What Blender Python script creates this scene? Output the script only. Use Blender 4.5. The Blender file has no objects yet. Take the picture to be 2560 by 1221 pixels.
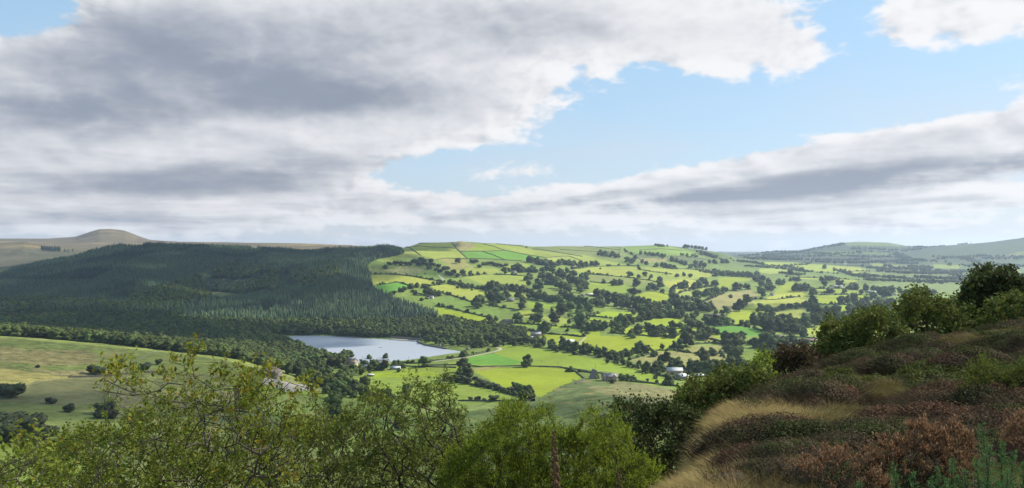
import bpy, bmesh, math, random
import numpy as np
from mathutils import Vector, Matrix

# ------------------------------------------------------------------ camera, sky, sun, exposure
F = 1898.0            # focal length in photo pixels (photo is 2560 wide)
HZ = 628.0            # photo row of the horizon
sc = bpy.context.scene
cam_d = bpy.data.cameras.new('camera')
cam = bpy.data.objects.new('camera', cam_d)
sc.collection.objects.link(cam)
cam.rotation_euler = (math.radians(90), 0, 0)
cam_d.sensor_width = 36.0
cam_d.lens = 36.0 * F / 2560.0
cam_d.shift_y = (HZ - 610.5) / 2560.0
cam_d.clip_start = 0.1
cam_d.clip_end = 60000
sc.camera = cam
sc.view_settings.view_transform = 'Standard'
sc.view_settings.look = 'None'
sc.view_settings.gamma = 1.0
sc.view_settings.exposure = 0.9
sc.cycles.use_denoising = True
sc.cycles.max_bounces = 6
sc.cycles.diffuse_bounces = 3
sc.cycles.transparent_max_bounces = 8
sc.cycles.volume_bounces = 0
sc.cycles.use_adaptive_sampling = True
sc.cycles.adaptive_threshold = 0.01

SUN_AZ, SUN_EL = math.radians(66), math.radians(38)     # azimuth to the right of the view, elevation
SUN = Vector((math.sin(SUN_AZ) * math.cos(SUN_EL), math.cos(SUN_AZ) * math.cos(SUN_EL), math.sin(SUN_EL)))
ld = bpy.data.lights.new('sun', 'SUN')
ld.energy = 4.9
ld.angle = math.radians(0.5)
ld.color = (1.0, 0.94, 0.82)
sun = bpy.data.objects.new('sun', ld)
sun.rotation_euler = SUN.to_track_quat('Z', 'Y').to_euler()
sc.collection.objects.link(sun)

world = bpy.data.worlds.new('World')
sc.world = world
world.use_nodes = True
WN = world.node_tree


class S:
    """small wrapper so node maths reads as formulas"""
    nt = None

    def __init__(s, sock): s.s = sock

    @staticmethod
    def m(op, *a, clamp=False):
        n = S.nt.nodes.new('ShaderNodeMath'); n.operation = op; n.use_clamp = clamp
        for i, v in enumerate(a):
            if isinstance(v, S): S.nt.links.new(v.s, n.inputs[i])
            else: n.inputs[i].default_value = float(v)
        return S(n.outputs[0])

    def __add__(s, o): return S.m('ADD', s, o)
    def __radd__(s, o): return S.m('ADD', s, o)
    def __sub__(s, o): return S.m('SUBTRACT', s, o)
    def __rsub__(s, o): return S.m('SUBTRACT', o, s)
    def __mul__(s, o): return S.m('MULTIPLY', s, o)
    def __rmul__(s, o): return S.m('MULTIPLY', s, o)
    def __truediv__(s, o): return S.m('DIVIDE', s, o)
    def __rtruediv__(s, o): return S.m('DIVIDE', o, s)


def smooth(x, a, b):
    n = S.nt.nodes.new('ShaderNodeMapRange'); n.interpolation_type = 'SMOOTHSTEP'
    S.nt.links.new(x.s, n.inputs[0])
    n.inputs[1].default_value = a; n.inputs[2].default_value = b
    return S(n.outputs[0])


def comb(x, y, z=0.0):
    n = S.nt.nodes.new('ShaderNodeCombineXYZ')
    for i, v in enumerate((x, y, z)):
        if isinstance(v, S): S.nt.links.new(v.s, n.inputs[i])
        else: n.inputs[i].default_value = v
    return n.outputs[0]


def noise(vec, scale, detail=6, rough=0.55, dist=0.0, out=0):
    n = S.nt.nodes.new('ShaderNodeTexNoise')
    if vec is not None: S.nt.links.new(vec, n.inputs['Vector'])
    n.inputs['Scale'].default_value = scale; n.inputs['Detail'].default_value = detail
    n.inputs['Roughness'].default_value = rough; n.inputs['Distortion'].default_value = dist
    return S(n.outputs[out])


def mixc(f, a, b, blend='MIX'):
    n = S.nt.nodes.new('ShaderNodeMix'); n.data_type = 'RGBA'; n.blend_type = blend
    n.clamp_factor = True
    if isinstance(f, S): S.nt.links.new(f.s, n.inputs[0])
    else: n.inputs[0].default_value = f
    for i, v in ((6, a), (7, b)):
        if isinstance(v, S): S.nt.links.new(v.s, n.inputs[i])
        elif hasattr(v, 'is_output'): S.nt.links.new(v, n.inputs[i])
        else: n.inputs[i].default_value = (*v, 1)
    return S(n.outputs[2])


def sky_world():
    S.nt = WN
    WN.nodes.clear()
    out = WN.nodes.new('ShaderNodeOutputWorld')
    bg = WN.nodes.new('ShaderNodeBackground')
    bg.inputs[1].default_value = 0.1
    WN.links.new(bg.outputs[0], out.inputs[0])
    sky = WN.nodes.new('ShaderNodeTexSky')
    sky.sky_type = 'NISHITA'; sky.sun_disc = False
    sky.sun_elevation = SUN_EL; sky.sun_rotation = SUN_AZ
    sky.air_density = 1.0; sky.dust_density = 0.6; sky.ozone_density = 2.0
    tc = WN.nodes.new('ShaderNodeTexCoord')
    sp = WN.nodes.new('ShaderNodeSeparateXYZ')
    WN.links.new(tc.outputs['Generated'], sp.inputs[0])
    x, y, z = S(sp.outputs[0]), S(sp.outputs[1]), S(sp.outputs[2])
    az = S.m('ARCTAN2', x, y)
    el = S.m('ARCSINE', z)
    zz = S.m('MAXIMUM', z, 0.0)

    def ang(px, py):
        X, Z = (px - 1280) / F, (HZ - py) / F
        return math.atan(X), math.atan2(Z, math.sqrt(1 + X * X))

    def blob(px, py, rx, ry, rot, amp, flat=1):
        a0, e0 = ang(px, py)
        c, s_ = math.cos(math.radians(rot)), math.sin(math.radians(rot))
        da, de = az - a0, el - e0
        u = (da * c + de * s_) * (F / rx)
        v = (de * c - da * s_) * (F / ry)
        r2 = u * u + v * v
        if flat: r2 = r2 * r2 * 0.6 + r2 * 0.4
        return S.m('EXPONENT', r2 * -1.0) * amp

    def total(lst):
        t = None
        for b in lst:
            g = blob(*b)
            t = g if t is None else t + g
        return t

    # where the clouds stand in the sky: x, y, half width, half height, tilt, amount
    cover = total([
        (120, 230, 900, 260, 0, 1.25), (780, 140, 620, 170, 0, 1.1), (1250, 30, 620, 110, -2, 1.1),
        (1700, 70, 330, 110, -12, 1.0), (1900, 130, 190, 80, -15, .55), (960, 270, 380, 120, 8, .85),
        (300, 440, 560, 100, 2, .95), (700, 420, 260, 70, 8, .8), (150, 545, 560, 40, 0, .55),
        (2420, 20, 230, 85, 0, .95), (2360, 395, 480, 88, 11, 1.35), (1930, 435, 380, 60, 9, 1.3), (1440, 495, 380, 34, 8, 1.05),
        (2350, 505, 420, 26, 4, .85), (1800, 530, 460, 20, 2, .75), (900, 500, 300, 18, 3, .5), (1250, 545, 300, 14, 2, .5), (2200, 555, 500, 14, 1, .5), (1240, 425, 120, 32, 6, .5), (1000, 515, 190, 26, 5, .6),
        (1700, 570, 900, 20, 0, .42), (600, 555, 420, 22, 2, .5), (2540, 200, 70, 40, 0, .5),
        (40, 5, 150, 75, 0, -1.3), (1060, 425, 210, 60, 0, -.75), (2110, 60, 60, 110, 0, -.5), (1700, 300, 330, 75, 8, -.55), (2300, 230, 330, 90, 0, -.5),
    ])
    # thicker, greyer undersides
    grey = total([
        (450, 300, 950, 330, 0, .13), (1750, 60, 260, 60, -10, -.25),
        (150, 150, 520, 90, 0, .55), (640, 130, 420, 100, -8, .62), (500, 260, 520, 40, 5, .45), (80, 300, 330, 45, 0, .5),
        (1180, 70, 360, 70, 0, .5), (1560, 60, 240, 50, -8, .25), (640, 440, 330, 40, 6, .8), (200, 460, 330, 28, 2, .45),
        (850, 250, 330, 50, 0, .3), (2380, 438, 420, 28, 5, 1.25), (1950, 462, 360, 22, 7, 1.15), (1450, 500, 300, 12, 8, .8), (1850, 488, 260, 10, 3, .5),
        (2350, 500, 400, 8, 3, .4), (200, 540, 420, 12, 0, .3),
    ])
    k = 1.0 / (zz + 0.15)
    P = comb(x * k, y * k, 0.0)
    off = 0.055
    P2 = comb((x + off * 0.8) * (1.0 / (zz + 0.15 + off)), y * (1.0 / (zz + 0.15 + off)), 0.0)

    def n_all(vec, d=8):
        return noise(vec, 1.15, d, .55, .35) * 0.62 + noise(vec, 4.0, 6, .6, .2) * 0.38
    n1 = n_all(P); n2 = n_all(P2, 4)

    def billow(vec):
        t = None
        for s_, w_ in ((8.0, .50), (18.0, .33), (40.0, .17)):
            q = S.m('ABSOLUTE', noise(vec, s_, 1.5, .5, .25) * 2.0 - 1.0) * w_
            t = q if t is None else t + q
        return t
    # puffy edge detail in view angles
    A = comb(az, el * 1.7, 0.0)
    bil = billow(A)
    bil2 = billow(comb(az + 0.010, el * 1.7 + 0.022, 0.0))
    streak = noise(comb(az * 5.0, el * 46.0, 0.0), 1.0, 5, .6, .3)
    low = S.m('EXPONENT', zz * -14.0)
    edge = 1.0 - smooth(cover, 0.7, 1.7) * .72
    D = cover + (n1 - 0.5) * 2.3 * (1.0 - low * .6) + (0.16 - bil) * 2.5 * edge + (streak - 0.5) * low * 4.2 - 0.40 + low * .1
    fine = noise(A, 48, 4, .65, .2)
    D = D + (fine - 0.5) * 0.75
    alpha = smooth(D, -0.12, 0.40)
    lit = (n1 - n2) * 1.6 + (bil2 - bil) * 2.4 * edge
    lit = lit + (fine - 0.5) * .35 * edge
    thick = smooth(D, 0.1, 1.5)
    g = grey * (0.84 + (n1 - 0.5) * 3.4) + thick * 0.32 - lit * 0.9 + (bil - 0.16) * 0.9 * edge + (streak - .5) * low * 3.4 + low * .10
    gf = smooth(g, -0.22, 1.5)
    ccol = mixc(gf, (5.2, 5.15, 5.2), (1.5, 1.70, 2.12))
    # milky air near the skyline
    hz = S.m('EXPONENT', zz * -10.0)
    base = mixc(0.62, sky.outputs[0], (1.7, 3.3, 4.7))
    base = mixc(hz * 0.95 + 0.05, base, (3.85, 3.85, 3.95))
    veil = smooth(noise(P, 0.8, 4, .5, .3), 0.40, 0.75)
    base = mixc(veil * 0.45 + .06, base, (3.8, 4.0, 4.3))
    # low clouds fade into the milky air
    ccol = mixc(hz * 0.22, ccol, (3.75, 3.7, 3.8))
    col = mixc(alpha * 0.96, base, ccol)
    WN.links.new(col.s, bg.inputs[0])


sky_world()

# ------------------------------------------------------------------ helpers
COL = sc.collection
rng = np.random.default_rng(7)
random.seed(7)


def tag(o, label=None, cat=None, group=None, kind=None):
    if label: o['label'] = label
    if cat: o['category'] = cat
    if group: o['group'] = group
    if kind: o['kind'] = kind
    return o


def empty(name, loc, rz=0.0, scale=1.0):
    o = bpy.data.objects.new(name, None)
    o.empty_display_size = 0.5
    o.location = loc; o.rotation_euler = (0, 0, rz); o.scale = (scale,) * 3
    COL.objects.link(o)
    return o


def mesh_np(name, V, Fq, mats=(), smooth_=False, mi=None):
    """V (n,3); Fq: list of int arrays (m,k), faces of k corners each"""
    me = bpy.data.meshes.new(name)
    V = np.asarray(V, np.float32)
    if not isinstance(Fq, (list, tuple)): Fq = [Fq]
    Fq = [np.asarray(f, np.int32) for f in Fq if len(f)]
    nl = sum(f.size for f in Fq); nf = sum(len(f) for f in Fq)
    me.vertices.add(len(V)); me.vertices.foreach_set('co', V.ravel())
    me.loops.add(nl); me.loops.foreach_set('vertex_index', np.concatenate([f.ravel() for f in Fq]))
    me.polygons.add(nf)
    tot = np.concatenate([np.full(len(f), f.shape[1], np.int32) for f in Fq])
    st = np.concatenate([[0], np.cumsum(tot)[:-1]]).astype(np.int32)
    me.polygons.foreach_set('loop_start', st)
    me.polygons.foreach_set('loop_total', tot)
    if mi is not None: me.polygons.foreach_set('material_index', np.asarray(mi, np.int32))
    if smooth_: me.polygons.foreach_set('use_smooth', np.ones(nf, bool))
    for m in mats: me.materials.append(m)
    me.update(calc_edges=True)
    return me


def link(name, me, parent=None, loc=None):
    o = bpy.data.objects.new(name, me)
    COL.objects.link(o)
    if parent: o.parent = parent
    if loc is not None: o.location = loc
    return o


def _hash(ix, iy, iz, seed):
    h = (ix.astype(np.int64) * 374761393 + iy.astype(np.int64) * 668265263 + iz.astype(np.int64) * 2147483647 + seed * 974711) & 0xffffffff
    h = ((h ^ (h >> 13)) * 1274126177) & 0xffffffff
    h = ((h ^ (h >> 16)) * 2246822519) & 0xffffffff
    return ((h ^ (h >> 13)) & 0xffffff) / float(0xffffff)


def vn(x, y, z=None, seed=0):
    """smooth value noise, -1..1"""
    x = np.asarray(x, float); y = np.asarray(y, float)
    if z is None:
        ix, iy = np.floor(x), np.floor(y)
        fx, fy = x - ix, y - iy
        fx = fx * fx * (3 - 2 * fx); fy = fy * fy * (3 - 2 * fy)
        o = np.zeros_like(ix)
        a, b = _hash(ix, iy, o, seed), _hash(ix + 1, iy, o, seed)
        c, d = _hash(ix, iy + 1, o, seed), _hash(ix + 1, iy + 1, o, seed)
        return ((a + (b - a) * fx) * (1 - fy) + (c + (d - c) * fx) * fy) * 2 - 1
    z = np.asarray(z, float)
    ix, iy, iz = np.floor(x), np.floor(y), np.floor(z)
    fx, fy, fz = x - ix, y - iy, z - iz
    fx = fx * fx * (3 - 2 * fx); fy = fy * fy * (3 - 2 * fy); fz = fz * fz * (3 - 2 * fz)
    r = 0
    for dx in (0, 1):
        for dy in (0, 1):
            for dz in (0, 1):
                w = (fx if dx else 1 - fx) * (fy if dy else 1 - fy) * (fz if dz else 1 - fz)
                r = r + w * _hash(ix + dx, iy + dy, iz + dz, seed)
    return r * 2 - 1


def fbm(x, y, oct_=4, seed=0, z=None):
    t = 0; a = 1.0; n = 0
    for k in range(oct_):
        f = 2.0 ** k
        t = t + a * vn(x * f + 13.1 * k, y * f - 7.7 * k, None if z is None else z * f + 3.3 * k, seed + k)
        n += a; a *= 0.5
    return t / n


# ------------------------------------------------------------------ materials
def new_mat(name):
    m = bpy.data.materials.new(name); m.use_nodes = True
    m.node_tree.nodes.clear()
    S.nt = m.node_tree
    out = m.node_tree.nodes.new('ShaderNodeOutputMaterial')
    return m, out


def bsdf(nt, out, col, rough=0.9, spec=0.2, bump=None, bump_d=0.1, trans=0.0):
    b = nt.nodes.new('ShaderNodeBsdfPrincipled')
    b.inputs['Roughness'].default_value = rough
    b.inputs['Specular IOR Level'].default_value = spec
    if isinstance(col, S): nt.links.new(col.s, b.inputs['Base Color'])
    else: b.inputs['Base Color'].default_value = (*col, 1)
    if bump is not None:
        n = nt.nodes.new('ShaderNodeBump'); n.inputs['Distance'].default_value = bump_d
        nt.links.new(bump.s, n.inputs['Height']); nt.links.new(n.outputs[0], b.inputs['Normal'])
    last = b.outputs[0]
    if trans > 0:
        t = nt.nodes.new('ShaderNodeBsdfTranslucent')
        if isinstance(col, S): nt.links.new(col.s, t.inputs[0])
        else: t.inputs[0].default_value = (*col, 1)
        mx = nt.nodes.new('ShaderNodeMixShader'); mx.inputs[0].default_value = trans
        nt.links.new(b.outputs[0], mx.inputs[1]); nt.links.new(t.outputs[0], mx.inputs[2])
        last = mx.outputs[0]
    nt.links.new(last, out.inputs[0])
    return b


def coord(kind='Object'):
    n = S.nt.nodes.new('ShaderNodeTexCoord')
    return n.outputs[kind]


def attr(name):
    n = S.nt.nodes.new('ShaderNodeAttribute'); n.attribute_name = name
    return S(n.outputs['Color'])


def rand_obj():
    n = S.nt.nodes.new('ShaderNodeObjectInfo'); return S(n.outputs['Random'])


def rand_island():
    n = S.nt.nodes.new('ShaderNodeNewGeometry'); return S(n.outputs['Random Per Island'])


def pos():
    n = S.nt.nodes.new('ShaderNodeNewGeometry'); return n.outputs['Position']


def simple_mat(name, c1, c2, scale=1.0, rough=0.9, spec=0.2, bumpd=0.02, trans=0.0, island=False, obj=0.0, third=None):
    m, out = new_mat(name)
    co = coord()
    n = noise(co, scale, 5, .6)
    col = mixc(smooth(n, .3, .7), c1, c2)
    if island:
        r = rand_island()
        col = mixc(r, col, tuple(v * 0.55 for v in c1)) if third is None else mixc(smooth(r, .62, .95), mixc(r * .8, col, tuple(v * 0.6 for v in c1)), third)
    if obj:
        hs = S.nt.nodes.new('ShaderNodeHueSaturation')
        r = rand_obj()
        S.nt.links.new(col.s, hs.inputs['Color'])
        S.nt.links.new((r * obj + (1 - obj * .5)).s, hs.inputs['Value'])
        S.nt.links.new((r * 0.035 + 0.4825).s, hs.inputs['Hue'])
        col = S(hs.outputs[0])
    bsdf(m.node_tree, out, col, rough, spec, noise(co, scale * 6, 4) if bumpd else None, bumpd, trans)
    return m


# ------------------------------------------------------------------ terrain heights
# profile of the land at a set of bearings (photo column): list of (distance, height below/above the eye)
def P_(Y, py): return (Y, -(py - HZ) * Y / F)


NEARL = [(1, -1.65), (2.5, -1.7), (5, -3.0), (8, -5.3), (16, -11), (30, -20), (60, -37), (120, -62)]
LAND = {
    -1500: NEARL + [(200, -84), (300, -100), (450, -112), P_(600, 975), P_(700, 890), P_(800, 835), (950, -100), (1100, -108), (1300, -118), (1500, -120), (1800, -98), P_(2200, 690), P_(2700, 655), P_(3300, 640), P_(4200, 625), P_(6000, 600), (8000, 40), (14000, -10)],
    0: NEARL + [(200, -84), (300, -100), (450, -111), P_(600, 965), P_(700, 895), P_(800, 838), (900, -98), (1100, -119), (1300, -136), (1500, -132), (1800, -110), P_(2200, 700), P_(2600, 675), P_(3300, 655), P_(4200, 630), P_(6000, 597), (8000, 40), (14000, -10)],
    300: NEARL + [(200, -86), (300, -104), (450, -116), P_(600, 995), P_(700, 935), P_(820, 868), (920, -112), (1100, -132), (1300, -142), (1500, -128), (1800, -103), P_(2200, 680), P_(2650, 617), (3300, -10), (4200, 0), (6500, 60), (8000, 40), (14000, -10)],
    600: NEARL + [(200, -88), (300, -108), (450, -124), (600, -131), P_(700, 965), P_(840, 902), (920, -128), (1100, -150), (1300, -156), (1470, -152), (1700, -120), (2000, -87), P_(2400, 655), P_(2800, 624), (3300, -10), P_(4800, 609), (8000, 10), (14000, -10)],
    750: NEARL + [(200, -88), (300, -110), (450, -128), (600, -141), (750, -149), P_(900, 960), (1000, -158.5), (1440, -158.5), (1520, -148), (1750, -116), (2000, -90), P_(2400, 655), P_(2800, 628), (3300, -10), P_(4800, 611), (8000, 10), (14000, -10)],
    900: NEARL + [(200, -88), (300, -112), (450, -132), (600, -143), (750, -151), (900, -156), (1060, -158.5), (1440, -158.5), (1540, -144), (1750, -112), (2000, -75), P_(2400, 634), P_(2600, 622), (3300, 0), P_(4800, 617), (8000, 10), (14000, -10)],
    1040: NEARL + [(200, -88), (300, -112), (450, -132), (600, -142), (750, -151), (900, -156.5), (1060, -158.5), (1380, -158.5), (1500, -148), (1680, -122), (1900, -95), (2200, -55), P_(2700, 618), P_(2850, 612), (3300, 0), (4500, -10), (8000, 10), (14000, -10)],
    1200: NEARL + [(200, -88), (300, -110), (450, -128), (600, -136), (750, -147), (900, -153), (1030, -156), (1150, -156), (1330, -158), (1500, -145), P_(1680, 765), P_(1950, 720), P_(2250, 680), P_(2600, 640), P_(2900, 609), (3300, 20), (4500, -20), (8000, 0), (14000, -10)],
    1350: NEARL + [(200, -88), (300, -106), (450, -120), (600, -132), (750, -143), P_(900, 965), P_(1050, 918), P_(1200, 872), P_(1330, 840), P_(1500, 800), P_(1680, 766), P_(1950, 722), P_(2300, 682), P_(2750, 645), P_(3100, 615), (3600, 20), (4500, -20), (8000, 0), (14000, -10)],
    1500: NEARL[:1] + [(3, -1.7), (5, -2.5), (8, -4.6), (16, -10.5), (30, -20), (60, -37), (120, -62), (200, -86), (300, -101), (450, -114), (600, -124), (750, -135), P_(900, 960), P_(1050, 915), P_(1200, 868), P_(1350, 828), P_(1550, 794), P_(1850, 752), P_(2350, 703), P_(2900, 655), P_(3500, 618), (4200, 0), (5000, -30), (8000, -30), (14000, -12)],
    1650: [(1, -1.65), (4, -1.75), (6.4, -1.95), (9, -3.6), (16, -9), (30, -20), (60, -37), (120, -62), (200, -85), (300, -100), (450, -114), (600, -126), (750, -137), P_(900, 960), P_(1050, 917), P_(1200, 865), P_(1370, 825), P_(1600, 790), P_(1900, 752), P_(2450, 703), P_(3100, 655), P_(3800, 613), (4500, -5), (5200, -40), (8000, -35), (14000, -13)],
    1800: [(1, -1.65), (4, -1.7), (6, -1.85), (9, -2.3), (12, -2.65), (14, -3.8), (20, -8.5), (30, -17), (60, -36), (120, -62), (200, -85), (300, -101), (450, -118), (600, -130), (750, -142), (900, -154), P_(1100, 905), P_(1250, 862), P_(1450, 818), P_(1700, 782), P_(2050, 748), P_(2800, 700), P_(3500, 665), P_(4300, 640), (4800, -30), (6000, -40), (8000, -38), (14000, -14)],
    1960: [(1, -1.65), (4, -1.7), (6, -1.85), (9, -2.25), (12, -2.62), (14, -2.7), (16, -2.78), (20, -5), (30, -13), (60, -33), (120, -62), (200, -88), (300, -108), (450, -126), (600, -140), (750, -150), (900, -155), P_(1150, 885), P_(1300, 850), P_(1500, 812), P_(1750, 785), P_(2150, 745), P_(2900, 700), P_(3600, 672), P_(4600, 655), (5000, -60), (6000, -55), (8000, -40), (14000, -15)],
    2100: [(1, -1.65), (4, -1.7), (6, -1.85), (9, -2.25), (12, -2.62), (15, -2.68), (19, -2.8), (24, -4.8), (35, -12), (60, -30), (120, -60), (200, -88), (300, -110), (450, -130), (600, -142), (750, -151), (900, -155), (1200, -152), P_(1350, 842), P_(1500, 812), P_(1750, 785), P_(2150, 745), P_(2900, 700), P_(3600, 678), P_(4600, 660), P_(5500, 640), P_(6500, 608), (8000, 0), (14000, -15)],
    2250: [(1, -1.65), (4, -1.7), (6, -1.85), (9, -2.25), (12, -2.62), (15, -2.52), (19, -2.45), (21, -2.6), (27, -4.2), (40, -11), (60, -26), (120, -58), (200, -88), (300, -112), (450, -132), (600, -144), (750, -152), (900, -156), (1200, -154), P_(1400, 842), P_(1750, 800), P_(2150, 750), P_(2900, 705), P_(3600, 690), P_(4300, 670), P_(5500, 640), P_(6300, 614), (8000, 0), (14000, -15)],
    2560: [(1, -1.6), (4, -1.65), (6, -1.8), (9, -2.2), (12, -2.5), (15, -2.35), (19, -2.1), (24, -2.32), (30, -3.4), (40, -7), (60, -20), (120, -55), (200, -88), (300, -112), (450, -132), (600, -144), (750, -152), (900, -156), (1200, -154), P_(1400, 842), P_(1750, 800), P_(2150, 755), P_(2900, 715), P_(3600, 695), P_(4300, 670), P_(5000, 630), P_(5600, 597), (8000, 40), (14000, -15)],
    3100: [(1, -1.6), (4, -1.6), (9, -1.8), (15, -1.8), (24, -2), (40, -3), (80, -10), (160, -40), (300, -100), (600, -140), (900, -155), (1400, -155), P_(2150, 755), P_(2900, 715), P_(3600, 690), P_(4300, 650), P_(5000, 600), P_(6000, 580), (8000, 80), (14000, -15)],
    4100: [(1, -1.6), (4, -1.5), (9, -1.5), (15, -1.4), (24, -1.2), (40, -1), (80, -3), (160, -20), (300, -80), (600, -130), (900, -150), (1400, -155), P_(2150, 755), P_(2900, 710), P_(3600, 680), P_(4300, 640), P_(5000, 590), P_(6000, 570), (8000, 80), (14000, -15)],
}
def seg(a, b, n): return np.exp(np.linspace(math.log(a), math.log(b), n, endpoint=False))


YS = np.concatenate([seg(1, 60, 190), seg(60, 480, 110), seg(480, 3400, 520), seg(3400, 7000, 90), seg(7000, 14000, 30), [14000]])
PXS = np.arange(-1000, 3561, 3.4)
lY = np.log(YS)
keys = sorted(LAND)
tab = []
for k in keys:
    pr = sorted(LAND[k])
    tab.append(np.interp(lY, np.log([p[0] for p in pr]), [p[1] for p in pr]))
tab = np.array(tab)                                   # (keys, rows)


def smooth_axis(a, sig, axis):
    r = int(max(1, sig * 3)); kk = np.exp(-0.5 * (np.arange(-r, r + 1) / sig) ** 2); kk /= kk.sum()
    pad = [(0, 0)] * a.ndim; pad[axis] = (r, r)
    b = np.pad(a, pad, mode='edge')
    return np.apply_along_axis(lambda v: np.convolve(v, kk, mode='valid'), axis, b)


# smoothing along distance on an even grid of log distance
gl = np.linspace(0, lY[-1], 1400)
tb = np.array([np.interp(gl, lY, t) for t in tab])
tb = smooth_axis(tb, 0.055 / (gl[1] - gl[0]), 1)
tab = np.array([np.interp(lY, gl, t) for t in tb])
kx = np.array(keys, float)
Z = np.array([np.interp(PXS, kx, tab[:, j]) for j in range(len(YS))])     # (rows, cols)
Zs = smooth_axis(Z, 26 / 3.4 * 1.4, 1)
wn = np.clip((YS - 25) / 30, 0, 1)[:, None]
Z = Zs * wn + smooth_axis(Z, 9, 1) * (1 - wn)

YY = YS[:, None] * np.ones_like(PXS)[None]
XX = (PXS[None] - 1280) / F * YY

# skyline ridges: (column, row of the ridge, distance)
RIDGES = [
    ([(-1000, 598, 6000), (0, 597, 6000), (120, 597, 6000), (190, 592, 6000), (225, 580, 6000), (248, 573, 6000), (275, 572.5, 6000), (312, 577, 6000), (345, 590, 6000), (375, 600, 5800), (450, 605, 5500), (600, 607, 5000), (750, 609, 4800), (870, 613, 4800), (960, 620, 4800)], 0.12),
    ([(-1000, 640, 3300), (0, 607, 4000), (60, 604, 4000), (120, 614, 4000), (200, 622, 3900), (400, 640, 3800), (600, 660, 3800)], 0.09),
    ([(190, 636, 2650), (230, 628, 2650), (300, 612, 2650), (345, 617, 2700), (365, 608, 2750), (450, 610, 2750), (600, 618, 2750), (700, 627, 2750), (800, 631, 2700), (850, 622, 2600), (940, 616, 2500), (1000, 619, 2650), (1010, 615, 2750)], 0.07),
    ([(1010, 613, 2800), (1050, 607, 2850), (1100, 606, 2900), (1135, 605.5, 2900), (1150, 603.5, 2900), (1165, 605, 2900), (1210, 609, 2950), (1250, 611, 3000), (1300, 614, 3050), (1330, 619, 3100), (1345, 626, 3100)], 0.07),
    ([(1300, 623, 3500), (1320, 619.5, 3500), (1400, 616, 3500), (1500, 617, 3600), (1560, 616, 3700), (1650, 613, 3800), (1700, 618, 3900), (1770, 628, 4000), (1830, 636, 4100), (1850, 645, 4100)], 0.08),
    ([(1840, 640, 6000), (1900, 634, 6200), (2000, 626, 6500), (2050, 617, 6500), (2100, 608, 6500), (2150, 605, 6500), (2220, 607, 6500), (2270, 616, 6300), (2330, 618, 6100), (2400, 614, 6000), (2480, 606, 5800), (2560, 595, 5600), (2700, 586, 5600), (3560, 580, 5600)], 0.11),
]
for pts, sg in RIDGES:
    a = np.array(pts, float)
    inside = (PXS >= a[0, 0]) & (PXS <= a[-1, 0])
    py = np.interp(PXS, a[:, 0], a[:, 1]); yr = np.interp(PXS, a[:, 0], a[:, 2])
    zr = -(py - HZ) * yr / F
    fade = np.clip(np.minimum(PXS - a[0, 0], a[-1, 0] - PXS) / 40 + .02, 0, 1)
    if a[0, 0] <= -1000: fade = np.clip((a[-1, 0] - PXS) / 40, 0, 1)
    if a[-1, 0] >= 3560: fade = np.clip((PXS - a[0, 0]) / 40, 0, 1)
    w = np.exp(-((np.log(YY) - np.log(yr)[None]) / sg) ** 2) * (inside * fade)[None]
    # shift the land by what the ridge line lacks, nothing in front may stick above it
    zc = np.array([np.interp(math.log(yr[i]), lY, Z[:, i]) for i in range(len(PXS))])
    Z = Z + w * (zr - zc)[None]


# second, gentler relief
amp = np.clip((YY - 250) / 700, 0, 1)
lakefade = 1 - np.exp(-(((XX + 140) / 210) ** 4 + ((YY - 1240) / 260) ** 4))
Z = Z + amp * lakefade * (2.2 * fbm(XX / 190, YY / 190, 3, 11) + 0.7 * fbm(XX / 45, YY / 45, 2, 12))
Z = Z + np.clip((YY - 80) / 300, 0, 1) * lakefade * .35 * fbm(XX / 14, YY / 14, 2, 14)
# spurs and gullies in the conifer hillside
pc = XX / YY * F + 1280
fm = np.clip((YY - 1550) / 250, 0, 1) * np.clip((2380 - YY) / 250, 0, 1) * np.clip((930 - pc) / 90, 0, 1)
u_ = XX * .8 + YY * .45; v_ = YY * .8 - XX * .45
Z = Z + fm * (26 * np.cos((pc - 250) / 620 * 2 * math.pi) * np.clip((YY - 1650) / 300, 0, 1) + 26 * vn(u_ / 230, v_ / 520, None, 81) + 11 * fbm(u_ / 95, v_ / 190, 2, 82))
# rough heather and tussock ground close by
near = np.clip((60 - YY) / 30, 0, 1) * np.clip((YY - 3.0) / 4, 0, 1)
Z = Z + near * (0.15 * fbm(XX / .8, YY / .8, 4, 21) + 0.20 * fbm(XX / 2.4, YY / 2.4, 2, 22))


def to_ij(px, Y):
    i = (np.asarray(px, float) - PXS[0]) / (PXS[1] - PXS[0])
    j = np.interp(np.log(np.maximum(Y, 1.0)), lY, np.arange(len(YS)))
    return np.clip(i, 0, len(PXS) - 1.001), np.clip(j, 0, len(YS) - 1.001)


def H(X, Y):
    """height of the ground at world X, Y"""
    X = np.asarray(X, float); Y = np.asarray(Y, float)
    Yc = np.maximum(Y, 1.0)
    i, j = to_ij(X / Yc * F + 1280, Yc)
    i0 = i.astype(int); j0 = j.astype(int); fi = i - i0; fj = j - j0
    return (Z[j0, i0] * (1 - fi) + Z[j0, i0 + 1] * fi) * (1 - fj) + (Z[j0 + 1, i0] * (1 - fi) + Z[j0 + 1, i0 + 1] * fi) * fj


def horizon_rows():
    return np.minimum.accumulate(HZ - Z / YY * F, axis=0)


RM = horizon_rows()


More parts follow.
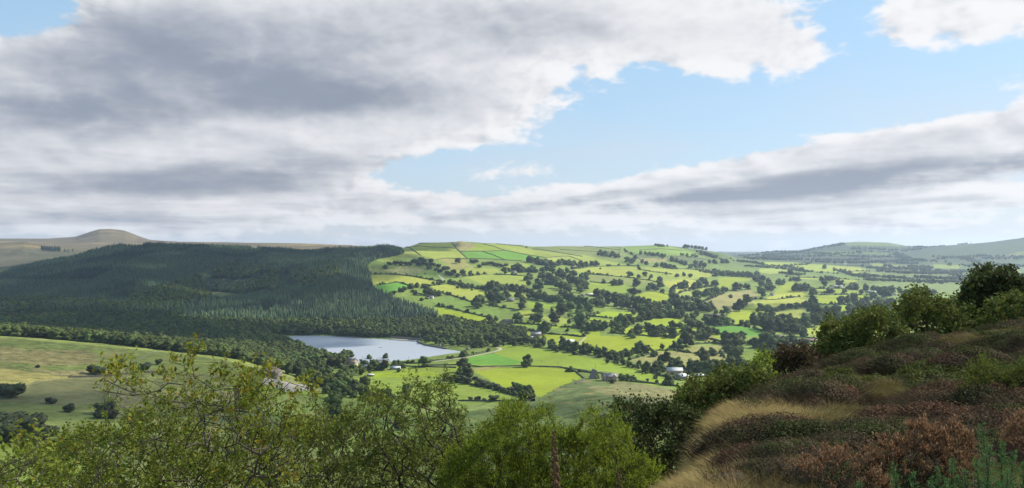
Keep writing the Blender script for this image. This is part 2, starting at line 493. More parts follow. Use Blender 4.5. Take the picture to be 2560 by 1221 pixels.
def G(px, py, ymin=150.0):
    """world point of the ground seen at photo column px, row py"""
    i = int(np.clip(round((px - PXS[0]) / (PXS[1] - PXS[0])), 0, len(PXS) - 1))
    col = HZ - Z[:, i] / YS * F
    ok = np.nonzero((YS >= ymin) & (col <= py))[0]
    if len(ok) == 0:
        c2 = np.where(YS >= ymin, col, 1e9); j = int(np.argmin(c2)); Y = YS[j]
    else:
        j = ok[0]
        if j > 0 and YS[j - 1] >= ymin and col[j - 1] > py:
            t = (col[j - 1] - py) / (col[j - 1] - col[j]); Y = YS[j - 1] + t * (YS[j] - YS[j - 1])
        else: Y = YS[j]
    X = (px - 1280) / F * Y
    return Vector((X, Y, float(H(X, Y))))


def c3(x, y): return 900 + x / 3.938, 590 + y / 3.938
def c4(x, y): return 1400 + x / 3.938, 590 + y / 3.938
def c5(x, y): return 1900 + x / 3.815, 580 + y / 3.815
def c0(x, y): return x, y
def cl(x, y): return x / 4.0, 560 + y / 4.0            # far left crop
def cm(x, y): return 640 + x / 4.0, 820 + y / 4.0      # lake crop
def cn(x, y): return 1280 + x / 4.0, 780 + y / 4.0     # farms crop


LAKE_Z = -160.0
def lakept(px, py):
    Y = -LAKE_Z * F / (py - HZ)
    return ((px - 1280) / F * Y, Y)


LAKE = [lakept(*cm(x, y)) for x, y in [(120, 92), (300, 84), (480, 78), (700, 80), (900, 94), (1080, 104), (1250, 112), (1345, 118), (1470, 124), (1600, 132), (1625, 140), (1640, 155), (1700, 176), (1800, 194), (1900, 212),
        (1990, 226), (2060, 238), (2040, 250), (1930, 262), (1800, 282), (1640, 308), (1450, 332), (1250, 350), (1000, 352), (800, 330), (640, 280), (480, 220), (330, 160), (200, 120)]]


def in_poly(X, Y, poly):
    p = np.asarray(poly, float)
    bx0, by0 = p.min(0); bx1, by1 = p.max(0)
    res = np.zeros(X.shape, bool)
    m = (X >= bx0) & (X <= bx1) & (Y >= by0) & (Y <= by1)
    if not m.any(): return res
    x, y = X[m], Y[m]
    c = np.zeros(len(x), bool)
    n = len(p)
    for i in range(n):
        x0, y0 = p[i]; x1, y1 = p[(i + 1) % n]
        if y0 == y1: continue
        t = ((y0 > y) != (y1 > y)) & (x < (x1 - x0) * (y - y0) / (y1 - y0) + x0)
        c ^= t
    res[m] = c
    return res


def dist_line(X, Y, pts, closed=False):
    d = np.full(X.shape, 1e9)
    n = len(pts)
    for i in range(n if closed else n - 1):
        a = np.array(pts[i][:2]); b = np.array(pts[(i + 1) % n][:2]); ab = b - a
        t = np.clip(((X - a[0]) * ab[0] + (Y - a[1]) * ab[1]) / max(1e-9, ab @ ab), 0, 1)
        d = np.minimum(d, np.hypot(X - a[0] - t * ab[0], Y - a[1] - t * ab[1]))
    return d


m = (YY > 900) & (YY < 1650) & (XX > -520) & (XX < 60)
inl = np.zeros_like(m); inl[m] = in_poly(XX[m], YY[m], LAKE)
dl = np.full(XX.shape, 1e9); dl[m] = dist_line(XX[m], YY[m], LAKE, True)
Z = np.where(inl, LAKE_Z - 0.35 - np.clip(dl, 0, 40) * 0.08, np.where(dl < 26, np.minimum(np.maximum(Z, LAKE_Z + .5 + dl * .03), LAKE_Z + 0.5 + dl * 0.16), Z))

# ------------------------------------------------------------------ fields: which grass grows where
PAL = dict(L=(.205, .262, .016), l=(.170, .222, .022), Y=(.195, .235, .042), y=(.225, .255, .038), G=(.13, .185, .028), D=(.09, .205, .022), O=(.135, .165, .042),
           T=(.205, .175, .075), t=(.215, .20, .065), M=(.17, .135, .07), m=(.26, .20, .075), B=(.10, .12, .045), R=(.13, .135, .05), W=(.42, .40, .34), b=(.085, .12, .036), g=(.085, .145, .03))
FIELDS = [  # colour key, crop, outline, roughness of the sward 0..1
    ('Y', c3, [(450, 95), (600, 80), (900, 66), (945, 125), (800, 112), (520, 110)], .2),
    ('y', c3, [(455, 95), (520, 110), (800, 112), (945, 125), (985, 160), (1050, 220), (830, 230), (760, 240), (610, 195)], .3),
    ('Y', c3, [(270, 108), (450, 90), (600, 195), (520, 220), (380, 235), (70, 300), (50, 330), (300, 200)], .5),
    ('T', c3, [(905, 64), (985, 48), (1050, 66), (1150, 80), (1130, 110), (1060, 140), (990, 155), (940, 110)], .7),
    ('l', c3, [(1130, 110), (1150, 78), (1210, 84), (1430, 145), (1200, 150), (990, 157), (1060, 138)], .1),
    ('D', c3, [(990, 160), (1200, 152), (1420, 235), (1060, 222)], .1),
    ('D', c3, [(1200, 152), (1430, 148), (1820, 215), (1600, 245), (1420, 235)], .1),
    ('Y', c3, [(1206, 82), (1380, 74), (1640, 118), (2190, 200), (2080, 204), (1830, 215), (1430, 145)], .2),
    ('O', c3, [(1640, 116), (1800, 104), (2100, 96), (2363, 100), (2363, 200), (2190, 195), (1700, 140)], .4),
    ('Y', c3, [(1830, 217), (2080, 205), (2190, 250), (2363, 262), (2363, 280), (1900, 260)], .1),
    ('t', c3, [(760, 238), (1050, 227), (1080, 290), (1120, 310), (940, 345), (860, 290)], .5),
    ('O', c3, [(60, 300), (250, 300), (650, 300), (700, 350), (930, 410), (800, 440), (700, 430), (400, 385), (80, 372)], .8),
    ('t', c3, [(230, 330), (420, 310), (620, 330), (560, 370), (300, 375)], .9),
    ('G', c3, [(620, 345), (700, 350), (930, 410), (800, 440), (700, 430), (540, 400)], .3),
    ('y', c3, [(80, 376), (400, 387), (720, 440), (700, 485), (480, 480), (370, 455), (130, 482)], .2),
    ('D', c3, [(150, 485), (370, 457), (480, 490), (360, 540), (270, 578), (200, 540)], .05),
    ('Y', c3, [(940, 345), (1080, 310), (1360, 330), (1380, 370), (1130, 390), (1010, 400), (960, 380)], .2),
    ('Y', c3, [(1380, 280), (1620, 270), (1760, 330), (1700, 375), (1400, 380)], .2),
    ('y', c3, [(1010, 405), (1200, 385), (1620, 395), (1650, 450), (1620, 500), (1420, 500), (1280, 480), (1200, 480), (1100, 430)], .1),
    ('G', c3, [(940, 440), (1000, 420), (1120, 470), (950, 450)], .1),
    ('y', c3, [(690, 490), (850, 475), (1230, 540), (1250, 570), (1110, 650), (900, 590), (800, 560)], .1),
    ('G', c3, [(480, 550), (620, 520), (670, 600), (560, 640)], .1),
    ('G', c3, [(600, 640), (680, 605), (870, 590), (1110, 655), (1230, 700), (1440, 740), (1440, 800), (1260, 800), (740, 690)], .4),  # mid green carries some of the shade lying on this field
    ('L', c3, [(740, 700), (1250, 800), (1300, 870), (1060, 858), (780, 770)], .05),
    ('Y', c3, [(1420, 540), (1680, 590), (1640, 625), (1520, 600)], .1),
    ('G', c3, [(1310, 680), (1560, 640), (1560, 720), (1440, 725), (1340, 705)], .3),
    ('l', c3, [(1650, 645), (1950, 690), (1950, 725), (1650, 710)], .1),
    ('y', c3, [(1560, 740), (1720, 735), (1720, 790), (1620, 805)], .1),
    ('Y', c3, [(1760, 770), (1930, 780), (2060, 830), (2030, 875), (1850, 850)], .1),
    ('L', c3, [(1520, 835), (1640, 830), (2363, 925), (2363, 950), (1560, 890)], .05),
    ('L', c3, [(1530, 893), (1890, 972), (2230, 1000), (1780, 1015), (1590, 965)], .1),
    ('G', c3, [(1530, 860), (1900, 905), (2250, 930), (2000, 935), (1700, 900)], .1),
    ('L', c3, [(1700, 995), (1900, 965), (2363, 940), (2363, 1170), (2150, 1095), (1780, 1030)], .05),
    ('L', cn, [(300, 240), (760, 240), (1180, 240), (1640, 270), (1600, 390), (1230, 430), (860, 400), (420, 330), (300, 280)], .08),
    ('t', cn, [(640, 320), (700, 255), (745, 250), (660, 330)], .2),
    # upper right half
    ('Y', c4, [(0, 175), (240, 190), (660, 290), (430, 300), (240, 295), (0, 262)], .1),
    ('O', c4, [(0, 95), (240, 100), (580, 120), (650, 170), (600, 260), (240, 190), (0, 170)], .4),
    ('G', c4, [(600, 110), (780, 92), (1060, 100), (1210, 130), (1370, 170), (1300, 200), (790, 180), (640, 140)], .3),
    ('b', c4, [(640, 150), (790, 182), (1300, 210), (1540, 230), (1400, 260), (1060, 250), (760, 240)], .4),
    ('t', c4, [(720, 215), (1040, 225), (1060, 255), (800, 260)], .5),
    ('y', c4, [(110, 335), (430, 303), (720, 308), (770, 312), (760, 360), (660, 405), (450, 390), (240, 370)], .2),
    ('Y', c4, [(780, 305), (1100, 328), (1500, 340), (1500, 400), (1250, 435), (1100, 405), (900, 345)], .2),
    ('Y', c4, [(660, 400), (770, 320), (900, 350), (1100, 410), (1250, 440), (1000, 500), (920, 450), (760, 415)], .3),
    ('O', c4, [(280, 380), (640, 412), (920, 450), (900, 480), (700, 470), (620, 440), (500, 455), (290, 455)], .4),
    ('l', c4, [(290, 458), (500, 470), (700, 500), (650, 565), (400, 575), (250, 545)], .1),
    ('L', c4, [(725, 590), (860, 552), (1060, 555), (1060, 620), (1000, 700), (850, 670)], .05),
    ('y', c4, [(1010, 450), (1200, 430), (1370, 440), (1290, 545), (1160, 570), (1020, 480)], .2),
    ('Y', c4, [(1160, 600), (1180, 560), (1400, 505), (1490, 510), (1430, 590), (1200, 622)], .1),
    ('l', c4, [(1560, 420), (1720, 400), (1880, 415), (1860, 445), (1740, 450), (1650, 540), (1560, 500)], .1),
    ('t', c4, [(1410, 650), (1600, 572), (1880, 530), (1960, 590), (1900, 650), (1700, 745), (1510, 710)], .25),
    ('L', c4, [(1650, 790), (1700, 745), (1900, 690), (2000, 750), (1950, 800), (1850, 870), (1680, 862)], .1),
    ('y', c4, [(1900, 650), (2100, 630), (2363, 600), (2363, 690), (2080, 730), (1920, 700)], .1),
    ('y', c4, [(2110, 790), (2363, 700), (2363, 822), (2190, 825)], .1),
    ('l', c4, [(2140, 480), (2363, 470), (2363, 600), (2120, 600)], .2),
    ('L', c4, [(300, 785), (460, 742), (700, 755), (770, 800), (720, 835), (500, 805)], .05),
    ('L', c4, [(290, 810), (500, 830), (510, 860), (300, 880)], .05),
    ('G', c4, [(140, 690), (400, 700), (440, 745), (300, 775), (150, 740)], .1),
    ('L', c4, [(810, 855), (960, 808), (1150, 818), (1240, 855), (1180, 885), (960, 895)], .05),
    ('D', c4, [(1520, 900), (1660, 885), (1800, 890), (2000, 925), (1960, 975), (1800, 1000), (1540, 970)], .05),
    ('l', c4, [(1140, 900), (1520, 905), (1540, 975), (1700, 1000), (1600, 1050), (1300, 1000), (1150, 1010)], .2),
    ('L', c4, [(500, 900), (1200, 900), (1240, 1000), (1150, 1030), (600, 960)], .1),
    ('t', c4, [(1250, 975), (1500, 990), (1540, 1020), (1280, 1010)], .5),
    ('t', c4, [(1150, 1130), (1300, 1072), (1500, 1060), (1690, 1070), (1640, 1125), (1390, 1165)], .5),
    ('t', c4, [(690, 1215), (950, 1132), (1160, 1137), (1390, 1170), (1640, 1150), (1800, 1221), (1600, 1330), (1200, 1300), (900, 1290)], .5),
    ('G', c4, [(1740, 1160), (1960, 1115), (2050, 1180), (1830, 1215)], .3),
    ('y', c5, [(0, 285), (300, 290), (700, 320), (740, 390), (500, 372), (240, 330), (0, 312)], .1),
    ('Y', c5, [(0, 350), (200, 345), (280, 382), (100, 405), (0, 385)], .1),
    ('y', c5, [(690, 320), (950, 340), (1060, 372), (900, 395), (750, 375)], .1),
    ('O', c5, [(1035, 492), (1300, 484), (1940, 508), (1960, 570), (1400, 575), (1200, 522)], .25),
    ('O', c5, [(2380, 500), (2518, 480), (2900, 500), (2900, 600), (1940, 560)], .25),
    ('Y', c5, [(1050, 385), (1480, 445), (1430, 458), (1230, 405), (1060, 402)], .1),
    ('Y', c5, [(1040, 295), (1350, 320), (1300, 335), (1180, 345), (1080, 325)], .1),
    ('Y', c5, [(250, 425), (540, 440), (945, 462), (880, 492), (560, 455), (260, 445)], .1),
    ('l', c5, [(240, 480), (340, 478), (345, 560), (330, 600), (120, 605), (160, 560)], .2),
    ('l', c5, [(500, 545), (850, 548), (1040, 600), (940, 595), (560, 572)], .2),
    ('L', c5, [(555, 612), (860, 600), (1045, 605), (1040, 645), (880, 665), (700, 695), (560, 685)], .1),
    ('y', c5, [(120, 605), (400, 570), (450, 622), (200, 650), (0, 655)], .1),
    ('y', c5, [(0, 662), (440, 640), (445, 695), (120, 745)], .1),
    ('L', c5, [(540, 715), (840, 690), (990, 702), (900, 735), (770, 775), (560, 745)], .1),
    ('y', c5, [(145, 775), (420, 710), (400, 795), (310, 838), (190, 835)], .2),
    ('y', c5, [(390, 930), (600, 890), (820, 868), (800, 930), (700, 1010), (470, 980)], .3),
    ('Y', c5, [(1650, 308), (1930, 318), (1890, 352), (1650, 342)], .1),
    ('Y', c5, [(2200, 345), (2400, 340), (2500, 380), (2518, 420), (2250, 380)], .1),
    ('G', c5, [(250, 1095), (380, 1050), (480, 1070), (400, 1110)], .3),
    ('t', c5, [(1340, 320), (1510, 315), (1520, 380), (1350, 360)], .4),
    ('Y', c5, [(800, 118), (950, 92), (1240, 100), (1440, 138), (1300, 142), (850, 132)], .3),
    ('G', c5, [(970, 190), (1310, 200), (1280, 235), (980, 212)], .2),
    ('G', c5, [(480, 200), (700, 180), (960, 190), (900, 225), (500, 230)], .2),
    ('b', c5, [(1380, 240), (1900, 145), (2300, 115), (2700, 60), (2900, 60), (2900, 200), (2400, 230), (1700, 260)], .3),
    ('Y', c5, [(2380, 210), (2700, 150), (2700, 230), (2400, 240)], .3),
    # lake side and near valley
    ('l', c0, [(1253, 861), (1280, 860), (1352, 872), (1500, 900), (1600, 925), (1700, 962), (1640, 966), (1540, 932), (1400, 916), (1200, 916), (1110, 912), (1180, 893), (1235, 884)], .12),
    ('D', c0, [(1190, 888), (1235, 885), (1310, 905), (1280, 914), (1140, 911)], .25),
    ('L', c0, [(1183, 926), (1330, 917), (1430, 924), (1452, 945), (1412, 976), (1360, 993), (1275, 976), (1200, 938)], .08),
    ('t', c0, [(1170, 918), (1260, 916), (1250, 922), (1190, 926)], .6),
    ('l', c0, [(890, 926), (1000, 920), (1130, 916), (1170, 920), (1150, 935), (1060, 942), (905, 946)], .25),
    ('L', cm, [(1080, 480), (1300, 440), (1800, 440), (1830, 520), (1300, 520), (1060, 520)], .3),
    ('G', c0, [(885, 946), (1060, 942), (1110, 938), (1210, 960), (1330, 1000), (1340, 1003), (1150, 1003), (1000, 990), (880, 992)], .3),
    ('b', c0, [(1310, 1010), (1390, 975), (1430, 950), (1560, 975), (1560, 1010), (1480, 1050), (1340, 1055)], .9),
    ('R', c0, [(1450, 950), (1600, 955), (1700, 975), (1710, 1040), (1600, 1010), (1500, 985)], .8),
    ('b', c0, [(1480, 950), (1530, 955), (1520, 968), (1470, 962)], .2),
    ('O', c0, [(1130, 1015), (1300, 1010), (1500, 1060), (1500, 1120), (1100, 1100)], .6),
    ('O', c0, [(-400, 835), (0, 837), (200, 850), (400, 872), (340, 905), (250, 935), (100, 930), (0, 905), (-400, 900)], .8),
    ('T', c0, [(-300, 868), (60, 870), (240, 880), (250, 905), (120, 912), (0, 896), (-300, 890)], .9),
    ('T', c0, [(70, 918), (180, 928), (240, 935), (170, 942)], .9),
    ('O', c0, [(400, 875), (520, 882), (640, 896), (740, 915), (700, 930), (520, 935), (340, 925), (330, 900)], .4),
    ('t', c0, [(-300, 910), (0, 921), (90, 930), (172, 944), (40, 975), (-300, 1000)], .6),
    ('R', c0, [(172, 945), (300, 945), (360, 980), (240, 1010), (40, 1000), (40, 976)], .4),
    ('O', c0, [(-300, 1010), (0, 1000), (200, 1010), (300, 1040), (200, 1075), (-300, 1065)], .4),
    ('Y', c0, [(-200, 1118), (150, 1110), (260, 1150), (120, 1240), (-200, 1240)], .3),
    ('O', c0, [(620, 985), (800, 985), (820, 1015), (700, 1050), (600, 1060)], .5),
    ('T', c0, [(300, 985), (420, 975), (600, 985), (560, 1010), (350, 1020)], .8),
    ('G', c0, [(500, 975), (720, 965), (830, 990), (650, 985)], .3),
]
base = np.zeros(Z.shape + (3,), np.float32)
n1_ = fbm(XX / 260, YY / 260, 3, 31)[..., None]
n2_ = fbm(XX / 60, YY / 60, 3, 33)[..., None]
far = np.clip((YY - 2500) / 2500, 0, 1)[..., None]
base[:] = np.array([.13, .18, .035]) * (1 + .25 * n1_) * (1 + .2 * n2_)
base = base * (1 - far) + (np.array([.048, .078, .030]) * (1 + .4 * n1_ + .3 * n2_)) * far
rough_ = np.full(Z.shape, .5, np.float32)
# moorland on the left skyline
mo = np.clip((YY - 2750) / 300, 0, 1) * np.clip((1000 - (XX / YY * F + 1280)) / 60, 0, 1)
streak = fbm(XX / 400, YY / 60, 4, 37)[..., None]
moor = np.array([.105, .080, .045]) * (1 + .25 * n1_) + np.array([.17, .12, .03]) * np.clip(streak * 1.6 - .1, 0, 1)
base = base * (1 - mo[..., None]) + moor * mo[..., None]
rough_ = np.maximum(rough_, mo * .7)
# left slope above the wood: pale bracken on green grass
vis_x = XX / YY * F + 1280
lf = np.clip((900 - vis_x) / 150, 0, 1) * np.clip((950 - YY) / 60, 0, 1)
base = base * (1 - lf[..., None]) + np.array([.130, .138, .045]) * (1 + .3 * n1_ + .3 * n2_) * lf[..., None]
rough_ = np.where((YY < 700) & (YY > 60), .85, rough_)
# rough pasture close below the viewpoint
nr = np.clip((620 - YY) / 250, 0, 1) * np.clip((YY - 60) / 60, 0, 1)
base = base * (1 - nr[..., None]) + np.array([.135, .165, .045]) * (1 + .3 * n2_) * nr[..., None]
YMIN = 180.0
WORLD_FIELDS = []
WX = 16 * fbm(XX / 60, YY / 60, 3, 35) + 5 * fbm(XX / 12, YY / 12, 2, 36); WY = 26 * fbm(XX / 70, YY / 70, 3, 38) + 8 * fbm(XX / 14, YY / 14, 2, 39)
for key, cr, pts, ro in FIELDS:
    wp = []
    for k in range(len(pts)):
        a, b = pts[k], pts[(k + 1) % len(pts)]
        for t in (0, .5):
            g = G(*cr(a[0] + (b[0] - a[0]) * t, a[1] + (b[1] - a[1]) * t), YMIN)
            wp.append((g.x, g.y))
    WORLD_FIELDS.append((key, wp))
    jit = rng.uniform(.9, 1.12) * np.array([rng.uniform(.93, 1.08), 1, rng.uniform(.9, 1.15)])
    wob = 0 if ro < .35 else 1
    m = in_poly(XX + wob * WX, YY + wob * WY, wp)
    c = np.array(PAL[key]) * jit
    nn = (1 + .12 * n1_[m] + (.06 + .22 * ro) * n2_[m])
    base[m] = c * nn
    rough_[m] = ro
# far slopes: rough grazing, heath and scrub, with shade darkened into the colour
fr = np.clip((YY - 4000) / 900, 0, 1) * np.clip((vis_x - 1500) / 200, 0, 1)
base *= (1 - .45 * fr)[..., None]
sl = np.clip((YY - 2450) / 200, 0, 1) * np.clip((3900 - YY) / 200, 0, 1) * np.clip((420 - vis_x) / 60, 0, 1)  # far left heather slope, its shade mixed into a grey-brown colour
base = base * (1 - sl[..., None]) + np.array([.085, .078, .048]) * (1 + .35 * n2_ + .3 * streak) * sl[..., None]
# floor of the woods
WOODS = {}


def wood_mask(name, cr, pts, ymin=YMIN):
    wp = [(lambda g: (g.x, g.y))(G(*cr(*p), ymin)) for p in pts]
    WOODS[name] = wp
    return in_poly(XX, YY, wp)


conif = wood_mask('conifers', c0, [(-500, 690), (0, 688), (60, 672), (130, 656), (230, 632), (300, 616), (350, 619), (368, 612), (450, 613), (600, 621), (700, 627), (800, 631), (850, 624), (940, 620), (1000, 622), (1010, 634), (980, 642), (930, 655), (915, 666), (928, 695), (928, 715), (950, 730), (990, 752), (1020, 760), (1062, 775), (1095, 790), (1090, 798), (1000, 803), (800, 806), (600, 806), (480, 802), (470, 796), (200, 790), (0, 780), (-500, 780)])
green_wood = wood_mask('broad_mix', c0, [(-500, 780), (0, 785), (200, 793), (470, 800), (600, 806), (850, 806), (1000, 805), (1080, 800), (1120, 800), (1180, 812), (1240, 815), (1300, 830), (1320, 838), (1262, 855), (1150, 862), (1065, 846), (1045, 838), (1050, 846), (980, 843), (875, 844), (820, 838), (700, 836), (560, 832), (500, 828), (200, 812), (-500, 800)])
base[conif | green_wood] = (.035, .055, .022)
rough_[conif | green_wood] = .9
# heather mound: near ground
nh = np.clip((60 - YY) / 15, 0, 1)
h1 = np.clip(.5 + 1.2 * fbm(XX / 1.6, YY / 1.6, 4, 41), 0, 1)[..., None]
h2 = np.clip(.5 + 1.6 * fbm(XX / 2.6 + 9, YY / 2.6, 3, 42), 0, 1)[..., None]
hc = np.array([.060, .038, .022]) * (1 - h1) + np.array([.075, .075, .022]) * h1
hc = hc * (1 - .35 * h2) + np.array([.10, .065, .04]) * .35 * h2
# straw grass bands
px_ = XX / YY * F + 1280
straw = np.exp(-((YY - 11.6) / 1.5) ** 2) * np.clip((2060 - px_) / 150, 0, 1) + np.clip((1830 - px_) / 120, 0, 1) * np.clip((12.5 - YY) / 2, 0, 1)
straw = np.clip(straw * (.6 + .8 * h2[..., 0]), 0, 1)[..., None]
hc = hc * (1 - straw) + np.array([.27, .20, .085]) * straw
base = base * (1 - nh[..., None]) + hc * nh[..., None]
STRAW = straw[..., 0]


def terrain_material():
    m, out = new_mat('grassland')
    c = attr('tint'); r = attr('rough')
    p = pos()
    big = noise(p, .012, 4, .6); mid = noise(p, .09, 5, .65); fine = noise(p, .9, 5, .7); tiny = noise(p, 9, 4, .7)
    sep = S.nt.nodes.new('ShaderNodeSeparateColor'); S.nt.links.new(r.s, sep.inputs[0]); r = S(sep.outputs[0])
    sx = S.nt.nodes.new('ShaderNodeSeparateXYZ'); S.nt.links.new(p, sx.inputs[0])
    rows = noise(comb(S(sx.outputs[0]) * .012 + S(sx.outputs[1]) * .006, S(sx.outputs[1]) * .10 - S(sx.outputs[0]) * .05, 0.0), 1.0, 4, .6)
    v = 1.0 + (big - .5) * .5 + (rows - .5) * .35 + (mid - .5) * (r * 2.6 + .25) + (fine - .5) * (r * 1.8 + .3) + (tiny - .5) * .5
    vm = S.nt.nodes.new('ShaderNodeVectorMath'); vm.operation = 'SCALE'
    S.nt.links.new(c.s, vm.inputs[0]); S.nt.links.new(v.s, vm.inputs[3])
    col = S(vm.outputs[0])
    dry = smooth(noise(p, .035, 5, .6, .5), .52, .72) * r * .75
    col = mixc(dry, col, (.24, .19, .075))
    weed = smooth(noise(p, .10, 6, .68, .6), .54, .64) * r * 1.0
    col = mixc(weed, col, (.055, .085, .022))
    bm = fine * .5 + tiny * .12 + mid * 1.4 * r
    bsdf(m.node_tree, out, col, .95, .1, bm, .8)
    return m


M_TERR = terrain_material()


def grid_mesh(name, r0, r1, kind='structure'):
    sub = slice(r0, r1 + 1)
    V = np.stack([XX[sub], YY[sub], Z[sub]], -1).reshape(-1, 3)
    nr_, nc = r1 - r0 + 1, XX.shape[1]
    idx = np.arange(nr_ * nc).reshape(nr_, nc)
    Q = np.stack([idx[:-1, :-1], idx[:-1, 1:], idx[1:, 1:], idx[1:, :-1]], -1).reshape(-1, 4)
    me = mesh_np(name, V, Q, [M_TERR], True)
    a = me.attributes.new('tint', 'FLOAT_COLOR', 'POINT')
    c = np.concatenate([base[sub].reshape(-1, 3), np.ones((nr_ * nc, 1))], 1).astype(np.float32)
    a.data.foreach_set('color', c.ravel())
    a = me.attributes.new('rough', 'FLOAT_COLOR', 'POINT')
    a.data.foreach_set('color', np.repeat(rough_[sub].reshape(-1, 1), 4, 1).astype(np.float32).ravel())
    o = link(name, me)
    tag(o, kind=kind)
    return o


jA = int(np.searchsorted(YS, 60)); jB = int(np.searchsorted(YS, 3400))
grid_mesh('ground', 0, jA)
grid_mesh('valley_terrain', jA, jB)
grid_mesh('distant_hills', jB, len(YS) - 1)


def apron():
    # hilltop ground behind and beside the viewpoint
    xs = np.linspace(-60, 60, 121); ys = np.linspace(-40, 0.97, 60)
    X, Y = np.meshgrid(xs, ys)
    z = -1.66 + .05 * fbm(X, Y, 3, 51) - np.maximum(0, np.abs(X) - 3) * .05 + np.zeros_like(X)
    V = np.stack([X, Y, z], -1).reshape(-1, 3)
    idx = np.arange(X.size).reshape(X.shape)
    Q = np.stack([idx[:-1, :-1], idx[:-1, 1:], idx[1:, 1:], idx[1:, :-1]], -1).reshape(-1, 4)
    me = mesh_np('hilltop_ground', V, Q, [M_TERR], True)
    a = me.attributes.new('tint', 'FLOAT_COLOR', 'POINT')
    a.data.foreach_set('color', np.tile(np.array([.09, .075, .03, 1], np.float32), len(V)))
    a = me.attributes.new('rough', 'FLOAT_COLOR', 'POINT')
    a.data.foreach_set('color', np.full(len(V) * 4, .8, np.float32))
    tag(link('hilltop_ground', me), kind='structure')


apron()


def lake():
    m, out = new_mat('lake_water')
    p = pos()
    w1 = noise(p, .9, 4, .6); w2 = noise(p, .05, 3, .6)
    b = bsdf(m.node_tree, out, (.27, .295, .335), .42, .5, w1 * (.5 + w2), .35)
    b.inputs['IOR'].default_value = 1.33
    pts = np.array(LAKE); c = pts.mean(0)
    out_ = c + (pts - c) * 1.0
    # push the edge outwards a little so that it meets the bank
    d = out_ - c; out_ = c + d * (1 + 6 / np.linalg.norm(d, axis=1, keepdims=True))
    n = len(out_)
    V = [(c[0], c[1], LAKE_Z)] + [(p_[0], p_[1], LAKE_Z) for p_ in out_]
    T = [(0, 1 + i, 1 + (i + 1) % n) for i in range(n)]
    bm = bmesh.new()
    vs = [bm.verts.new(v) for v in V[1:]]
    bm.faces.new(vs)
    me = bpy.data.meshes.new('lake_water'); bm.to_mesh(me); me.materials.append(m)
    if me.polygons[0].normal.z < 0: me.flip_normals()
    tag(link('lake_water', me), kind='structure')


lake()


# ------------------------------------------------------------------ paths and tracks
M_PATH = simple_mat('pale_gravel', (.34, .31, .25), (.24, .22, .17), .8, bumpd=.01)
M_TRAIL = simple_mat('trodden_grass', (.20, .18, .12), (.15, .145, .08), .8, bumpd=.01)
M_TARMAC = simple_mat('car_park_gravel', (.24, .22, .20), (.17, .16, .145), .4, bumpd=.01)


def resample(pts, step):
    p = np.array(pts, float); d = np.concatenate([[0], np.cumsum(np.linalg.norm(np.diff(p, axis=0), axis=1))])
    n = max(2, int(d[-1] / step) + 1); t = np.linspace(0, d[-1], n)
    return np.stack([np.interp(t, d, p[:, k]) for k in range(p.shape[1])], 1)


def ground_line(cr, pts, step=4.0, ymin=YMIN):
    w = [G(*cr(*p), ymin) for p in pts]
    return resample([(v.x, v.y) for v in w], step)


def ribbon(name, line, width, mat, lift=.12):
    t = np.gradient(line, axis=0); t /= np.linalg.norm(t, axis=1, keepdims=True) + 1e-9
    nrm = np.stack([-t[:, 1], t[:, 0]], 1)
    rows = []
    for s in (-.5, -.17, .17, .5):
        q = line + nrm * width * s
        rows.append(np.column_stack([q, H(q[:, 0], q[:, 1]) + lift]))
    V = np.stack(rows, 1).reshape(-1, 3)
    idx = np.arange(len(V)).reshape(-1, 4)
    Q = np.stack([idx[:-1, :-1], idx[:-1, 1:], idx[1:, 1:], idx[1:, :-1]], -1).reshape(-1, 4)
    tag(link(name, mesh_np(name, V, Q, [mat], True)), kind='structure')


ribbon('farm_track', ground_line(cm, [(1780, 338), (1900, 322), (2100, 296), (2250, 268), (2380, 240), (2445, 220), (2440, 200), (2400, 195)]), 5, M_PATH)
ribbon('meadow_path', ground_line(c0, [(30, 975), (90, 958), (130, 950), (172, 945)]), 1.7, M_TRAIL)
ribbon('hill_path', ground_line(c0, [(330, 905), (360, 892), (400, 878), (420, 873)]), 1.9, M_TRAIL)
ribbon('steep_lane', ground_line(c3, [(770, 385), (800, 410), (830, 440)]), 7, M_PATH)
ribbon('field_track', ground_line(cn, [(670, 325), (700, 290), (740, 250)]), 5, simple_mat('worn_grass', (.30, .32, .12), (.25, .27, .09), .3, bumpd=0))
ribbon('car_park', ground_line(cm, [(130, 578), (350, 582), (640, 582)]), 34, M_TARMAC, .2)
ribbon('access_lane', ground_line(cm, [(-200, 520), (0, 530), (130, 545), (640, 552)]), 6, M_TARMAC, .3)
ribbon('shore_beach', ground_line(cm, [(820, 88), (940, 92), (1060, 92)]), 6, simple_mat('lake_sand', (.20, .17, .11), (.15, .13, .09), .5))

# ------------------------------------------------------------------ trees
M_LEAF = simple_mat('oak_leaves', (.098, .135, .036), (.135, .165, .045), .25, .8, .2, bumpd=0, trans=.35, island=True, obj=.8)
M_LEAFL = simple_mat('birch_leaves', (.13, .17, .03), (.17, .20, .045), .25, .8, .25, bumpd=0, trans=.25, island=True, obj=.6)
M_SCRUB = simple_mat('thorn_leaves', (.065, .085, .035), (.10, .10, .05), .4, .8, .25, bumpd=0, trans=.2, island=True, obj=.5)
M_CON = simple_mat('spruce_needles', (.020, .038, .024), (.036, .058, .030), .2, .85, .2, bumpd=0, obj=.9)
M_CONM = simple_mat('pine_needles', (.036, .066, .033), (.052, .084, .036), .2, .85, .2, bumpd=0, obj=.7)
M_CONL = simple_mat('larch_needles', (.058, .098, .046), (.082, .118, .050), .2, .85, .2, bumpd=0, obj=.6)
M_BARK = simple_mat('bark', (.075, .06, .045), (.13, .11, .085), 3, .95, .1, .03)

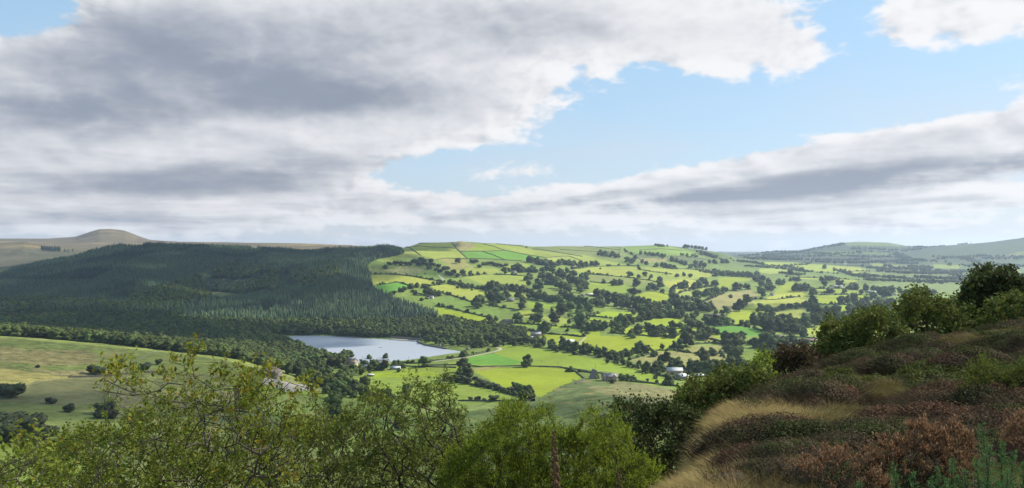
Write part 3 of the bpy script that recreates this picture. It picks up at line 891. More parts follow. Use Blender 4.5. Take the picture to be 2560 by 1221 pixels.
_t = (1 + 5 ** .5) / 2
ICO_V = np.array([(-1, _t, 0), (1, _t, 0), (-1, -_t, 0), (1, -_t, 0), (0, -1, _t), (0, 1, _t), (0, -1, -_t), (0, 1, -_t), (_t, 0, -1), (_t, 0, 1), (-_t, 0, -1), (-_t, 0, 1)], float)
ICO_V /= np.linalg.norm(ICO_V[0])
ICO_F = np.array([(0, 11, 5), (0, 5, 1), (0, 1, 7), (0, 7, 10), (0, 10, 11), (1, 5, 9), (5, 11, 4), (11, 10, 2), (10, 7, 6), (7, 1, 8), (3, 9, 4), (3, 4, 2), (3, 2, 6), (3, 6, 8), (3, 8, 9), (4, 9, 5), (2, 4, 11), (6, 2, 10), (8, 6, 7), (9, 8, 1)])


def ico(sub):
    V, Fc = ICO_V.copy(), ICO_F.copy()
    for _ in range(sub):
        V = list(map(tuple, V)); cache = {}; out = []

        def mid(a, b):
            k = (min(a, b), max(a, b))
            if k not in cache:
                p = np.array(V[a]) + np.array(V[b]); p /= np.linalg.norm(p); V.append(tuple(p)); cache[k] = len(V) - 1
            return cache[k]
        for a, b, c in Fc:
            ab, bc, ca = mid(a, b), mid(b, c), mid(c, a)
            out += [(a, ab, ca), (b, bc, ab), (c, ca, bc), (ab, bc, ca)]
        V = np.array(V); Fc = np.array(out)
    return V, Fc


ICO2 = ico(2)


def quads(P, N, size, r, aspect=1.0, tri=False):
    """leaf quads at points P with outward directions N (jittered)"""
    n = len(P)
    d = N + r.normal(0, .42, (n, 3)); d /= np.linalg.norm(d, axis=1, keepdims=True)
    u = np.cross(d, r.normal(0, 1, (n, 3))); u /= np.linalg.norm(u, axis=1, keepdims=True) + 1e-9
    v = np.cross(d, u)
    s = (size * r.uniform(.6, 1.35, n))[:, None]
    a, b = u * s * aspect, v * s
    bend = d * s * .35
    V = np.stack([P - a * .5 - b * .5, P + a * .5 - b * .4 + bend, P + a * .45 + b * .5, P - a * .4 + b * .55 + bend], 1).reshape(-1, 3)
    Q = np.arange(n * 4).reshape(n, 4)
    return V, Q


def tube(path, radii, k=6):
    path = np.array(path, float); n = len(path)
    t = np.gradient(path, axis=0); t /= np.linalg.norm(t, axis=1, keepdims=True) + 1e-9
    ref = np.array([0.3, 0.9, 0.1]) if abs(t[0, 2]) > .7 else np.array([0, 0, 1.0])
    u = np.cross(t, ref); u /= np.linalg.norm(u, axis=1, keepdims=True) + 1e-9
    w = np.cross(t, u)
    ang_ = np.linspace(0, 2 * math.pi, k, endpoint=False)
    V = path[:, None] + (u[:, None] * np.cos(ang_)[None, :, None] + w[:, None] * np.sin(ang_)[None, :, None]) * np.asarray(radii)[:, None, None]
    idx = np.arange(n * k).reshape(n, k)
    nx = np.roll(idx, -1, axis=1)
    Q = np.stack([idx[:-1], nx[:-1], nx[1:], idx[1:]], -1).reshape(-1, 4)
    return V.reshape(-1, 3), Q


class Acc:
    def __init__(s): s.V = []; s.Q = []; s.T = []; s.n = 0; s.mq = []; s.mt = []

    def add(s, V, Fc, mi=0):
        Fc = np.asarray(Fc) + s.n
        if len(Fc) == 0: return
        if Fc.shape[1] == 4: s.Q.append(Fc); s.mq += [mi] * len(Fc)
        else: s.T.append(Fc); s.mt += [mi] * len(Fc)
        s.V.append(np.asarray(V, float)); s.n += len(V)

    def mesh(s, name, mats, smooth_=False):
        F_ = []; mi = []
        if s.Q: F_.append(np.concatenate(s.Q)); mi += s.mq
        if s.T: F_.append(np.concatenate(s.T)); mi += s.mt
        return mesh_np(name, np.concatenate(s.V), F_, mats, smooth_, mi)


def crown_parts(seed, nl=13, nq=620, shape='round'):
    """crown of unit height and unit width standing on z = 0.. 1 with the trunk foot at 0"""
    r = np.random.default_rng(seed)
    acc = Acc()
    lumps = []
    for k in range(nl):
        if shape == 'round':
            a = r.uniform(0, 6.283); rr = .34 * math.sqrt(r.uniform(0, 1)); h = r.uniform(.14, .84)
            rr *= math.sqrt(max(.08, 1 - ((h - .34) / .56) ** 2)) * 1.12
            rad = r.uniform(.12, .22) * (1.1 if h < .65 else .85)
        elif shape == 'tall':
            a = r.uniform(0, 6.283); h = r.uniform(.2, .88); rr = .2 * (1 - abs(h - .45)) * r.uniform(.3, 1); rad = r.uniform(.12, .19)
        else:  # low bush
            a = r.uniform(0, 6.283); rr = .36 * math.sqrt(r.uniform(0, 1)); h = r.uniform(.18, .6); rad = r.uniform(.16, .26)
        lumps.append((rr * math.cos(a), rr * math.sin(a), h, rad))
    lumps.append((0, 0, .55 if shape != 'bush' else .35, .27))
    IV, IF = ico(2)
    for (x, y, h, rad) in lumps:
        P = IV * rad * .97
        P = P * (1 + .26 * vn(P[:, 0] * 14 + seed, P[:, 1] * 14, P[:, 2] * 14, 5))[:, None]
        P = P * np.array([1, 1, .85]) + (x, y, h)
        P[:, 2] = np.maximum(P[:, 2], .07)
        acc.add(P, IF)
    per = nq // len(lumps)
    L = np.array(lumps)
    for (x, y, h, rad) in lumps:
        N = r.normal(0, 1, (per, 3)); N /= np.linalg.norm(N, axis=1, keepdims=True)
        N[:, 2] = np.abs(N[:, 2]) * .9 + N[:, 2] * .1
        P = N * rad * r.uniform(.85, 1.18, (per, 1)) * np.array([1, 1, .85]) + (x, y, h)
        keep = np.ones(per, bool)
        for (x2, y2, h2, r2) in lumps:
            if (x2, y2, h2, r2) == (x, y, h, rad): continue
            keep &= (np.linalg.norm((P - (x2, y2, h2)) / (1, 1, .85), axis=1) > r2 * .8)
        V, Q = quads(P[keep], N[keep], .06, r)
        acc.add(V, Q)
    tr = Acc()
    V, Q = tube([(0, 0, -.06), (.005, 0, .12), (.0, .01, .3), (.01, 0, .5)], [.034, .024, .02, .01], 6)
    tr.add(V, Q)
    for k in range(4):
        a = k * 1.6 + seed; c, s_ = math.cos(a), math.sin(a)
        V, Q = tube([(0, 0, .2 + .03 * k), (c * .1, s_ * .1, .34 + .03 * k), (c * .22, s_ * .22, .5)], [.014, .010, .004], 5)
        tr.add(V, Q)
    return acc, tr


def joined(name, acc, tr, mats):
    a = Acc()
    for src, mi in ((acc, 0), (tr, 1)):
        a.V += src.V
        off = a.n
        for q in src.Q: a.Q.append(q + off)
        for t in src.T: a.T.append(t + off)
        a.mq += [mi] * len(src.mq); a.mt += [mi] * len(src.mt)
        a.n += src.n
    return a.mesh(name, mats)


BROAD = []
for k in range(9):
    sh = ['round', 'round', 'round', 'round', 'round', 'round', 'tall', 'round', 'round'][k]
    ac, tr = crown_parts(100 + k, 12 + k % 4, 620, sh)
    BROAD.append((ac.mesh('crown', [M_LEAF]), tr.mesh('trunk', [M_BARK], True), joined('broad_tree', ac, tr, [M_LEAF, M_BARK])))
LIGHT = []
for k in range(4):
    ac, tr = crown_parts(200 + k, 13, 900, ['round', 'tall', 'round', 'tall'][k])
    LIGHT.append((ac.mesh('crown', [M_LEAFL]), tr.mesh('trunk', [M_BARK], True), joined('light_tree', ac, tr, [M_LEAFL, M_BARK])))
BUSH = []
for k in range(4):
    ac, tr = crown_parts(300 + k, 11, 700, 'bush')
    BUSH.append((ac.mesh('foliage', [M_SCRUB]), tr.mesh('stem', [M_BARK], True), joined('bush', ac, tr, [M_SCRUB, M_BARK])))


def conifer_mesh(seed, mat, slim=1.0):
    r = np.random.default_rng(seed)
    a = Acc()
    nt_ = 9
    for t in range(nt_):
        z0 = .10 + .84 * (t / nt_) ** .95
        R = (.19 * (1 - t / nt_) ** .8 + .012) * slim * r.uniform(.88, 1.1)
        h = .19 * (1 - .45 * t / nt_)
        n = 9
        ang0 = r.uniform(0, 6.28)
        V = [(0, 0, z0 + h)]; Fc = []
        for i in range(2 * n):
            q = ang0 + i * math.pi / n
            rr = R * (1.0 if i % 2 == 0 else .55) * r.uniform(.82, 1.15)
            V.append((rr * math.cos(q), rr * math.sin(q), z0 + (0 if i % 2 == 0 else .035) + r.uniform(-.015, .015)))
        for i in range(2 * n): Fc.append((0, 1 + i, 1 + (i + 1) % (2 * n)))
        a.add(V, np.array(Fc), 0)
    V, Q = tube([(0, 0, -.05), (0, 0, .5), (0, 0, .97)], [.02, .013, .003], 5)
    a.add(V, Q, 1)
    return a.mesh('conifer', [mat, M_BARK])


CONIF = [conifer_mesh(400 + k, M_CON, [1, .85, 1.15, .95][k]) for k in range(4)]
CONIFM = [conifer_mesh(440 + k, M_CONM, [1.05, .9][k]) for k in range(2)]
CONIFL = [conifer_mesh(420 + k, M_CONL, [1.15, 1.3][k]) for k in range(2)]


def scatter(name, meshes, P, scl, which, label, cat, group=None, kind='stuff'):
    """one object: many small plants stood on points, by geometry nodes"""
    P = np.asarray(P, np.float32)
    me = bpy.data.meshes.new(name)
    me.vertices.add(len(P)); me.vertices.foreach_set('co', P.ravel())
    a = me.attributes.new('sc', 'FLOAT_VECTOR', 'POINT'); a.data.foreach_set('vector', np.asarray(scl, np.float32).ravel())
    a = me.attributes.new('rot', 'FLOAT_VECTOR', 'POINT')
    R = np.zeros((len(P), 3), np.float32); R[:, 2] = rng.uniform(0, 6.28, len(P)); R[:, 0] = rng.normal(0, .03, len(P)); R[:, 1] = rng.normal(0, .03, len(P))
    a.data.foreach_set('vector', R.ravel())
    a = me.attributes.new('idx', 'INT', 'POINT'); a.data.foreach_set('value', np.asarray(which, np.int32))
    o = link(name, me)
    tag(o, label, cat, group, kind)
    coll = bpy.data.collections.new(name + '_sources')
    for i, m_ in enumerate(meshes):
        coll.objects.link(bpy.data.objects.new(f'{name}_{i:02d}', m_))
    nt = bpy.data.node_groups.new(name, 'GeometryNodeTree')
    nt.interface.new_socket('Geometry', in_out='INPUT', socket_type='NodeSocketGeometry')
    nt.interface.new_socket('Geometry', in_out='OUTPUT', socket_type='NodeSocketGeometry')
    gi, go = nt.nodes.new('NodeGroupInput'), nt.nodes.new('NodeGroupOutput')
    ci = nt.nodes.new('GeometryNodeCollectionInfo'); ci.inputs['Collection'].default_value = coll
    ci.inputs['Separate Children'].default_value = True; ci.inputs['Reset Children'].default_value = True
    ip = nt.nodes.new('GeometryNodeInstanceOnPoints'); ip.inputs['Pick Instance'].default_value = True

    def na(nm, ty):
        n = nt.nodes.new('GeometryNodeInputNamedAttribute'); n.data_type = ty; n.inputs['Name'].default_value = nm
        return n.outputs['Attribute']
    nt.links.new(gi.outputs[0], ip.inputs['Points']); nt.links.new(ci.outputs[0], ip.inputs['Instance'])
    nt.links.new(na('idx', 'INT'), ip.inputs['Instance Index'])
    nt.links.new(na('rot', 'FLOAT_VECTOR'), ip.inputs['Rotation']); nt.links.new(na('sc', 'FLOAT_VECTOR'), ip.inputs['Scale'])
    nt.links.new(ip.outputs[0], go.inputs[0])
    md = o.modifiers.new('plants', 'NODES'); md.node_group = nt
    return o


RM = horizon_rows()


def visible(X, Y, top, margin=6):
    """could the top of a plant be seen over the land in front of it"""
    z = H(X, Y) + top
    i, j = to_ij(X / Y * F + 1280, Y)
    row = RM[np.clip(j.astype(int) - 3, 0, None), i.astype(int)]
    return (HZ - z / Y * F) < row + margin


def jitter_grid(poly, step, r):
    p = np.array(poly); x0, y0 = p.min(0); x1, y1 = p.max(0)
    gx, gy = np.meshgrid(np.arange(x0, x1, step), np.arange(y0, y1, step))
    gx = gx.ravel() + r.uniform(-.48, .48, gx.size) * step; gy = gy.ravel() + r.uniform(-.48, .48, gy.size) * step
    k = in_poly(gx, gy, poly)
    return gx[k], gy[k]


# conifer plantation on the far side of the lake
cx, cy = jitter_grid(WOODS['conifers'], 5.8, rng)
k = visible(cx, cy, 19, 8) & (np.abs(cx / cy * F) < 1700)
cx, cy = cx[k], cy[k]
ppx = cx / cy * F + 1280; ppy = HZ - H(cx, cy) / cy * F


def sel(poly): return in_poly(ppx, ppy, poly)


young = sel([(335, 645), (420, 628), (560, 640), (620, 655), (540, 690), (430, 712), (225, 702), (300, 665)]) | sel([(-500, 703), (270, 700), (300, 735), (240, 762), (-500, 758)]) | sel([(330, 720), (470, 715), (560, 740), (470, 765), (350, 760)])
pn = fbm(cx / 130, cy / 130, 3, 61)
mixed = sel([(500, 690), (600, 655), (700, 680), (690, 730), (560, 740), (430, 775), (300, 770), (330, 745)]) | sel([(720, 700), (760, 680), (860, 650), (850, 690), (760, 720)]) | sel([(-500, 752), (150, 752), (300, 765), (450, 780), (450, 800), (-500, 790)])
fire = (sel([(338, 622), (420, 618), (424, 622), (345, 627)])) | ((np.abs(fbm(cx / 420, cy / 420, 2, 66)) < .018))
hgt = np.where(young, rng.uniform(5, 8, len(cx)), rng.uniform(9, 16, len(cx)) * (1 + .45 * np.round(pn * 2.2) / 2.2))
isb = mixed & (rng.random(len(cx)) < .62)
bright = sel([(585, 650), (640, 648), (645, 700), (600, 705)]) | sel([(725, 690), (760, 668), (815, 660), (800, 690), (740, 705)])
isl = ~isb & (young | bright | (pn > .20)) & (rng.random(len(cx)) < .8)
which = np.where(isl, 4 + rng.integers(0, 2, len(cx)), rng.integers(0, 4, len(cx)))
pm = fbm(cx / 75 + 7, cy / 75, 2, 63)
which = np.where(~isl & ((pn < -.12) | (pm > .25)), 6 + rng.integers(0, 2, len(cx)), which)
keep = ~isb & ~fire
wid = np.where(young, hgt * 1.25, hgt)
scl = np.stack([wid, wid, hgt], 1)
print('conifers', keep.sum())
scatter('conifer_plantation', CONIF + CONIFL + CONIFM, np.stack([cx, cy, H(cx, cy)], 1)[keep], scl[keep], which[keep],
        'dark green conifer plantation covering the shaded hillside behind the lake', 'conifer wood')
kb = isb & ~fire & (rng.random(len(cx)) < .62)
BX = [cx[kb]]; BY = [cy[kb]]; BS = [rng.uniform(9, 15, kb.sum())]; BL = [rng.random(kb.sum()) < .3]

# broadleaved wood along both shores
gx, gy = jitter_grid(WOODS['broad_mix'], 7.5, rng)
k = visible(gx, gy, 13, 6); gx, gy = gx[k], gy[k]
inlake = in_poly(gx, gy, LAKE) | (dist_line(gx, gy, LAKE, True) < 6)
gx, gy = gx[~inlake], gy[~inlake]
BX.append(gx); BY.append(gy); BS.append(rng.uniform(8, 15, len(gx))); BL.append(rng.random(len(gx)) < .14)
fx = np.array([-600, 0, 200, 400, 600, 660, 720, 800, 870]); fy = np.array([850, 866, 868, 872, 892, 905, 960, 1010, 1062])
sx, sy = np.meshgrid(np.arange(-900, 0, 8.0), np.arange(850, 1460, 8.0))
sx = sx.ravel() + rng.uniform(-4, 4, sx.size); sy = sy.ravel() + rng.uniform(-4, 4, sy.size)
sp_ = sx / sy * F + 1280
k = (sp_ < 868) & (sy > np.interp(sp_, fx, fy)) & ~in_poly(sx, sy, LAKE) & (dist_line(sx, sy, LAKE, True) > 7) & visible(sx, sy, 15, 6)
# the lake shows over the trees: keep them low near its shore
k &= ~((np.abs(sp_ - 674) < 36) & (sy < 880))
k &= ~((sp_ > 700) & (sy > 1180 + (868 - sp_) * .9))
sx, sy = sx[k], sy[k]
BX.append(sx); BY.append(sy); BS.append(rng.uniform(11, 17, len(sx))); BL.append(rng.random(len(sx)) < .05)

TREES = []       # (X, Y, width, height, kind, set name)


def put(cr, lst, kind='B', dw=60, name=None, ymin=YMIN, hk=.95):
    for t in lst:
        x, y = t[0], t[1]; w = t[2] if len(t) > 2 else dw
        sc_ = {'c3': 3.938, 'c4': 3.938, 'c5': 3.815, 'cm': 4.0, 'cn': 4.0, 'c0': 1.0, 'cl': 4.0}[cr.__name__]
        g = G(*cr(x, y), ymin)
        W = min(w / sc_ / F * g.y * (.92 if name == 'streamside' else 1.2), 30)
        TREES.append([g.x, g.y, W, W * hk * rng.uniform(.9, 1.12), kind, name])


put(c3, [(247, 328, 50), (968, 270, 60), (1013, 385, 60), (1085, 385, 50), (1160, 380, 35), (1640, 118, 20), (1355, 1090, 60), (1235, 840, 30), (865, 790, 22), (640, 380, 14), (610, 412, 20), (460, 388, 20)])
put(c3, [(300, 290), (350, 285), (400, 292), (450, 290), (520, 262), (560, 272), (600, 252), (620, 292), (650, 292), (680, 330), (700, 265), (720, 302), (745, 345), (790, 362), (770, 315), (830, 342), (870, 332), (860, 382), (900, 392), (920, 372), (955, 408), (690, 300), (580, 295), (640, 262), (500, 290)], 'S', 52)
put(c3, [(1100, 265), (1140, 270), (1170, 315, 48), (1210, 290), (1250, 290), (1290, 290), (1330, 300), (1360, 300), (1390, 310), (1440, 300, 40), (1500, 320)], 'S', 48)
put(c3, [(1420, 375, 70), (1465, 355, 50), (1540, 350, 74), (1585, 360, 80), (1560, 320, 60), (1690, 360, 78), (1655, 350, 50)])
put(c3, [(1660, 262, 72), (1700, 268, 70), (1740, 272, 66), (1780, 284, 66), (1830, 294, 76), (1870, 294, 60), (1840, 352, 80), (1900, 312, 60), (1950, 292, 66), (2000, 282, 66), (2060, 292, 66), (2110, 294, 60), (2170, 302, 60), (2230, 302, 58), (2280, 298, 58), (2330, 296, 58)])
put(c3, [(1800, 362, 60), (1900, 372, 70), (1960, 402, 80), (2010, 432, 80), (2060, 462, 90), (2100, 482, 80), (2150, 502, 90), (2190, 532, 90), (2180, 452, 80), (2220, 442, 80), (2100, 402, 70), (2040, 372, 70), (2160, 562, 80), (2230, 502, 70),
         (1660, 442, 80), (1660, 492, 70), (1720, 520, 50), (1780, 522, 80), (1800, 442, 90), (1860, 442, 90), (1900, 482, 90), (1840, 482, 60), (1950, 522, 90), (2000, 542, 90), (2050, 582, 90), (1960, 472, 70), (1750, 470, 60)])
put(c3, [(1290, 542, 100), (1350, 542, 120), (1300, 642, 110), (1380, 655, 110), (1440, 605, 80), (1340, 592, 120), (1450, 522, 60), (1500, 532, 70), (1550, 537, 70), (1600, 545, 70), (1650, 562, 60), (1690, 582, 56), (1560, 622, 80), (1140, 692, 90), (1200, 665, 80), (1170, 712, 70), (1180, 640, 70)])
put(c3, [(890, 470), (930, 482), (970, 492), (1010, 502), (1060, 512), (1110, 517), (1160, 527), (1200, 527), (1250, 520), (390, 552), (430, 552, 60), (500, 522, 60), (560, 507, 48), (615, 497, 34), (635, 495, 28), (330, 582), (300, 592)], 'B', 48)
put(c3, [(660, 582, 90), (690, 572, 60), (735, 592, 50), (770, 592, 62), (710, 437, 30), (760, 472, 34), (720, 482, 34), (800, 457, 30), (830, 462, 30), (780, 695, 44), (865, 708, 26), (810, 690, 30)])
put(c3, [(1600, 722, 80), (1600, 662, 70), (1750, 772, 110), (1760, 842, 90), (1690, 832, 60), (1555, 852, 100), (1275, 842, 70), (1340, 842, 60), (1700, 622, 90), (1760, 632, 90), (1820, 642, 90), (1880, 652, 80), (1930, 662, 80), (1980, 622, 90), (2030, 642, 90), (2090, 652, 90), (2150, 672, 90), (2210, 692, 90), (2270, 692, 80), (2330, 692, 90), (1990, 702, 90), (2080, 742, 100), (1980, 782, 110), (2170, 762, 90), (2190, 832, 110), (2240, 822, 80), (2250, 752, 80), (1890, 752, 50), (2060, 802, 40), (1920, 862, 120), (2060, 867, 60), (2170, 892, 130), (2250, 902, 60), (2310, 927, 90), (1820, 972, 120), (1605, 982, 70), (2100, 912, 50), (2045, 942, 40), (2185, 952, 30)])
put(c4, [(395, 328, 20), (285, 380, 50), (430, 470, 45), (540, 490, 70), (580, 488, 70), (605, 480, 50), (685, 405, 62), (755, 500, 92), (775, 415, 40), (680, 565, 50), (735, 577, 75), (790, 565, 40), (895, 522, 70), (975, 457, 65), (985, 517, 80), (930, 542, 70), (870, 542, 60), (1005, 560, 40), (840, 402, 56), (900, 417, 40), (1045, 380, 30), (1150, 407, 40), (1220, 402, 50), (1280, 412, 46)])
put(c4, [(380, 196), (420, 202), (460, 205), (500, 210), (540, 216), (570, 216), (400, 180), (450, 186), (520, 195)], 'B', 48, 'clump')
put(c4, [(660, 262, 70), (710, 272, 60), (740, 242, 60), (810, 272, 50), (850, 287, 44), (640, 145, 24), (700, 185, 30), (650, 160, 26)])
put(c4, [(800, 182), (840, 187), (880, 192), (920, 197), (960, 197), (1000, 207), (1030, 212), (945, 98, 26), (965, 100, 26), (985, 102, 26), (1010, 104, 26), (1055, 108, 22), (1230, 122), (1265, 122), (1300, 124), (1335, 128), (1370, 134), (1405, 138), (1440, 144), (1390, 180), (1420, 190), (1450, 196), (1480, 204), (1510, 214), (1535, 222)], 'B', 40, 'skyline')
put(c4, [(945, 307), (1010, 302), (1040, 317, 60), (1080, 322), (1120, 322, 40), (1100, 252, 60), (1150, 262), (1200, 282), (1240, 292), (1280, 322), (1330, 322), (1330, 292, 60), (1390, 302, 80), (1420, 312), (1470, 277), (1520, 277), (1600, 272, 60), (1640, 272)], 'B', 50)
put(c4, [(1530, 402, 60), (1520, 362, 50), (1570, 387, 60), (1610, 397, 60), (1650, 392, 60), (1700, 402, 60), (1750, 402, 60), (1800, 402, 60), (1840, 402, 60), (1870, 412, 60), (1930, 402, 80), (1920, 452, 80), (1960, 442, 80), (2000, 452, 70), (1990, 502, 90), (2050, 482, 80), (2080, 542, 90), (2040, 542, 80), (1990, 602, 90), (1975, 560, 70), (2160, 487, 110), (2195, 480, 60), (2270, 447, 40), (2310, 447, 50), (2350, 452, 50), (2330, 542, 80), (1740, 542, 80), (1720, 502, 50), (1780, 522, 60), (1830, 527, 70)])
put(c4, [(1220, 522, 80), (1190, 522, 50), (1130, 512, 40), (1320, 542, 80), (1370, 522, 80), (1410, 472, 80), (1440, 492, 60), (1530, 502, 110), (1530, 582, 110), (1480, 592, 90), (1440, 602, 80), (1350, 622, 90), (1380, 582, 40), (1600, 552, 60), (1640, 552, 50), (1675, 612, 40), (1110, 572, 110), (1110, 642, 110), (1150, 662, 80), (1200, 642, 60), (1260, 637, 60), (1300, 632, 40)])
put(c4, [(360, 602, 80), (420, 602, 80), (480, 612, 80), (540, 622, 76), (600, 642, 80), (660, 652, 80), (720, 652, 80), (780, 662, 80), (820, 664, 70), (400, 662, 90), (470, 682, 90), (540, 692, 90), (610, 712, 90), (680, 722, 90), (740, 742, 90), (800, 752, 80), (860, 742, 90), (920, 762, 90), (870, 692, 80), (930, 712, 80), (980, 742, 80), (1040, 702, 80), (1080, 692, 80), (1130, 722, 90), (1190, 732, 100), (1250, 742, 100), (1300, 742, 90), (1370, 732, 100), (1430, 742, 90), (1490, 732, 80), (1360, 682, 80), (1480, 702, 70), (1040, 802, 80), (1100, 802, 80), (1150, 807, 80), (1200, 802, 80), (800, 832, 90), (860, 822, 90), (920, 812, 90), (970, 802, 80), (720, 782, 70), (1250, 842, 80), (1310, 832, 80), (1340, 802, 70), (1300, 902, 90), (1330, 892, 70), (1280, 882, 70)])
put(c4, [(330, 932, 90), (390, 902, 80), (440, 932, 80), (525, 892, 70), (590, 882, 110), (660, 872, 110), (580, 947, 90), (640, 922, 100), (710, 857, 70), (770, 842, 60), (760, 962, 100), (860, 932, 80), (900, 942, 80), (960, 952, 76), (1010, 952, 70), (1060, 947, 70), (705, 1007, 60), (930, 987, 70), (965, 990, 60), (1115, 1002, 100), (1115, 907, 80), (1190, 912, 70), (1240, 962, 80), (1280, 967, 70), (1325, 977, 45), (1400, 952, 90), (1450, 962, 80), (1500, 967, 76), (1380, 912, 60), (1440, 862, 80), (1480, 872, 80), (1540, 882, 110), (1600, 882, 110), (1650, 872, 80), (1790, 887, 62), (1840, 882, 50), (1030, 992, 40)])
put(c4, [(1770, 742, 110), (1840, 692, 110), (1640, 772, 86), (1540, 772, 50), (1590, 762, 40), (1980, 752, 90), (2040, 762, 80), (2080, 792, 80), (2190, 732, 60), (2250, 712, 50), (2130, 747, 50), (2330, 702, 50), (1910, 872, 110), (1960, 862, 90), (2010, 852, 90), (2070, 842, 90), (2100, 872, 90), (2150, 882, 90), (2000, 922, 120), (2080, 942, 130), (2160, 942, 120), (2230, 932, 110), (2290, 922, 120), (2330, 962, 110), (2340, 902, 90), (2190, 850, 90), (2260, 860, 90)])
put(c4, [(1230, 1092, 150), (1130, 1122, 80), (1180, 1105, 90), (1440, 1027, 90), (1370, 1017, 70), (1640, 1052, 110), (1710, 1057, 110), (1770, 1052, 110), (1800, 1012, 70), (1730, 1132, 130), (1650, 1142, 80), (800, 1152, 110), (860, 1162, 80), (985, 1122, 16), (1048, 1125, 16), (1950, 1102, 100), (2020, 1092, 130), (2100, 1112, 130), (2170, 1122, 110), (1900, 1072, 70), (2060, 1032, 100), (2280, 1062, 100), (1730, 1232, 130), (1420, 1242, 100), (1500, 1182, 80), (1530, 1172, 50), (2000, 1202, 60), (2070, 1192, 50), (2120, 1192, 80), (1050, 1242, 90), (2190, 1060, 80), (2240, 1120, 90)])
put(c4, [(30, 1100, 130), (90, 1120, 120), (150, 1140, 120), (230, 1152, 120), (300, 1162, 110), (370, 1172, 110), (440, 1188, 110), (510, 1190, 100), (560, 1200, 90), (610, 1190, 90), (660, 1185, 90), (700, 1178, 80), (240, 1085, 40), (270, 1080, 40)], 'B', 60, 'streamside')
put(c3, [(1560, 1060, 110), (1640, 1068, 110), (1720, 1078, 110), (1800, 1092, 110), (1880, 1100, 110), (1500, 1050, 90), (1450, 1040, 90), (1760, 1060, 100), (1640, 1040, 100)], 'B', 60, 'streamside')
put(cn, [(1050, 500, 90), (1110, 530, 90), (1170, 555, 90), (1220, 560, 60), (1260, 570, 50), (980, 480, 90)], 'B', 60, 'streamside')
put(c5, [(390, 562, 110), (350, 572, 80), (440, 572, 100), (500, 615, 116), (505, 680, 80), (590, 482, 100), (620, 522, 60), (640, 472, 90), (690, 472, 60), (765, 522, 90), (740, 502, 60), (870, 552, 80), (910, 552, 70), (1010, 562, 90), (960, 592, 50), (1080, 572, 70), (1130, 572, 60), (1190, 572, 60), (1090, 652, 110), (1200, 632, 120), (1160, 622, 90), (1260, 582, 80), (1330, 592, 100), (1380, 642, 110), (1450, 622, 100), (1520, 612, 90), (1580, 602, 80), (1650, 602, 60)])
put(c5, [(780, 692, 80), (830, 687, 80), (890, 672, 90), (970, 682, 60), (1010, 707, 80), (1170, 692, 60), (1210, 692, 60), (1270, 682, 60), (1040, 752, 100), (1120, 732, 100), (1160, 772, 110), (1230, 722, 80), (1270, 762, 70), (215, 742, 60), (290, 727, 50), (350, 717, 50), (430, 712, 60), (490, 702, 60), (530, 692, 60), (630, 792, 80), (710, 792, 110), (850, 792, 110), (960, 762, 110), (960, 822, 120), (870, 862, 110), (480, 782, 110), (540, 802, 110), (440, 862, 90), (430, 902, 90), (520, 902, 120), (600, 882, 100), (660, 882, 100), (730, 872, 100), (790, 862, 90), (350, 962, 90), (425, 1002, 80), (600, 1012, 82), (300, 1072, 100), (240, 1082, 80), (650, 585, 60), (690, 588, 50), (800, 590, 50)])
put(c5, [(1525, 492, 50), (1650, 496, 60), (1725, 498, 44), (400, 382, 80), (290, 412, 70), (620, 352, 80), (1190, 342, 80), (1240, 347, 60), (1810, 325, 60), (1000, 440, 100)])
# near valley: hedgerow bushes and lone trees
put(cm, [(1685, 392, 112), (1130, 333, 70), (1295, 325, 80), (1090, 395, 80), (1190, 420, 90), (1285, 425, 90), (1380, 365, 50), (1430, 372, 60), (1470, 402, 60), (1520, 360, 40), (2080, 292, 74), (2070, 440, 130), (2110, 500, 130), (2040, 470, 90), (2420, 182, 74), (1255, 690, 80), (1330, 692, 90), (1895, 385, 30), (1065, 450, 44), (1050, 345, 36)])
put(cm, [(1900, 525, 90), (1960, 530, 70), (2030, 545, 100), (2130, 560, 90), (2190, 520, 60), (2240, 575, 110), (2290, 590, 80), (2350, 600, 70), (2420, 630, 90), (2480, 645, 70), (2560, 655, 90), (2150, 722, 50), (2215, 725, 60), (2280, 728, 36), (2380, 735, 90)], 'S', 60, 'hedge')
put(cn, [(150, 552, 112), (560, 598, 40), (590, 596, 60), (1000, 718, 56), (1110, 690, 70), (1160, 690, 70), (1210, 690, 60), (1340, 620, 36), (1440, 670, 44), (1570, 735, 115), (1445, 722, 46), (80, 820, 90), (160, 850, 110), (120, 890, 110), (200, 880, 70), (30, 800, 90), (1310, 600, 30)])
put(cn, [(1350, 600, 110), (1320, 590, 80), (1430, 590, 90), (1480, 560, 80), (1550, 500, 90), (1500, 600, 80), (1600, 560, 90), (1660, 560, 90), (1700, 590, 80), (1800, 590, 110), (1850, 600, 120), (1920, 620, 120), (1920, 510, 110), (1980, 620, 120), (2060, 600, 100), (2230, 490, 140), (2110, 570, 100), (2200, 560, 120), (1980, 440, 60), (2030, 440, 60), (2100, 440, 40), (2290, 600, 120), (2020, 560, 90)])
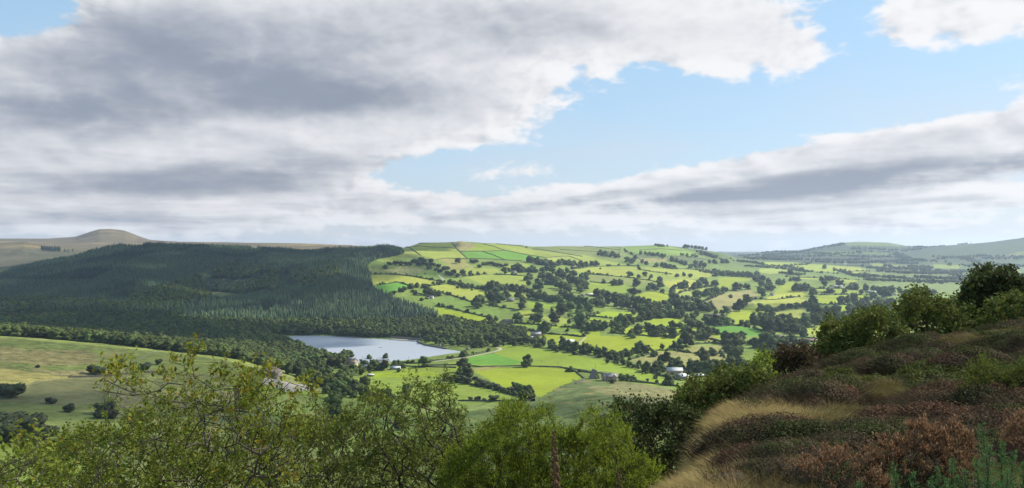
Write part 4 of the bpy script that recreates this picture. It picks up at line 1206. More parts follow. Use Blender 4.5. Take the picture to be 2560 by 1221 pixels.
# trees between the car park and the lake cottages
put(cm, [(180, 500, 110), (250, 520, 110), (330, 470, 120), (420, 480, 120), (480, 500, 110), (560, 540, 120), (620, 540, 110), (640, 470, 110), (700, 560, 110), (760, 590, 110), (830, 560, 130), (900, 520, 130), (960, 480, 120), (930, 600, 130), (850, 650, 130), (900, 690, 120), (780, 640, 100), (1000, 660, 110), (1080, 690, 110), (990, 430, 60), (860, 430, 60), (120, 480, 110), (720, 500, 100), (760, 820, 160), (780, 930, 150), (790, 760, 130), (1500, 700, 120)], 'B', 60, 'cottage wood')
put(cm, [(900, 320, 70), (940, 312, 80), (880, 300, 90), (920, 290, 80), (840, 400, 120), (760, 400, 110), (690, 395, 120), (620, 390, 120), (560, 370, 120), (480, 360, 120), (400, 355, 120), (330, 340, 120), (280, 320, 120)], 'B', 60, 'lake wood edge')
put(cl, [(0, 1105, 100), (110, 1110, 110), (220, 1115, 110), (330, 1118, 110), (440, 1125, 110), (540, 1130, 110), (640, 1140, 110), (750, 1140, 110), (870, 1155, 92), (980, 1160, 110), (1100, 1165, 110), (1230, 1180, 110), (1350, 1200, 120), (1480, 1215, 120), (1620, 1230, 120), (1760, 1240, 120), (1900, 1255, 120), (2050, 1270, 120), (2200, 1285, 120), (2350, 1300, 120), (2500, 1310, 120)], 'B', 60, 'field wood edge')
# yellow-green trees beside the dam
put(cm, [(1700, 100, 100), (1760, 110, 90), (1830, 120, 90), (1900, 130, 90), (1960, 140, 90), (2030, 150, 90), (2100, 150, 90), (2170, 150, 90), (2240, 160, 90), (1720, 140, 80), (1800, 160, 80), (1870, 170, 80), (1950, 175, 80), (2030, 185, 80), (2110, 180, 80), (2180, 190, 80), (2250, 195, 90), (2310, 150, 90), (2370, 150, 90), (2300, 185, 60), (2440, 140, 90), (2500, 140, 90), (1740, 60, 90), (1850, 80, 90), (1960, 90, 90), (2080, 100, 90), (2190, 105, 90), (2300, 100, 90), (2400, 100, 90), (2200, 200, 70)], 'L', 84, 'pale wood')
put(c0, [(30, 995, 50), (10, 990, 40), (175, 1030, 26), (262, 1035, 40), (285, 1045, 30), (250, 1045, 28), (232, 935, 30), (250, 938, 24), (395, 912, 18), (306, 905, 12), (95, 920, 10), (60, 1100, 80), (20, 1090, 70), (110, 1098, 50), (-30, 1110, 90), (30, 1068, 50), (360, 930, 30), (130, 1010, 22), (1000, 1075, 26), (1510, 1062, 30), (1250, 1085, 40)], 'S', 50, 'slope bush')
put(c0, [(104 + 2.2 * q, 624 + (q % 3) * 2 + q * .12, 8) for q in range(22)] + [(162, 630, 6), (170, 631, 6), (182, 630, 6)], 'C', 8, 'far conifers', 2600, 1.35)

LAND_MARKS = [((1522, 940), 'the large stone farmhouse'), ((1690, 928), 'the pale-roofed farm sheds'), ((1415, 853), 'the pale pond'), ((1338, 836), 'the farmhouse above the pale pond'), ((945, 908), 'the lakeside cottages'),
              ((675, 897), 'the hip-roofed house'), ((1270, 802), 'the grey hillside farm'), ((1077, 744), 'the white hillside cottage'), ((1472, 738), 'the long white shed'), ((1790, 786), 'the long brown barn'), ((2010, 848), 'the wooded farm by the heather hill'),
              ((1285, 678), 'the high hillside farm'), ((1845, 825), 'the oval emerald field'), ((1530, 856), 'the largest lime green field'), ((2190, 729), 'the white farmyard'), ((1150, 607), 'the brown hilltop knoll'), ((1830, 748), 'the tan hay field'),
              ((1245, 878), 'the bend of the farm track'), ((730, 965), 'the gravel car park'), ((1330, 955), 'the bright oval meadow'), ((1680, 627), 'the skyline saddle'), ((200, 940), 'the meadow path'), ((2250, 715), 'the long pale far field'), ((1700, 870), 'the tan lower field'), ((1430, 610), 'the walled ridge top')]
DIRS = ['right', 'upper right', 'above', 'upper left', 'left', 'lower left', 'below', 'lower right']
ORD = ['nearest', 'second', 'third', 'fourth', 'fifth', 'sixth', 'seventh', 'eighth', 'ninth', 'tenth', 'eleventh', 'twelfth', 'thirteenth', 'fourteenth', 'fifteenth', 'sixteenth', 'seventeenth', 'eighteenth', 'nineteenth', 'twentieth']
MAXN = 300
GRP = {None: 'trees standing about the valley fields', 'clump': 'trees of the small clump under the ridge', 'skyline': 'wind-shaped trees along the far ridge', 'streamside': 'trees lining the stream', 'hedge': 'bushes in the meadow hedge', 'cottage wood': 'trees below the lakeside cottages', 'lake wood edge': 'trees on the near lake shore', 'field wood edge': 'front row of the wood behind the left field', 'pale wood': 'yellow-green trees beside the dam', 'slope bush': 'dark bushes on the near slopes', 'far conifers': 'conifers on the far moor'}


def place_trees():
    T = []
    for X, Y, W, Hh, kd, nm in TREES:
        if abs(X / Y * F + 1280 - 674) < 40 and 760 < Y < 900: continue
        z = float(H(X, Y)); T.append(dict(X=X, Y=Y, W=W, H=Hh, k=kd, nm=nm, z=z, px=X / Y * F + 1280, py=HZ - z / Y * F, s=W / Y))
    broad = sorted([t for t in T if t['k'] in 'BL'], key=lambda t: -t['s'])
    other = [t for t in T if t['k'] not in 'BL']
    ind, rest = broad[:MAXN], broad[MAXN:]
    bins = {}
    for t in ind + other:
        cxy = (t['px'], t['py'] - t['H'] / t['Y'] * F * .5)
        lm = min(range(len(LAND_MARKS)), key=lambda i: math.hypot(cxy[0] - LAND_MARKS[i][0][0], (cxy[1] - LAND_MARKS[i][0][1]) * 1.3))
        dx, dy = cxy[0] - LAND_MARKS[lm][0][0], -(cxy[1] - LAND_MARKS[lm][0][1])
        d = int(round(math.atan2(dy, dx) / (math.pi / 4))) % 8
        cls = {'B': 'tree', 'L': 'tree', 'S': 'bush', 'C': 'conifer'}[t['k']]
        bins.setdefault((lm, d, cls), []).append((math.hypot(dx, dy), t))
    for (lm, d, cls), lst in bins.items():
        lst.sort(key=lambda a: a[0])
        for n, (_, t) in enumerate(lst):
            look = {'B': 'dark green', 'L': 'yellow-green', 'S': 'brown-green', 'C': 'blue-green'}[t['k']]
            size = 'broad' if t['W'] > 16 else ('small' if t['W'] < 9 else 'rounded')
            o_ = ORD[n] if n < len(ORD) else 'outermost'
            rel = 'nearest to' if n == 0 else f'{o_} out from'
            t['label'] = f"{size} {look} {cls} {rel} {LAND_MARKS[lm][1]}, {DIRS[d]}"
    for q, t in enumerate(ind + other):
        if t['k'] == 'B': src = BROAD[(q * 5 + q // 9) % 9]; nm, cat, ch = 'broadleaf_tree', 'tree', ('crown', 'trunk')
        elif t['k'] == 'L': src = LIGHT[q % 4]; nm, cat, ch = 'birch_tree', 'tree', ('crown', 'trunk')
        elif t['k'] == 'S': src = BUSH[q % 4]; nm, cat, ch = 'hawthorn_bush', 'bush', ('foliage', 'stem')
        else: src = None; nm, cat = 'conifer_tree', 'tree'
        rz = (q * 2.4) % 6.28
        w, h = t['W'], t['H']
        loc = (t['X'], t['Y'], t['z'] - .15)
        if t['k'] == 'S': h *= .85
        if src is None:
            o = link(nm, CONIF[q % 4], None, loc); o.scale = (h * 1.3, h * 1.3, h); o.rotation_euler = (0, 0, rz)
        elif t['Y'] < 1300:
            o = empty(nm, loc, rz); o.scale = (w, w, h)
            link(ch[0], src[0], o); link(ch[1], src[1], o)
        else:
            o = link(nm, src[2], None, loc); o.scale = (w, w, h); o.rotation_euler = (0, 0, rz)
        tag(o, t['label'], cat, GRP[t['nm']])
    return rest


REST = place_trees()
print('trees', len(TREES), 'rest', len(REST))


def far_woods():
    """tree lines and copses too far off to count"""
    L = [  # crop, polyline, count, width m
        (c5, [(0, 205), (250, 195), (450, 185), (600, 150), (720, 135), (800, 118)], 70, 26), (c5, [(0, 235), (300, 240), (560, 235), (700, 220)], 60, 26), (c5, [(0, 260), (400, 268), (800, 275), (1000, 262)], 80, 24),
        (c5, [(450, 205), (650, 215), (900, 205), (970, 195)], 40, 22), (c5, [(500, 290), (900, 300), (1300, 285), (1500, 265)], 90, 26), (c5, [(880, 170), (1000, 160), (1400, 185), (1550, 160)], 50, 24),
        (c5, [(1300, 210), (1380, 260), (1550, 280), (1700, 290)], 50, 26), (c5, [(1450, 148), (1600, 148), (1750, 138)], 24, 22), (c5, [(1930, 112), (1960, 110)], 8, 22), (c5, [(800, 230), (1000, 240), (1250, 240)], 40, 24),
        (c5, [(240, 325), (400, 380), (600, 395), (740, 400)], 46, 18), (c5, [(740, 370), (850, 400), (920, 425), (1000, 440)], 30, 20), (c5, [(900, 415), (1100, 430), (1300, 440), (1420, 450)], 50, 20), (c5, [(1050, 345), (1200, 360), (1500, 350), (1640, 345)], 60, 24),
        (c5, [(1000, 460), (1200, 468), (1500, 478), (1950, 480)], 110, 18), (c5, [(1200, 385), (1500, 400), (1700, 400), (1950, 380)], 110, 24), (c5, [(1500, 440), (1700, 450), (1950, 455)], 70, 22), (c5, [(1500, 335), (1560, 380), (1700, 380)], 40, 26),
        (c5, [(2000, 440), (2200, 455), (2518, 460)], 40, 22), (c5, [(1650, 240), (1900, 250), (2100, 230), (2300, 240)], 50, 22), (c5, [(1950, 330), (2200, 320), (2518, 330)], 60, 22), (c5, [(2250, 420), (2518, 415)], 30, 22), (c5, [(1850, 400), (1950, 440)], 30, 22), (c5, [(1720, 260), (1880, 250), (2000, 270), (2100, 300)], 30, 22),
        (c5, [(1000, 190), (1300, 195)], 16, 18), (c5, [(0, 330), (250, 330), (500, 300)], 30, 16), (c5, [(2150, 260), (2518, 245)], 30, 24), (c5, [(1300, 300), (1500, 305)], 20, 24),
        (c4, [(1560, 150), (1660, 165), (1760, 190), (1840, 220)], 30, 20), (c4, [(1700, 240), (1850, 260), (2000, 285)], 30, 20), (c4, [(1830, 200), (2000, 195), (2200, 180), (2363, 165)], 70, 24), (c4, [(1880, 230), (2100, 225), (2363, 225)], 60, 24), (c4, [(1830, 300), (2000, 310), (2300, 335)], 40, 16), (c4, [(1380, 355), (1500, 365)], 16, 14), (c4, [(2180, 370), (2300, 385), (2363, 380)], 20, 16),
        (c4, [(1150, 190), (1280, 200), (1380, 205)], 16, 14), (c4, [(1070, 240), (1250, 285), (1400, 320)], 24, 14),
    ]
    X, Y, W = [], [], []
    for cr, pts, n, w in L:
        pl = ground_line(cr, pts, 3.0)
        if len(pl) < 2: continue
        ii = rng.integers(0, len(pl), n)
        n = int(n * 1.7); ii = rng.integers(0, len(pl), n)
        jit = w * .75
        X += list(pl[ii, 0] + rng.normal(0, jit, n)); Y += list(pl[ii, 1] + rng.normal(0, jit * 1.5, n)); W += list(w * rng.uniform(.45, .85, n))
    # small trees that fill the hedge lines and the belts
    for cr, pts, lb in HL:
        pl = ground_line(cr, pts, 3.0)
        if len(pl) < 4: continue
        n = int(len(pl) * 3 / 16) + 1
        ii = rng.integers(0, len(pl), n)
        X += list(pl[ii, 0] + rng.normal(0, 1.2, n)); Y += list(pl[ii, 1] + rng.normal(0, 1.2, n)); W += list(rng.uniform(3.5, 8, n) * (1 + (pl[ii, 1] > 1600) * .4))
    A_ = np.array([(t[0], t[1], t[2]) for t in TREES if t[4] == 'B' and t[5] in (None, 'streamside', 'cottage wood', 'skyline')])
    dn = np.hypot(A_[:, None, 0] - A_[None, :, 0], A_[:, None, 1] - A_[None, :, 1])
    busy = (dn < 45).sum(1) > 3
    for x, y, w in A_[busy]:
        for _ in range(2):
            X.append(x + rng.normal(0, 10)); Y.append(y + rng.normal(0, 14)); W.append(w * rng.uniform(.45, .85))
    for t in REST: X.append(t['X']); Y.append(t['Y']); W.append(t['W'])
    X, Y, W = np.array(X), np.array(Y), np.array(W)
    scatter('distant_trees', [b[2] for b in BROAD], np.stack([X, Y, H(X, Y) - .2], 1), np.stack([W, W, W * .85], 1), rng.integers(0, 9, len(X)),
            'tiny far trees and copses scattered over the hazy end of the valley', 'distant trees')


X = np.concatenate(BX); Y = np.concatenate(BY); W = np.concatenate(BS); Lm = np.concatenate(BL)
print('broad wood', len(X))
which = np.where(Lm, 9 + rng.integers(0, 4, len(X)), rng.integers(0, 9, len(X)))
scatter('broadleaf_wood', [b[2] for b in BROAD] + [b[2] for b in LIGHT], np.stack([X, Y, H(X, Y) - .2], 1), np.stack([W, W, W * .95], 1), which,
        'dense dark broadleaved wood round the lake and behind the left hand fields', 'wood')

# ------------------------------------------------------------------ hedges and dry stone walls
M_HEDGE = simple_mat('hedge_leaves', (.035, .055, .018), (.055, .07, .025), 1.2, .9, .2, .1, obj=.4)
M_WALL = simple_mat('gritstone_wall', (.10, .09, .075), (.055, .05, .042), 1.5, .95, .1, .05, obj=.3)


def bank(name, cr, pts, w, h, mat, label, cat, group, gaps=0.0, ymin=YMIN):
    ln = ground_line(cr, pts, 2.2, ymin)
    if len(ln) < 3: return
    sd = int(abs(ln[0, 0] * 7 + ln[0, 1])) % 1000
    t = np.gradient(ln, axis=0); t /= np.linalg.norm(t, axis=1, keepdims=True) + 1e-9
    nr = np.stack([-t[:, 1], t[:, 0]], 1)
    s = np.arange(len(ln)) * 2.2
    leafy = mat is M_HEDGE
    a = .45 if leafy else .12
    hh = h * (1 + a * vn(s / 3.1, s * 0 + sd, None, sd) + a * .8 * vn(s / 11, s * 0 + sd, None, sd + 1))
    if gaps: hh = np.where(vn(s / 17, s * 0, None, sd + 3) > 1 - 2 * gaps, .25, hh)
    ww = w * (1 + a * .8 * vn(s / 4, s * 0 + sd + 9, None, sd + 4))
    prof = [(-.5, -.3), (-.55, .35), (-.38, .85), (0, 1.05), (.38, .85), (.55, .35), (.5, -.3)] if leafy else [(-.5, -.3), (-.45, .5), (-.33, 1), (0, 1.08), (.33, 1), (.45, .5), (.5, -.3)]
    rows = []
    zg = H(ln[:, 0], ln[:, 1])
    for i, (u, v) in enumerate(prof):
        jn = (rng.normal(0, .16 if leafy else .03, len(ln)))
        q = ln + nr * (ww * u + jn * w * .5)[:, None]
        rows.append(np.column_stack([q, zg + hh * v + jn * h * (.6 if leafy else .3)]))
    V = np.stack(rows, 1).reshape(-1, 3); k = len(prof)
    idx = np.arange(len(V)).reshape(-1, k)
    Q = np.stack([idx[:-1, :-1], idx[1:, :-1], idx[1:, 1:], idx[:-1, 1:]], -1).reshape(-1, 4)
    tag(link(name, mesh_np(name, V, Q, [mat])), label, cat, group)


WL = [  # thin walls on the green hill
    (c3, [(450, 92), (520, 140), (600, 195)], 'left wall running down the sunlit hilltop beside the conifers'), (c3, [(520, 110), (700, 112), (800, 114), (945, 125)], 'wall along the hilltop left of the brown knoll'),
    (c3, [(900, 66), (945, 120), (985, 157), (1055, 222)], 'straight wall dropping steeply from the knoll down the hill'), (c3, [(990, 157), (1200, 152), (1430, 146)], 'level wall above the two emerald hill fields'),
    (c3, [(1200, 152), (1300, 185), (1425, 236)], 'sloping wall between the two emerald hill fields'), (c3, [(1206, 82), (1330, 110), (1430, 145), (1600, 180), (1820, 215)], 'long wall slanting from the skyline to the wooded gully'),
    (c3, [(1060, 224), (1420, 238), (1600, 248)], 'wall below the two emerald hill fields'), (c3, [(750, 236), (850, 222), (1050, 225)], 'curved wall across the yellowing upper pasture'),
    (c3, [(1700, 128), (1960, 165), (2190, 204)], 'wall crossing the olive ridge pasture'), (c3, [(1820, 217), (1960, 204), (2060, 202), (2190, 250)], 'looping wall round the small ridge paddock'),
    (c3, [(1340, 80), (1480, 92), (1640, 118)], 'wall hugging the skyline right of the knoll'), (c4, [(0, 135), (240, 150), (560, 165)], 'faint upper wall across the far ridge pasture'), (c4, [(240, 100), (400, 118), (580, 140)], 'short wall near the top of the far ridge'),
    (c4, [(590, 120), (585, 180), (580, 220)], 'wall beside the steep strip of road on the ridge'), (c4, [(640, 140), (720, 190), (800, 240), (860, 285)], 'wall slanting down right of the ridge road'),
    (c4, [(780, 140), (1000, 130), (1200, 150)], 'wall across the bluish hill below the skyline trees'), (c4, [(1100, 205), (1300, 212), (1480, 235)], 'low wall under the skyline tree clumps'),
    (c0, [(1060, 914), (1140, 913), (1200, 918), (1300, 915), (1400, 919), (1500, 934), (1580, 950), (1700, 968)], 'long wall between the near meadow and the sloping field'), (c0, [(1145, 1003), (1240, 1004), (1330, 1003)], 'low wall under the near meadow hedge'),
    (c0, [(172, 945), (260, 942), (330, 935), (420, 930)], 'wall across the left slope beyond the path'), (cm, [(1460, 385), (1700, 392), (2000, 402)], 'wall from the cottages towards the oak'), (c0, [(1400, 918), (1440, 930), (1462, 948), (1440, 960)], 'short wall at the right end of the bright meadow'),
]
for i, (cr, pts, lb) in enumerate(WL):
    far_ = cr is not c0 and cr is not cm
    bank('stone_wall', cr, pts, 2.4 if far_ else 1.3, 1.9 if far_ else 1.4, M_WALL, 'dark dry stone ' + lb, 'stone wall', 'dry stone walls on the hills')
HL = [
    (c3, [(80, 373), (250, 377), (400, 387), (560, 408), (720, 438), (800, 446)], 'above the long yellow field by the conifers'), (c3, [(170, 487), (370, 456), (480, 488)], 'above the emerald field beside the conifers'),
    (c3, [(500, 547), (600, 575), (660, 600)], 'left of the white hillside cottage'), (c3, [(800, 562), (900, 588), (1000, 620), (1110, 655)], 'under the sloping yellow field, right of the white cottage'),
    (c3, [(1240, 680), (1380, 705), (1520, 725)], 'above the grey hillside farm'), (c3, [(740, 690), (850, 705), (1000, 742), (1250, 802)], 'along the top of the lime strip above the lake wood'),
    (c3, [(820, 782), (950, 802), (1100, 846), (1290, 882)], 'along the foot of the lime strip above the lake wood'), (c3, [(600, 520), (720, 490), (850, 474)], 'over the top of the sloping yellow field'), (c3, [(870, 452), (1000, 492), (1220, 532)], 'with trees in the hillside below the gully'),
    (c3, [(1010, 402), (1130, 390), (1250, 378)], 'left above the pale crescent field'), (c3, [(1320, 380), (1500, 387), (1620, 398)], 'right above the pale crescent field'), (c3, [(1530, 892), (1600, 912), (1690, 940), (1890, 970), (2050, 980), (2190, 996)], 'between the farmhouse and the pale pond field'),
    (c3, [(2190, 996), (2230, 970), (2262, 962)], 'short, at the top of the field track'), (c3, [(1530, 862), (1680, 872), (1900, 890), (2090, 903), (2260, 935)], 'broken, with lone trees above the pond farm'), (c3, [(1930, 748), (2000, 762)], 'stub among the valley trees'), (c3, [(2270, 772), (2363, 766)], 'short, by the small emerald field'),
    (c3, [(2270, 792), (2420, 806), (2480, 815)], 'above the rounded lime field in mid valley'), (c3, [(1260, 520), (1240, 560), (1250, 600), (1330, 670)], 'running down past the big tree clump'), (c3, [(600, 640), (690, 606), (800, 592)], 'in front of the white cottage'),
    (c4, [(110, 332), (300, 302), (560, 292), (770, 298)], 'round the top of the high rounded pasture'), (c4, [(240, 374), (450, 390), (640, 410), (900, 442), (960, 462)], 'across the middle of the high rounded pasture'), (c4, [(290, 454), (400, 466), (500, 470)], 'above the bright left field of the high pasture'),
    (c4, [(770, 300), (780, 332), (900, 354), (1100, 380)], 'right of the high pasture'), (c4, [(1100, 328), (1300, 332), (1500, 346)], 'long, under the ridge woods'), (c4, [(290, 838), (400, 848), (500, 858)], 'below the rounded lime field in mid valley'),
    (c4, [(1160, 572), (1320, 522), (1490, 502)], 'upper one of the two slanting behind the valley copse'), (c4, [(1180, 622), (1430, 592), (1500, 542)], 'lower one of the two slanting behind the valley copse'), (c4, [(1410, 652), (1560, 587), (1640, 547)], 'up the left side of the tan hay field'),
    (c4, [(1640, 542), (1780, 537), (1880, 527)], 'along the top of the tan hay field'), (c4, [(1880, 637), (1920, 622), (2110, 630), (2363, 602)], 'right of the tan hay field'), (c4, [(2080, 762), (2130, 745), (2250, 712), (2363, 692)], 'thick, with bushes above the right hand yellow field'),
    (c4, [(1520, 895), (1700, 883), (1800, 888)], 'round the top of the oval emerald field'), (c4, [(1900, 905), (1960, 930), (2000, 940)], 'at the right tip of the oval emerald field'), (c4, [(1130, 1132), (1300, 1070), (1500, 1054), (1690, 1068)], 'over the top of the tan lower field'),
    (c4, [(1160, 1136), (1390, 1168), (1640, 1158), (1800, 1170)], 'through the middle of the tan lower field'), (c4, [(690, 1217), (900, 1162), (950, 1132), (1100, 1128)], 'between the largest lime field and the tan field'), (c4, [(500, 957), (700, 977), (920, 988), (1060, 992), (1160, 985)], 'along the top of the largest lime field'),
    (c4, [(840, 945), (960, 955), (1060, 955), (1150, 960)], 'thick, behind the largest lime field'), (c4, [(1300, 1012), (1450, 1010), (1600, 1045)], 'below the strip of pale stubble'), (c4, [(1410, 655), (1300, 640), (1180, 650)], 'curving below the valley copse'),
    (c5, [(240, 430), (560, 442), (940, 462)], 'under the far upper right fields'), (c5, [(490, 545), (700, 540), (850, 546), (930, 556)], 'thick, in front of the white farmyard'), (c5, [(560, 602), (870, 600), (1040, 606)], 'along the top of the wide lime field at right'), (c5, [(550, 692), (700, 696), (980, 702)], 'along the foot of the wide lime field at right'),
    (c5, [(120, 748), (290, 722), (430, 708), (560, 692)], 'slanting above the lowest right hand yellow field'), (c5, [(700, 352), (750, 378), (1050, 378)], 'bending between two far fields'), (c5, [(0, 312), (150, 325), (250, 348)], 'far, under the leftmost hazy field'), (c5, [(820, 318), (1000, 330), (1250, 350)], 'far, above the hazy tree belts'),
    (c5, [(560, 575), (640, 585), (700, 585)], 'short, by the clipped garden hedges'), (c5, [(740, 690), (820, 675), (900, 672)], 'thick, under the wide lime field'), (c5, [(400, 1000), (560, 1030), (650, 1050)], 'beside the lane to the wooded farm'),
    (cm, [(1740, 334), (1900, 316), (2100, 286), (2250, 252), (2330, 234)], 'clipped, along the dam road'), (cm, [(1440, 350), (1600, 358), (1740, 350)], 'low, behind the cottages towards the oak'), (cn, [(1080, 665), (1160, 690), (1300, 710), (1440, 725), (1640, 745)], 'from the stone farmhouse down towards the round tree'),
    (cn, [(1380, 610), (1500, 640), (1600, 670), (1700, 690)], 'dark, in front of the pale-roofed sheds'), (cn, [(530, 598), (640, 600), (740, 605), (790, 615)], 'behind the old curved-roof barn'),
    (cm, [(1860, 530), (2030, 550), (2200, 580), (2350, 610), (2480, 650), (2640, 690), (2780, 735)], 'thick and overgrown, along the foot of the bright meadow'), (cm, [(1080, 610), (1200, 700), (1300, 700), (1450, 700)], 'below the cottage meadow'),
]
for cr, pts, lb in HL:
    near_ = cr in (cm, cn)
    bank('hedge', cr, pts, 2.2 if near_ else 3.2, 1.9 if near_ else 2.3, M_HEDGE, 'dark green hedge ' + lb, 'hedge', 'hedges between the fields', .06)

far_woods()

# ------------------------------------------------------------------ buildings
M_STONE = simple_mat('gritstone', (.30, .24, .18), (.20, .16, .12), .9, .9, .2, .02)
M_PINK = simple_mat('pinkish_stone', (.46, .35, .27), (.34, .26, .20), .9, .9, .2, .02)
M_WHITE = simple_mat('whitewash', (.56, .54, .49), (.45, .43, .39), .5, .8, .2, .005)
M_SLATE = simple_mat('slate', (.16, .16, .165), (.10, .10, .105), 1.2, .7, .3, .01)
M_SLATEL = simple_mat('pale_roof_sheet', (.44, .46, .48), (.34, .36, .38), .6, .85, .1, .005)
M_BROWNR = simple_mat('stone_slates', (.20, .165, .13), (.13, .11, .09), 1.2, .85, .2, .01)
M_TIMBER = simple_mat('grey_timber', (.27, .235, .19), (.18, .16, .13), 1.0, .9, .2, .01)
M_GLASS, _o = new_mat('window_glass')
bsdf(M_GLASS.node_tree, _o, (.02, .025, .03), .08, .6)
M_FRAME = simple_mat('white_frame', (.75, .75, .72), (.68, .68, .65), 1, .6, .3, 0)
M_DOOR = simple_mat('dark_door', (.06, .05, .04), (.04, .035, .03), 1, .6, .3, 0)


def box_v(x0, x1, y0, y1, z0, z1):
    V = [(x0, y0, z0), (x1, y0, z0), (x1, y1, z0), (x0, y1, z0), (x0, y0, z1), (x1, y0, z1), (x1, y1, z1), (x0, y1, z1)]
    Q = [(0, 3, 2, 1), (4, 5, 6, 7), (0, 1, 5, 4), (1, 2, 6, 5), (2, 3, 7, 6), (3, 0, 4, 7)]
    return np.array(V, float), np.array(Q)


def boxes(name, lst, mat, parent):
    a = Acc()
    for b in lst: a.add(*box_v(*b))
    return link(name, a.mesh(name, [mat]), parent)


def gable_block(parent, w, d, h, rh, wall, roof, x0=0.0, y0=0.0, cross=False, hip=0.0, sag=0.0):
    """walls with gables and a pitched roof; ridge along x (or y when cross)"""
    a = Acc()
    if cross: w, d = d, w
    hx, hy = w / 2, d / 2
    V = [(-hx, -hy, -1.5), (hx, -hy, -1.5), (hx, hy, -1.5), (-hx, hy, -1.5), (-hx, -hy, h), (hx, -hy, h), (hx, hy, h), (-hx, hy, h), (-hx * (1 - hip), 0, rh - .12), (hx * (1 - hip), 0, rh - .12)]
    def tr(P):
        P = np.array(P, float)
        if cross: P = P[:, [1, 0, 2]] * (-1, 1, 1)
        return P + (x0, y0, 0)
    a.add(tr(V), np.array([(0, 1, 5, 4), (1, 2, 6, 5), (2, 3, 7, 6), (3, 0, 4, 7)]))
    if hip == 0: a.add(tr(V), np.array([(4, 8, 7), (5, 6, 9)]))
    wl = link('wall', a.mesh('wall', [wall]), parent)
    r = Acc(); o = .45; t = .22
    sl = (rh - h) / hy
    for s in (-1, 1):
        n = 5
        rows = []
        for i in range(n):
            f = i / (n - 1)
            y = s * (hy + o) * (1 - f); z = rh - (abs(y)) * sl - sag * math.sin(math.pi * f)
            xe = (hx + o) if hip == 0 else (hx + o) * (1 - hip * f)
            rows.append([(-xe, y, z), (xe, y, z), (xe, y, z + t), (-xe, y, z + t)])
        V = np.array(rows).reshape(-1, 3)
        idx = np.arange(len(V)).reshape(n, 4); nx = np.roll(idx, -1, 1)
        Q = np.stack([idx[:-1], nx[:-1], nx[1:], idx[1:]], -1).reshape(-1, 4)
        r.add(tr(V), Q); r.add(tr(V), np.array([idx[0], idx[-1][::-1]]))
    if hip > 0:
        for s in (-1, 1):
            V = [(s * (hx + o), -hy - o, h - o * sl), (s * (hx + o), hy + o, h - o * sl), (s * hx * (1 - hip), 0, rh + t)]
            r.add(tr(V), np.array([(0, 1, 2)]))
    return wl, link('roof', r.mesh('roof', [roof]), parent)


def windows(parent, lst, y, w=1.1, h=1.3, frame=True, side='y'):
    """each window its own part; lst of (x, z) on the wall plane y"""
    for (x, z) in lst:
        if side == 'y':
            f = boxes('window', [(x - w / 2, x + w / 2, y - .06, y + .05, z, z + h)], M_GLASS, parent)
            if frame: boxes('frame', [(x - w / 2 - .1, x + w / 2 + .1, y - .09, y + .02, z - .14, z - .02), (x - .04, x + .04, y - .1, y - .061, z, z + h)], M_FRAME, f)
        else:
            boxes('window', [(y - .05, y + .06, x - w / 2, x + w / 2, z, z + h)], M_GLASS, parent)


def door(parent, x, y, w=1.1, h=2.1):
    d = boxes('door', [(x - w / 2, x + w / 2, y - .07, y + .05, -.6, h)], M_DOOR, parent)


def chimney(roof, x, z, y=0.0):
    a = Acc()
    a.add(*box_v(x - .5, x + .5, y - .4, y + .4, z - 1.2, z + 1.3)); a.add(*box_v(x - .57, x + .57, y - .47, y + .47, z + 1.3, z + 1.45))
    for q in (-.22, .22): a.add(*tube([(x + q, y, z + 1.4), (x + q, y, z + 1.85)], [.13, .11], 8))
    link('chimney', a.mesh('chimney', [M_STONE]), roof)


def site(cr, x, y, label, rz=0.0, name='farmhouse', cat='house', up=.4):
    g = G(*cr(x, y))
    o = empty(name, (g.x, g.y, float(H(g.x, g.y)) + up), rz)
    tag(o, label, cat)
    return o, g.y


R = math.radians
# large stone farmhouse with two cross gables
o, Yd = site(cn, 975, 690, 'large pinkish stone farmhouse with grey slate roof and rows of dark windows', R(-8))
gable_block(o, 19, 9, 5.6, 8.6, M_PINK, M_SLATE)
w2, r2 = gable_block(o, 6, 5, 5.6, 8.3, M_PINK, M_SLATEL, 6.0, -4.6, True)
gable_block(o, 5, 3.2, 5.6, 8.0, M_PINK, M_SLATE, -6.8, -4.4, True)
chimney(r2, -8.6, 8.4); chimney(r2, 1.5, 8.6)
windows(o, [(-3.6, 3.4), (-1.6, 3.4), (.6, 3.4), (2.2, 3.4), (-3.4, .6), (2.0, .6)], -4.52)
windows(o, [(4.8, 3.6), (7.2, 3.6)], -7.12); windows(o, [(6.0, .5)], -7.12, 3.2, 1.9)
windows(o, [(-6.8, 3.5)], -6.02, 1.4); windows(o, [(-6.8, .4)], -6.02, 2.4, 2.0)
door(o, -.6, -4.52, 1.5, 2.3)
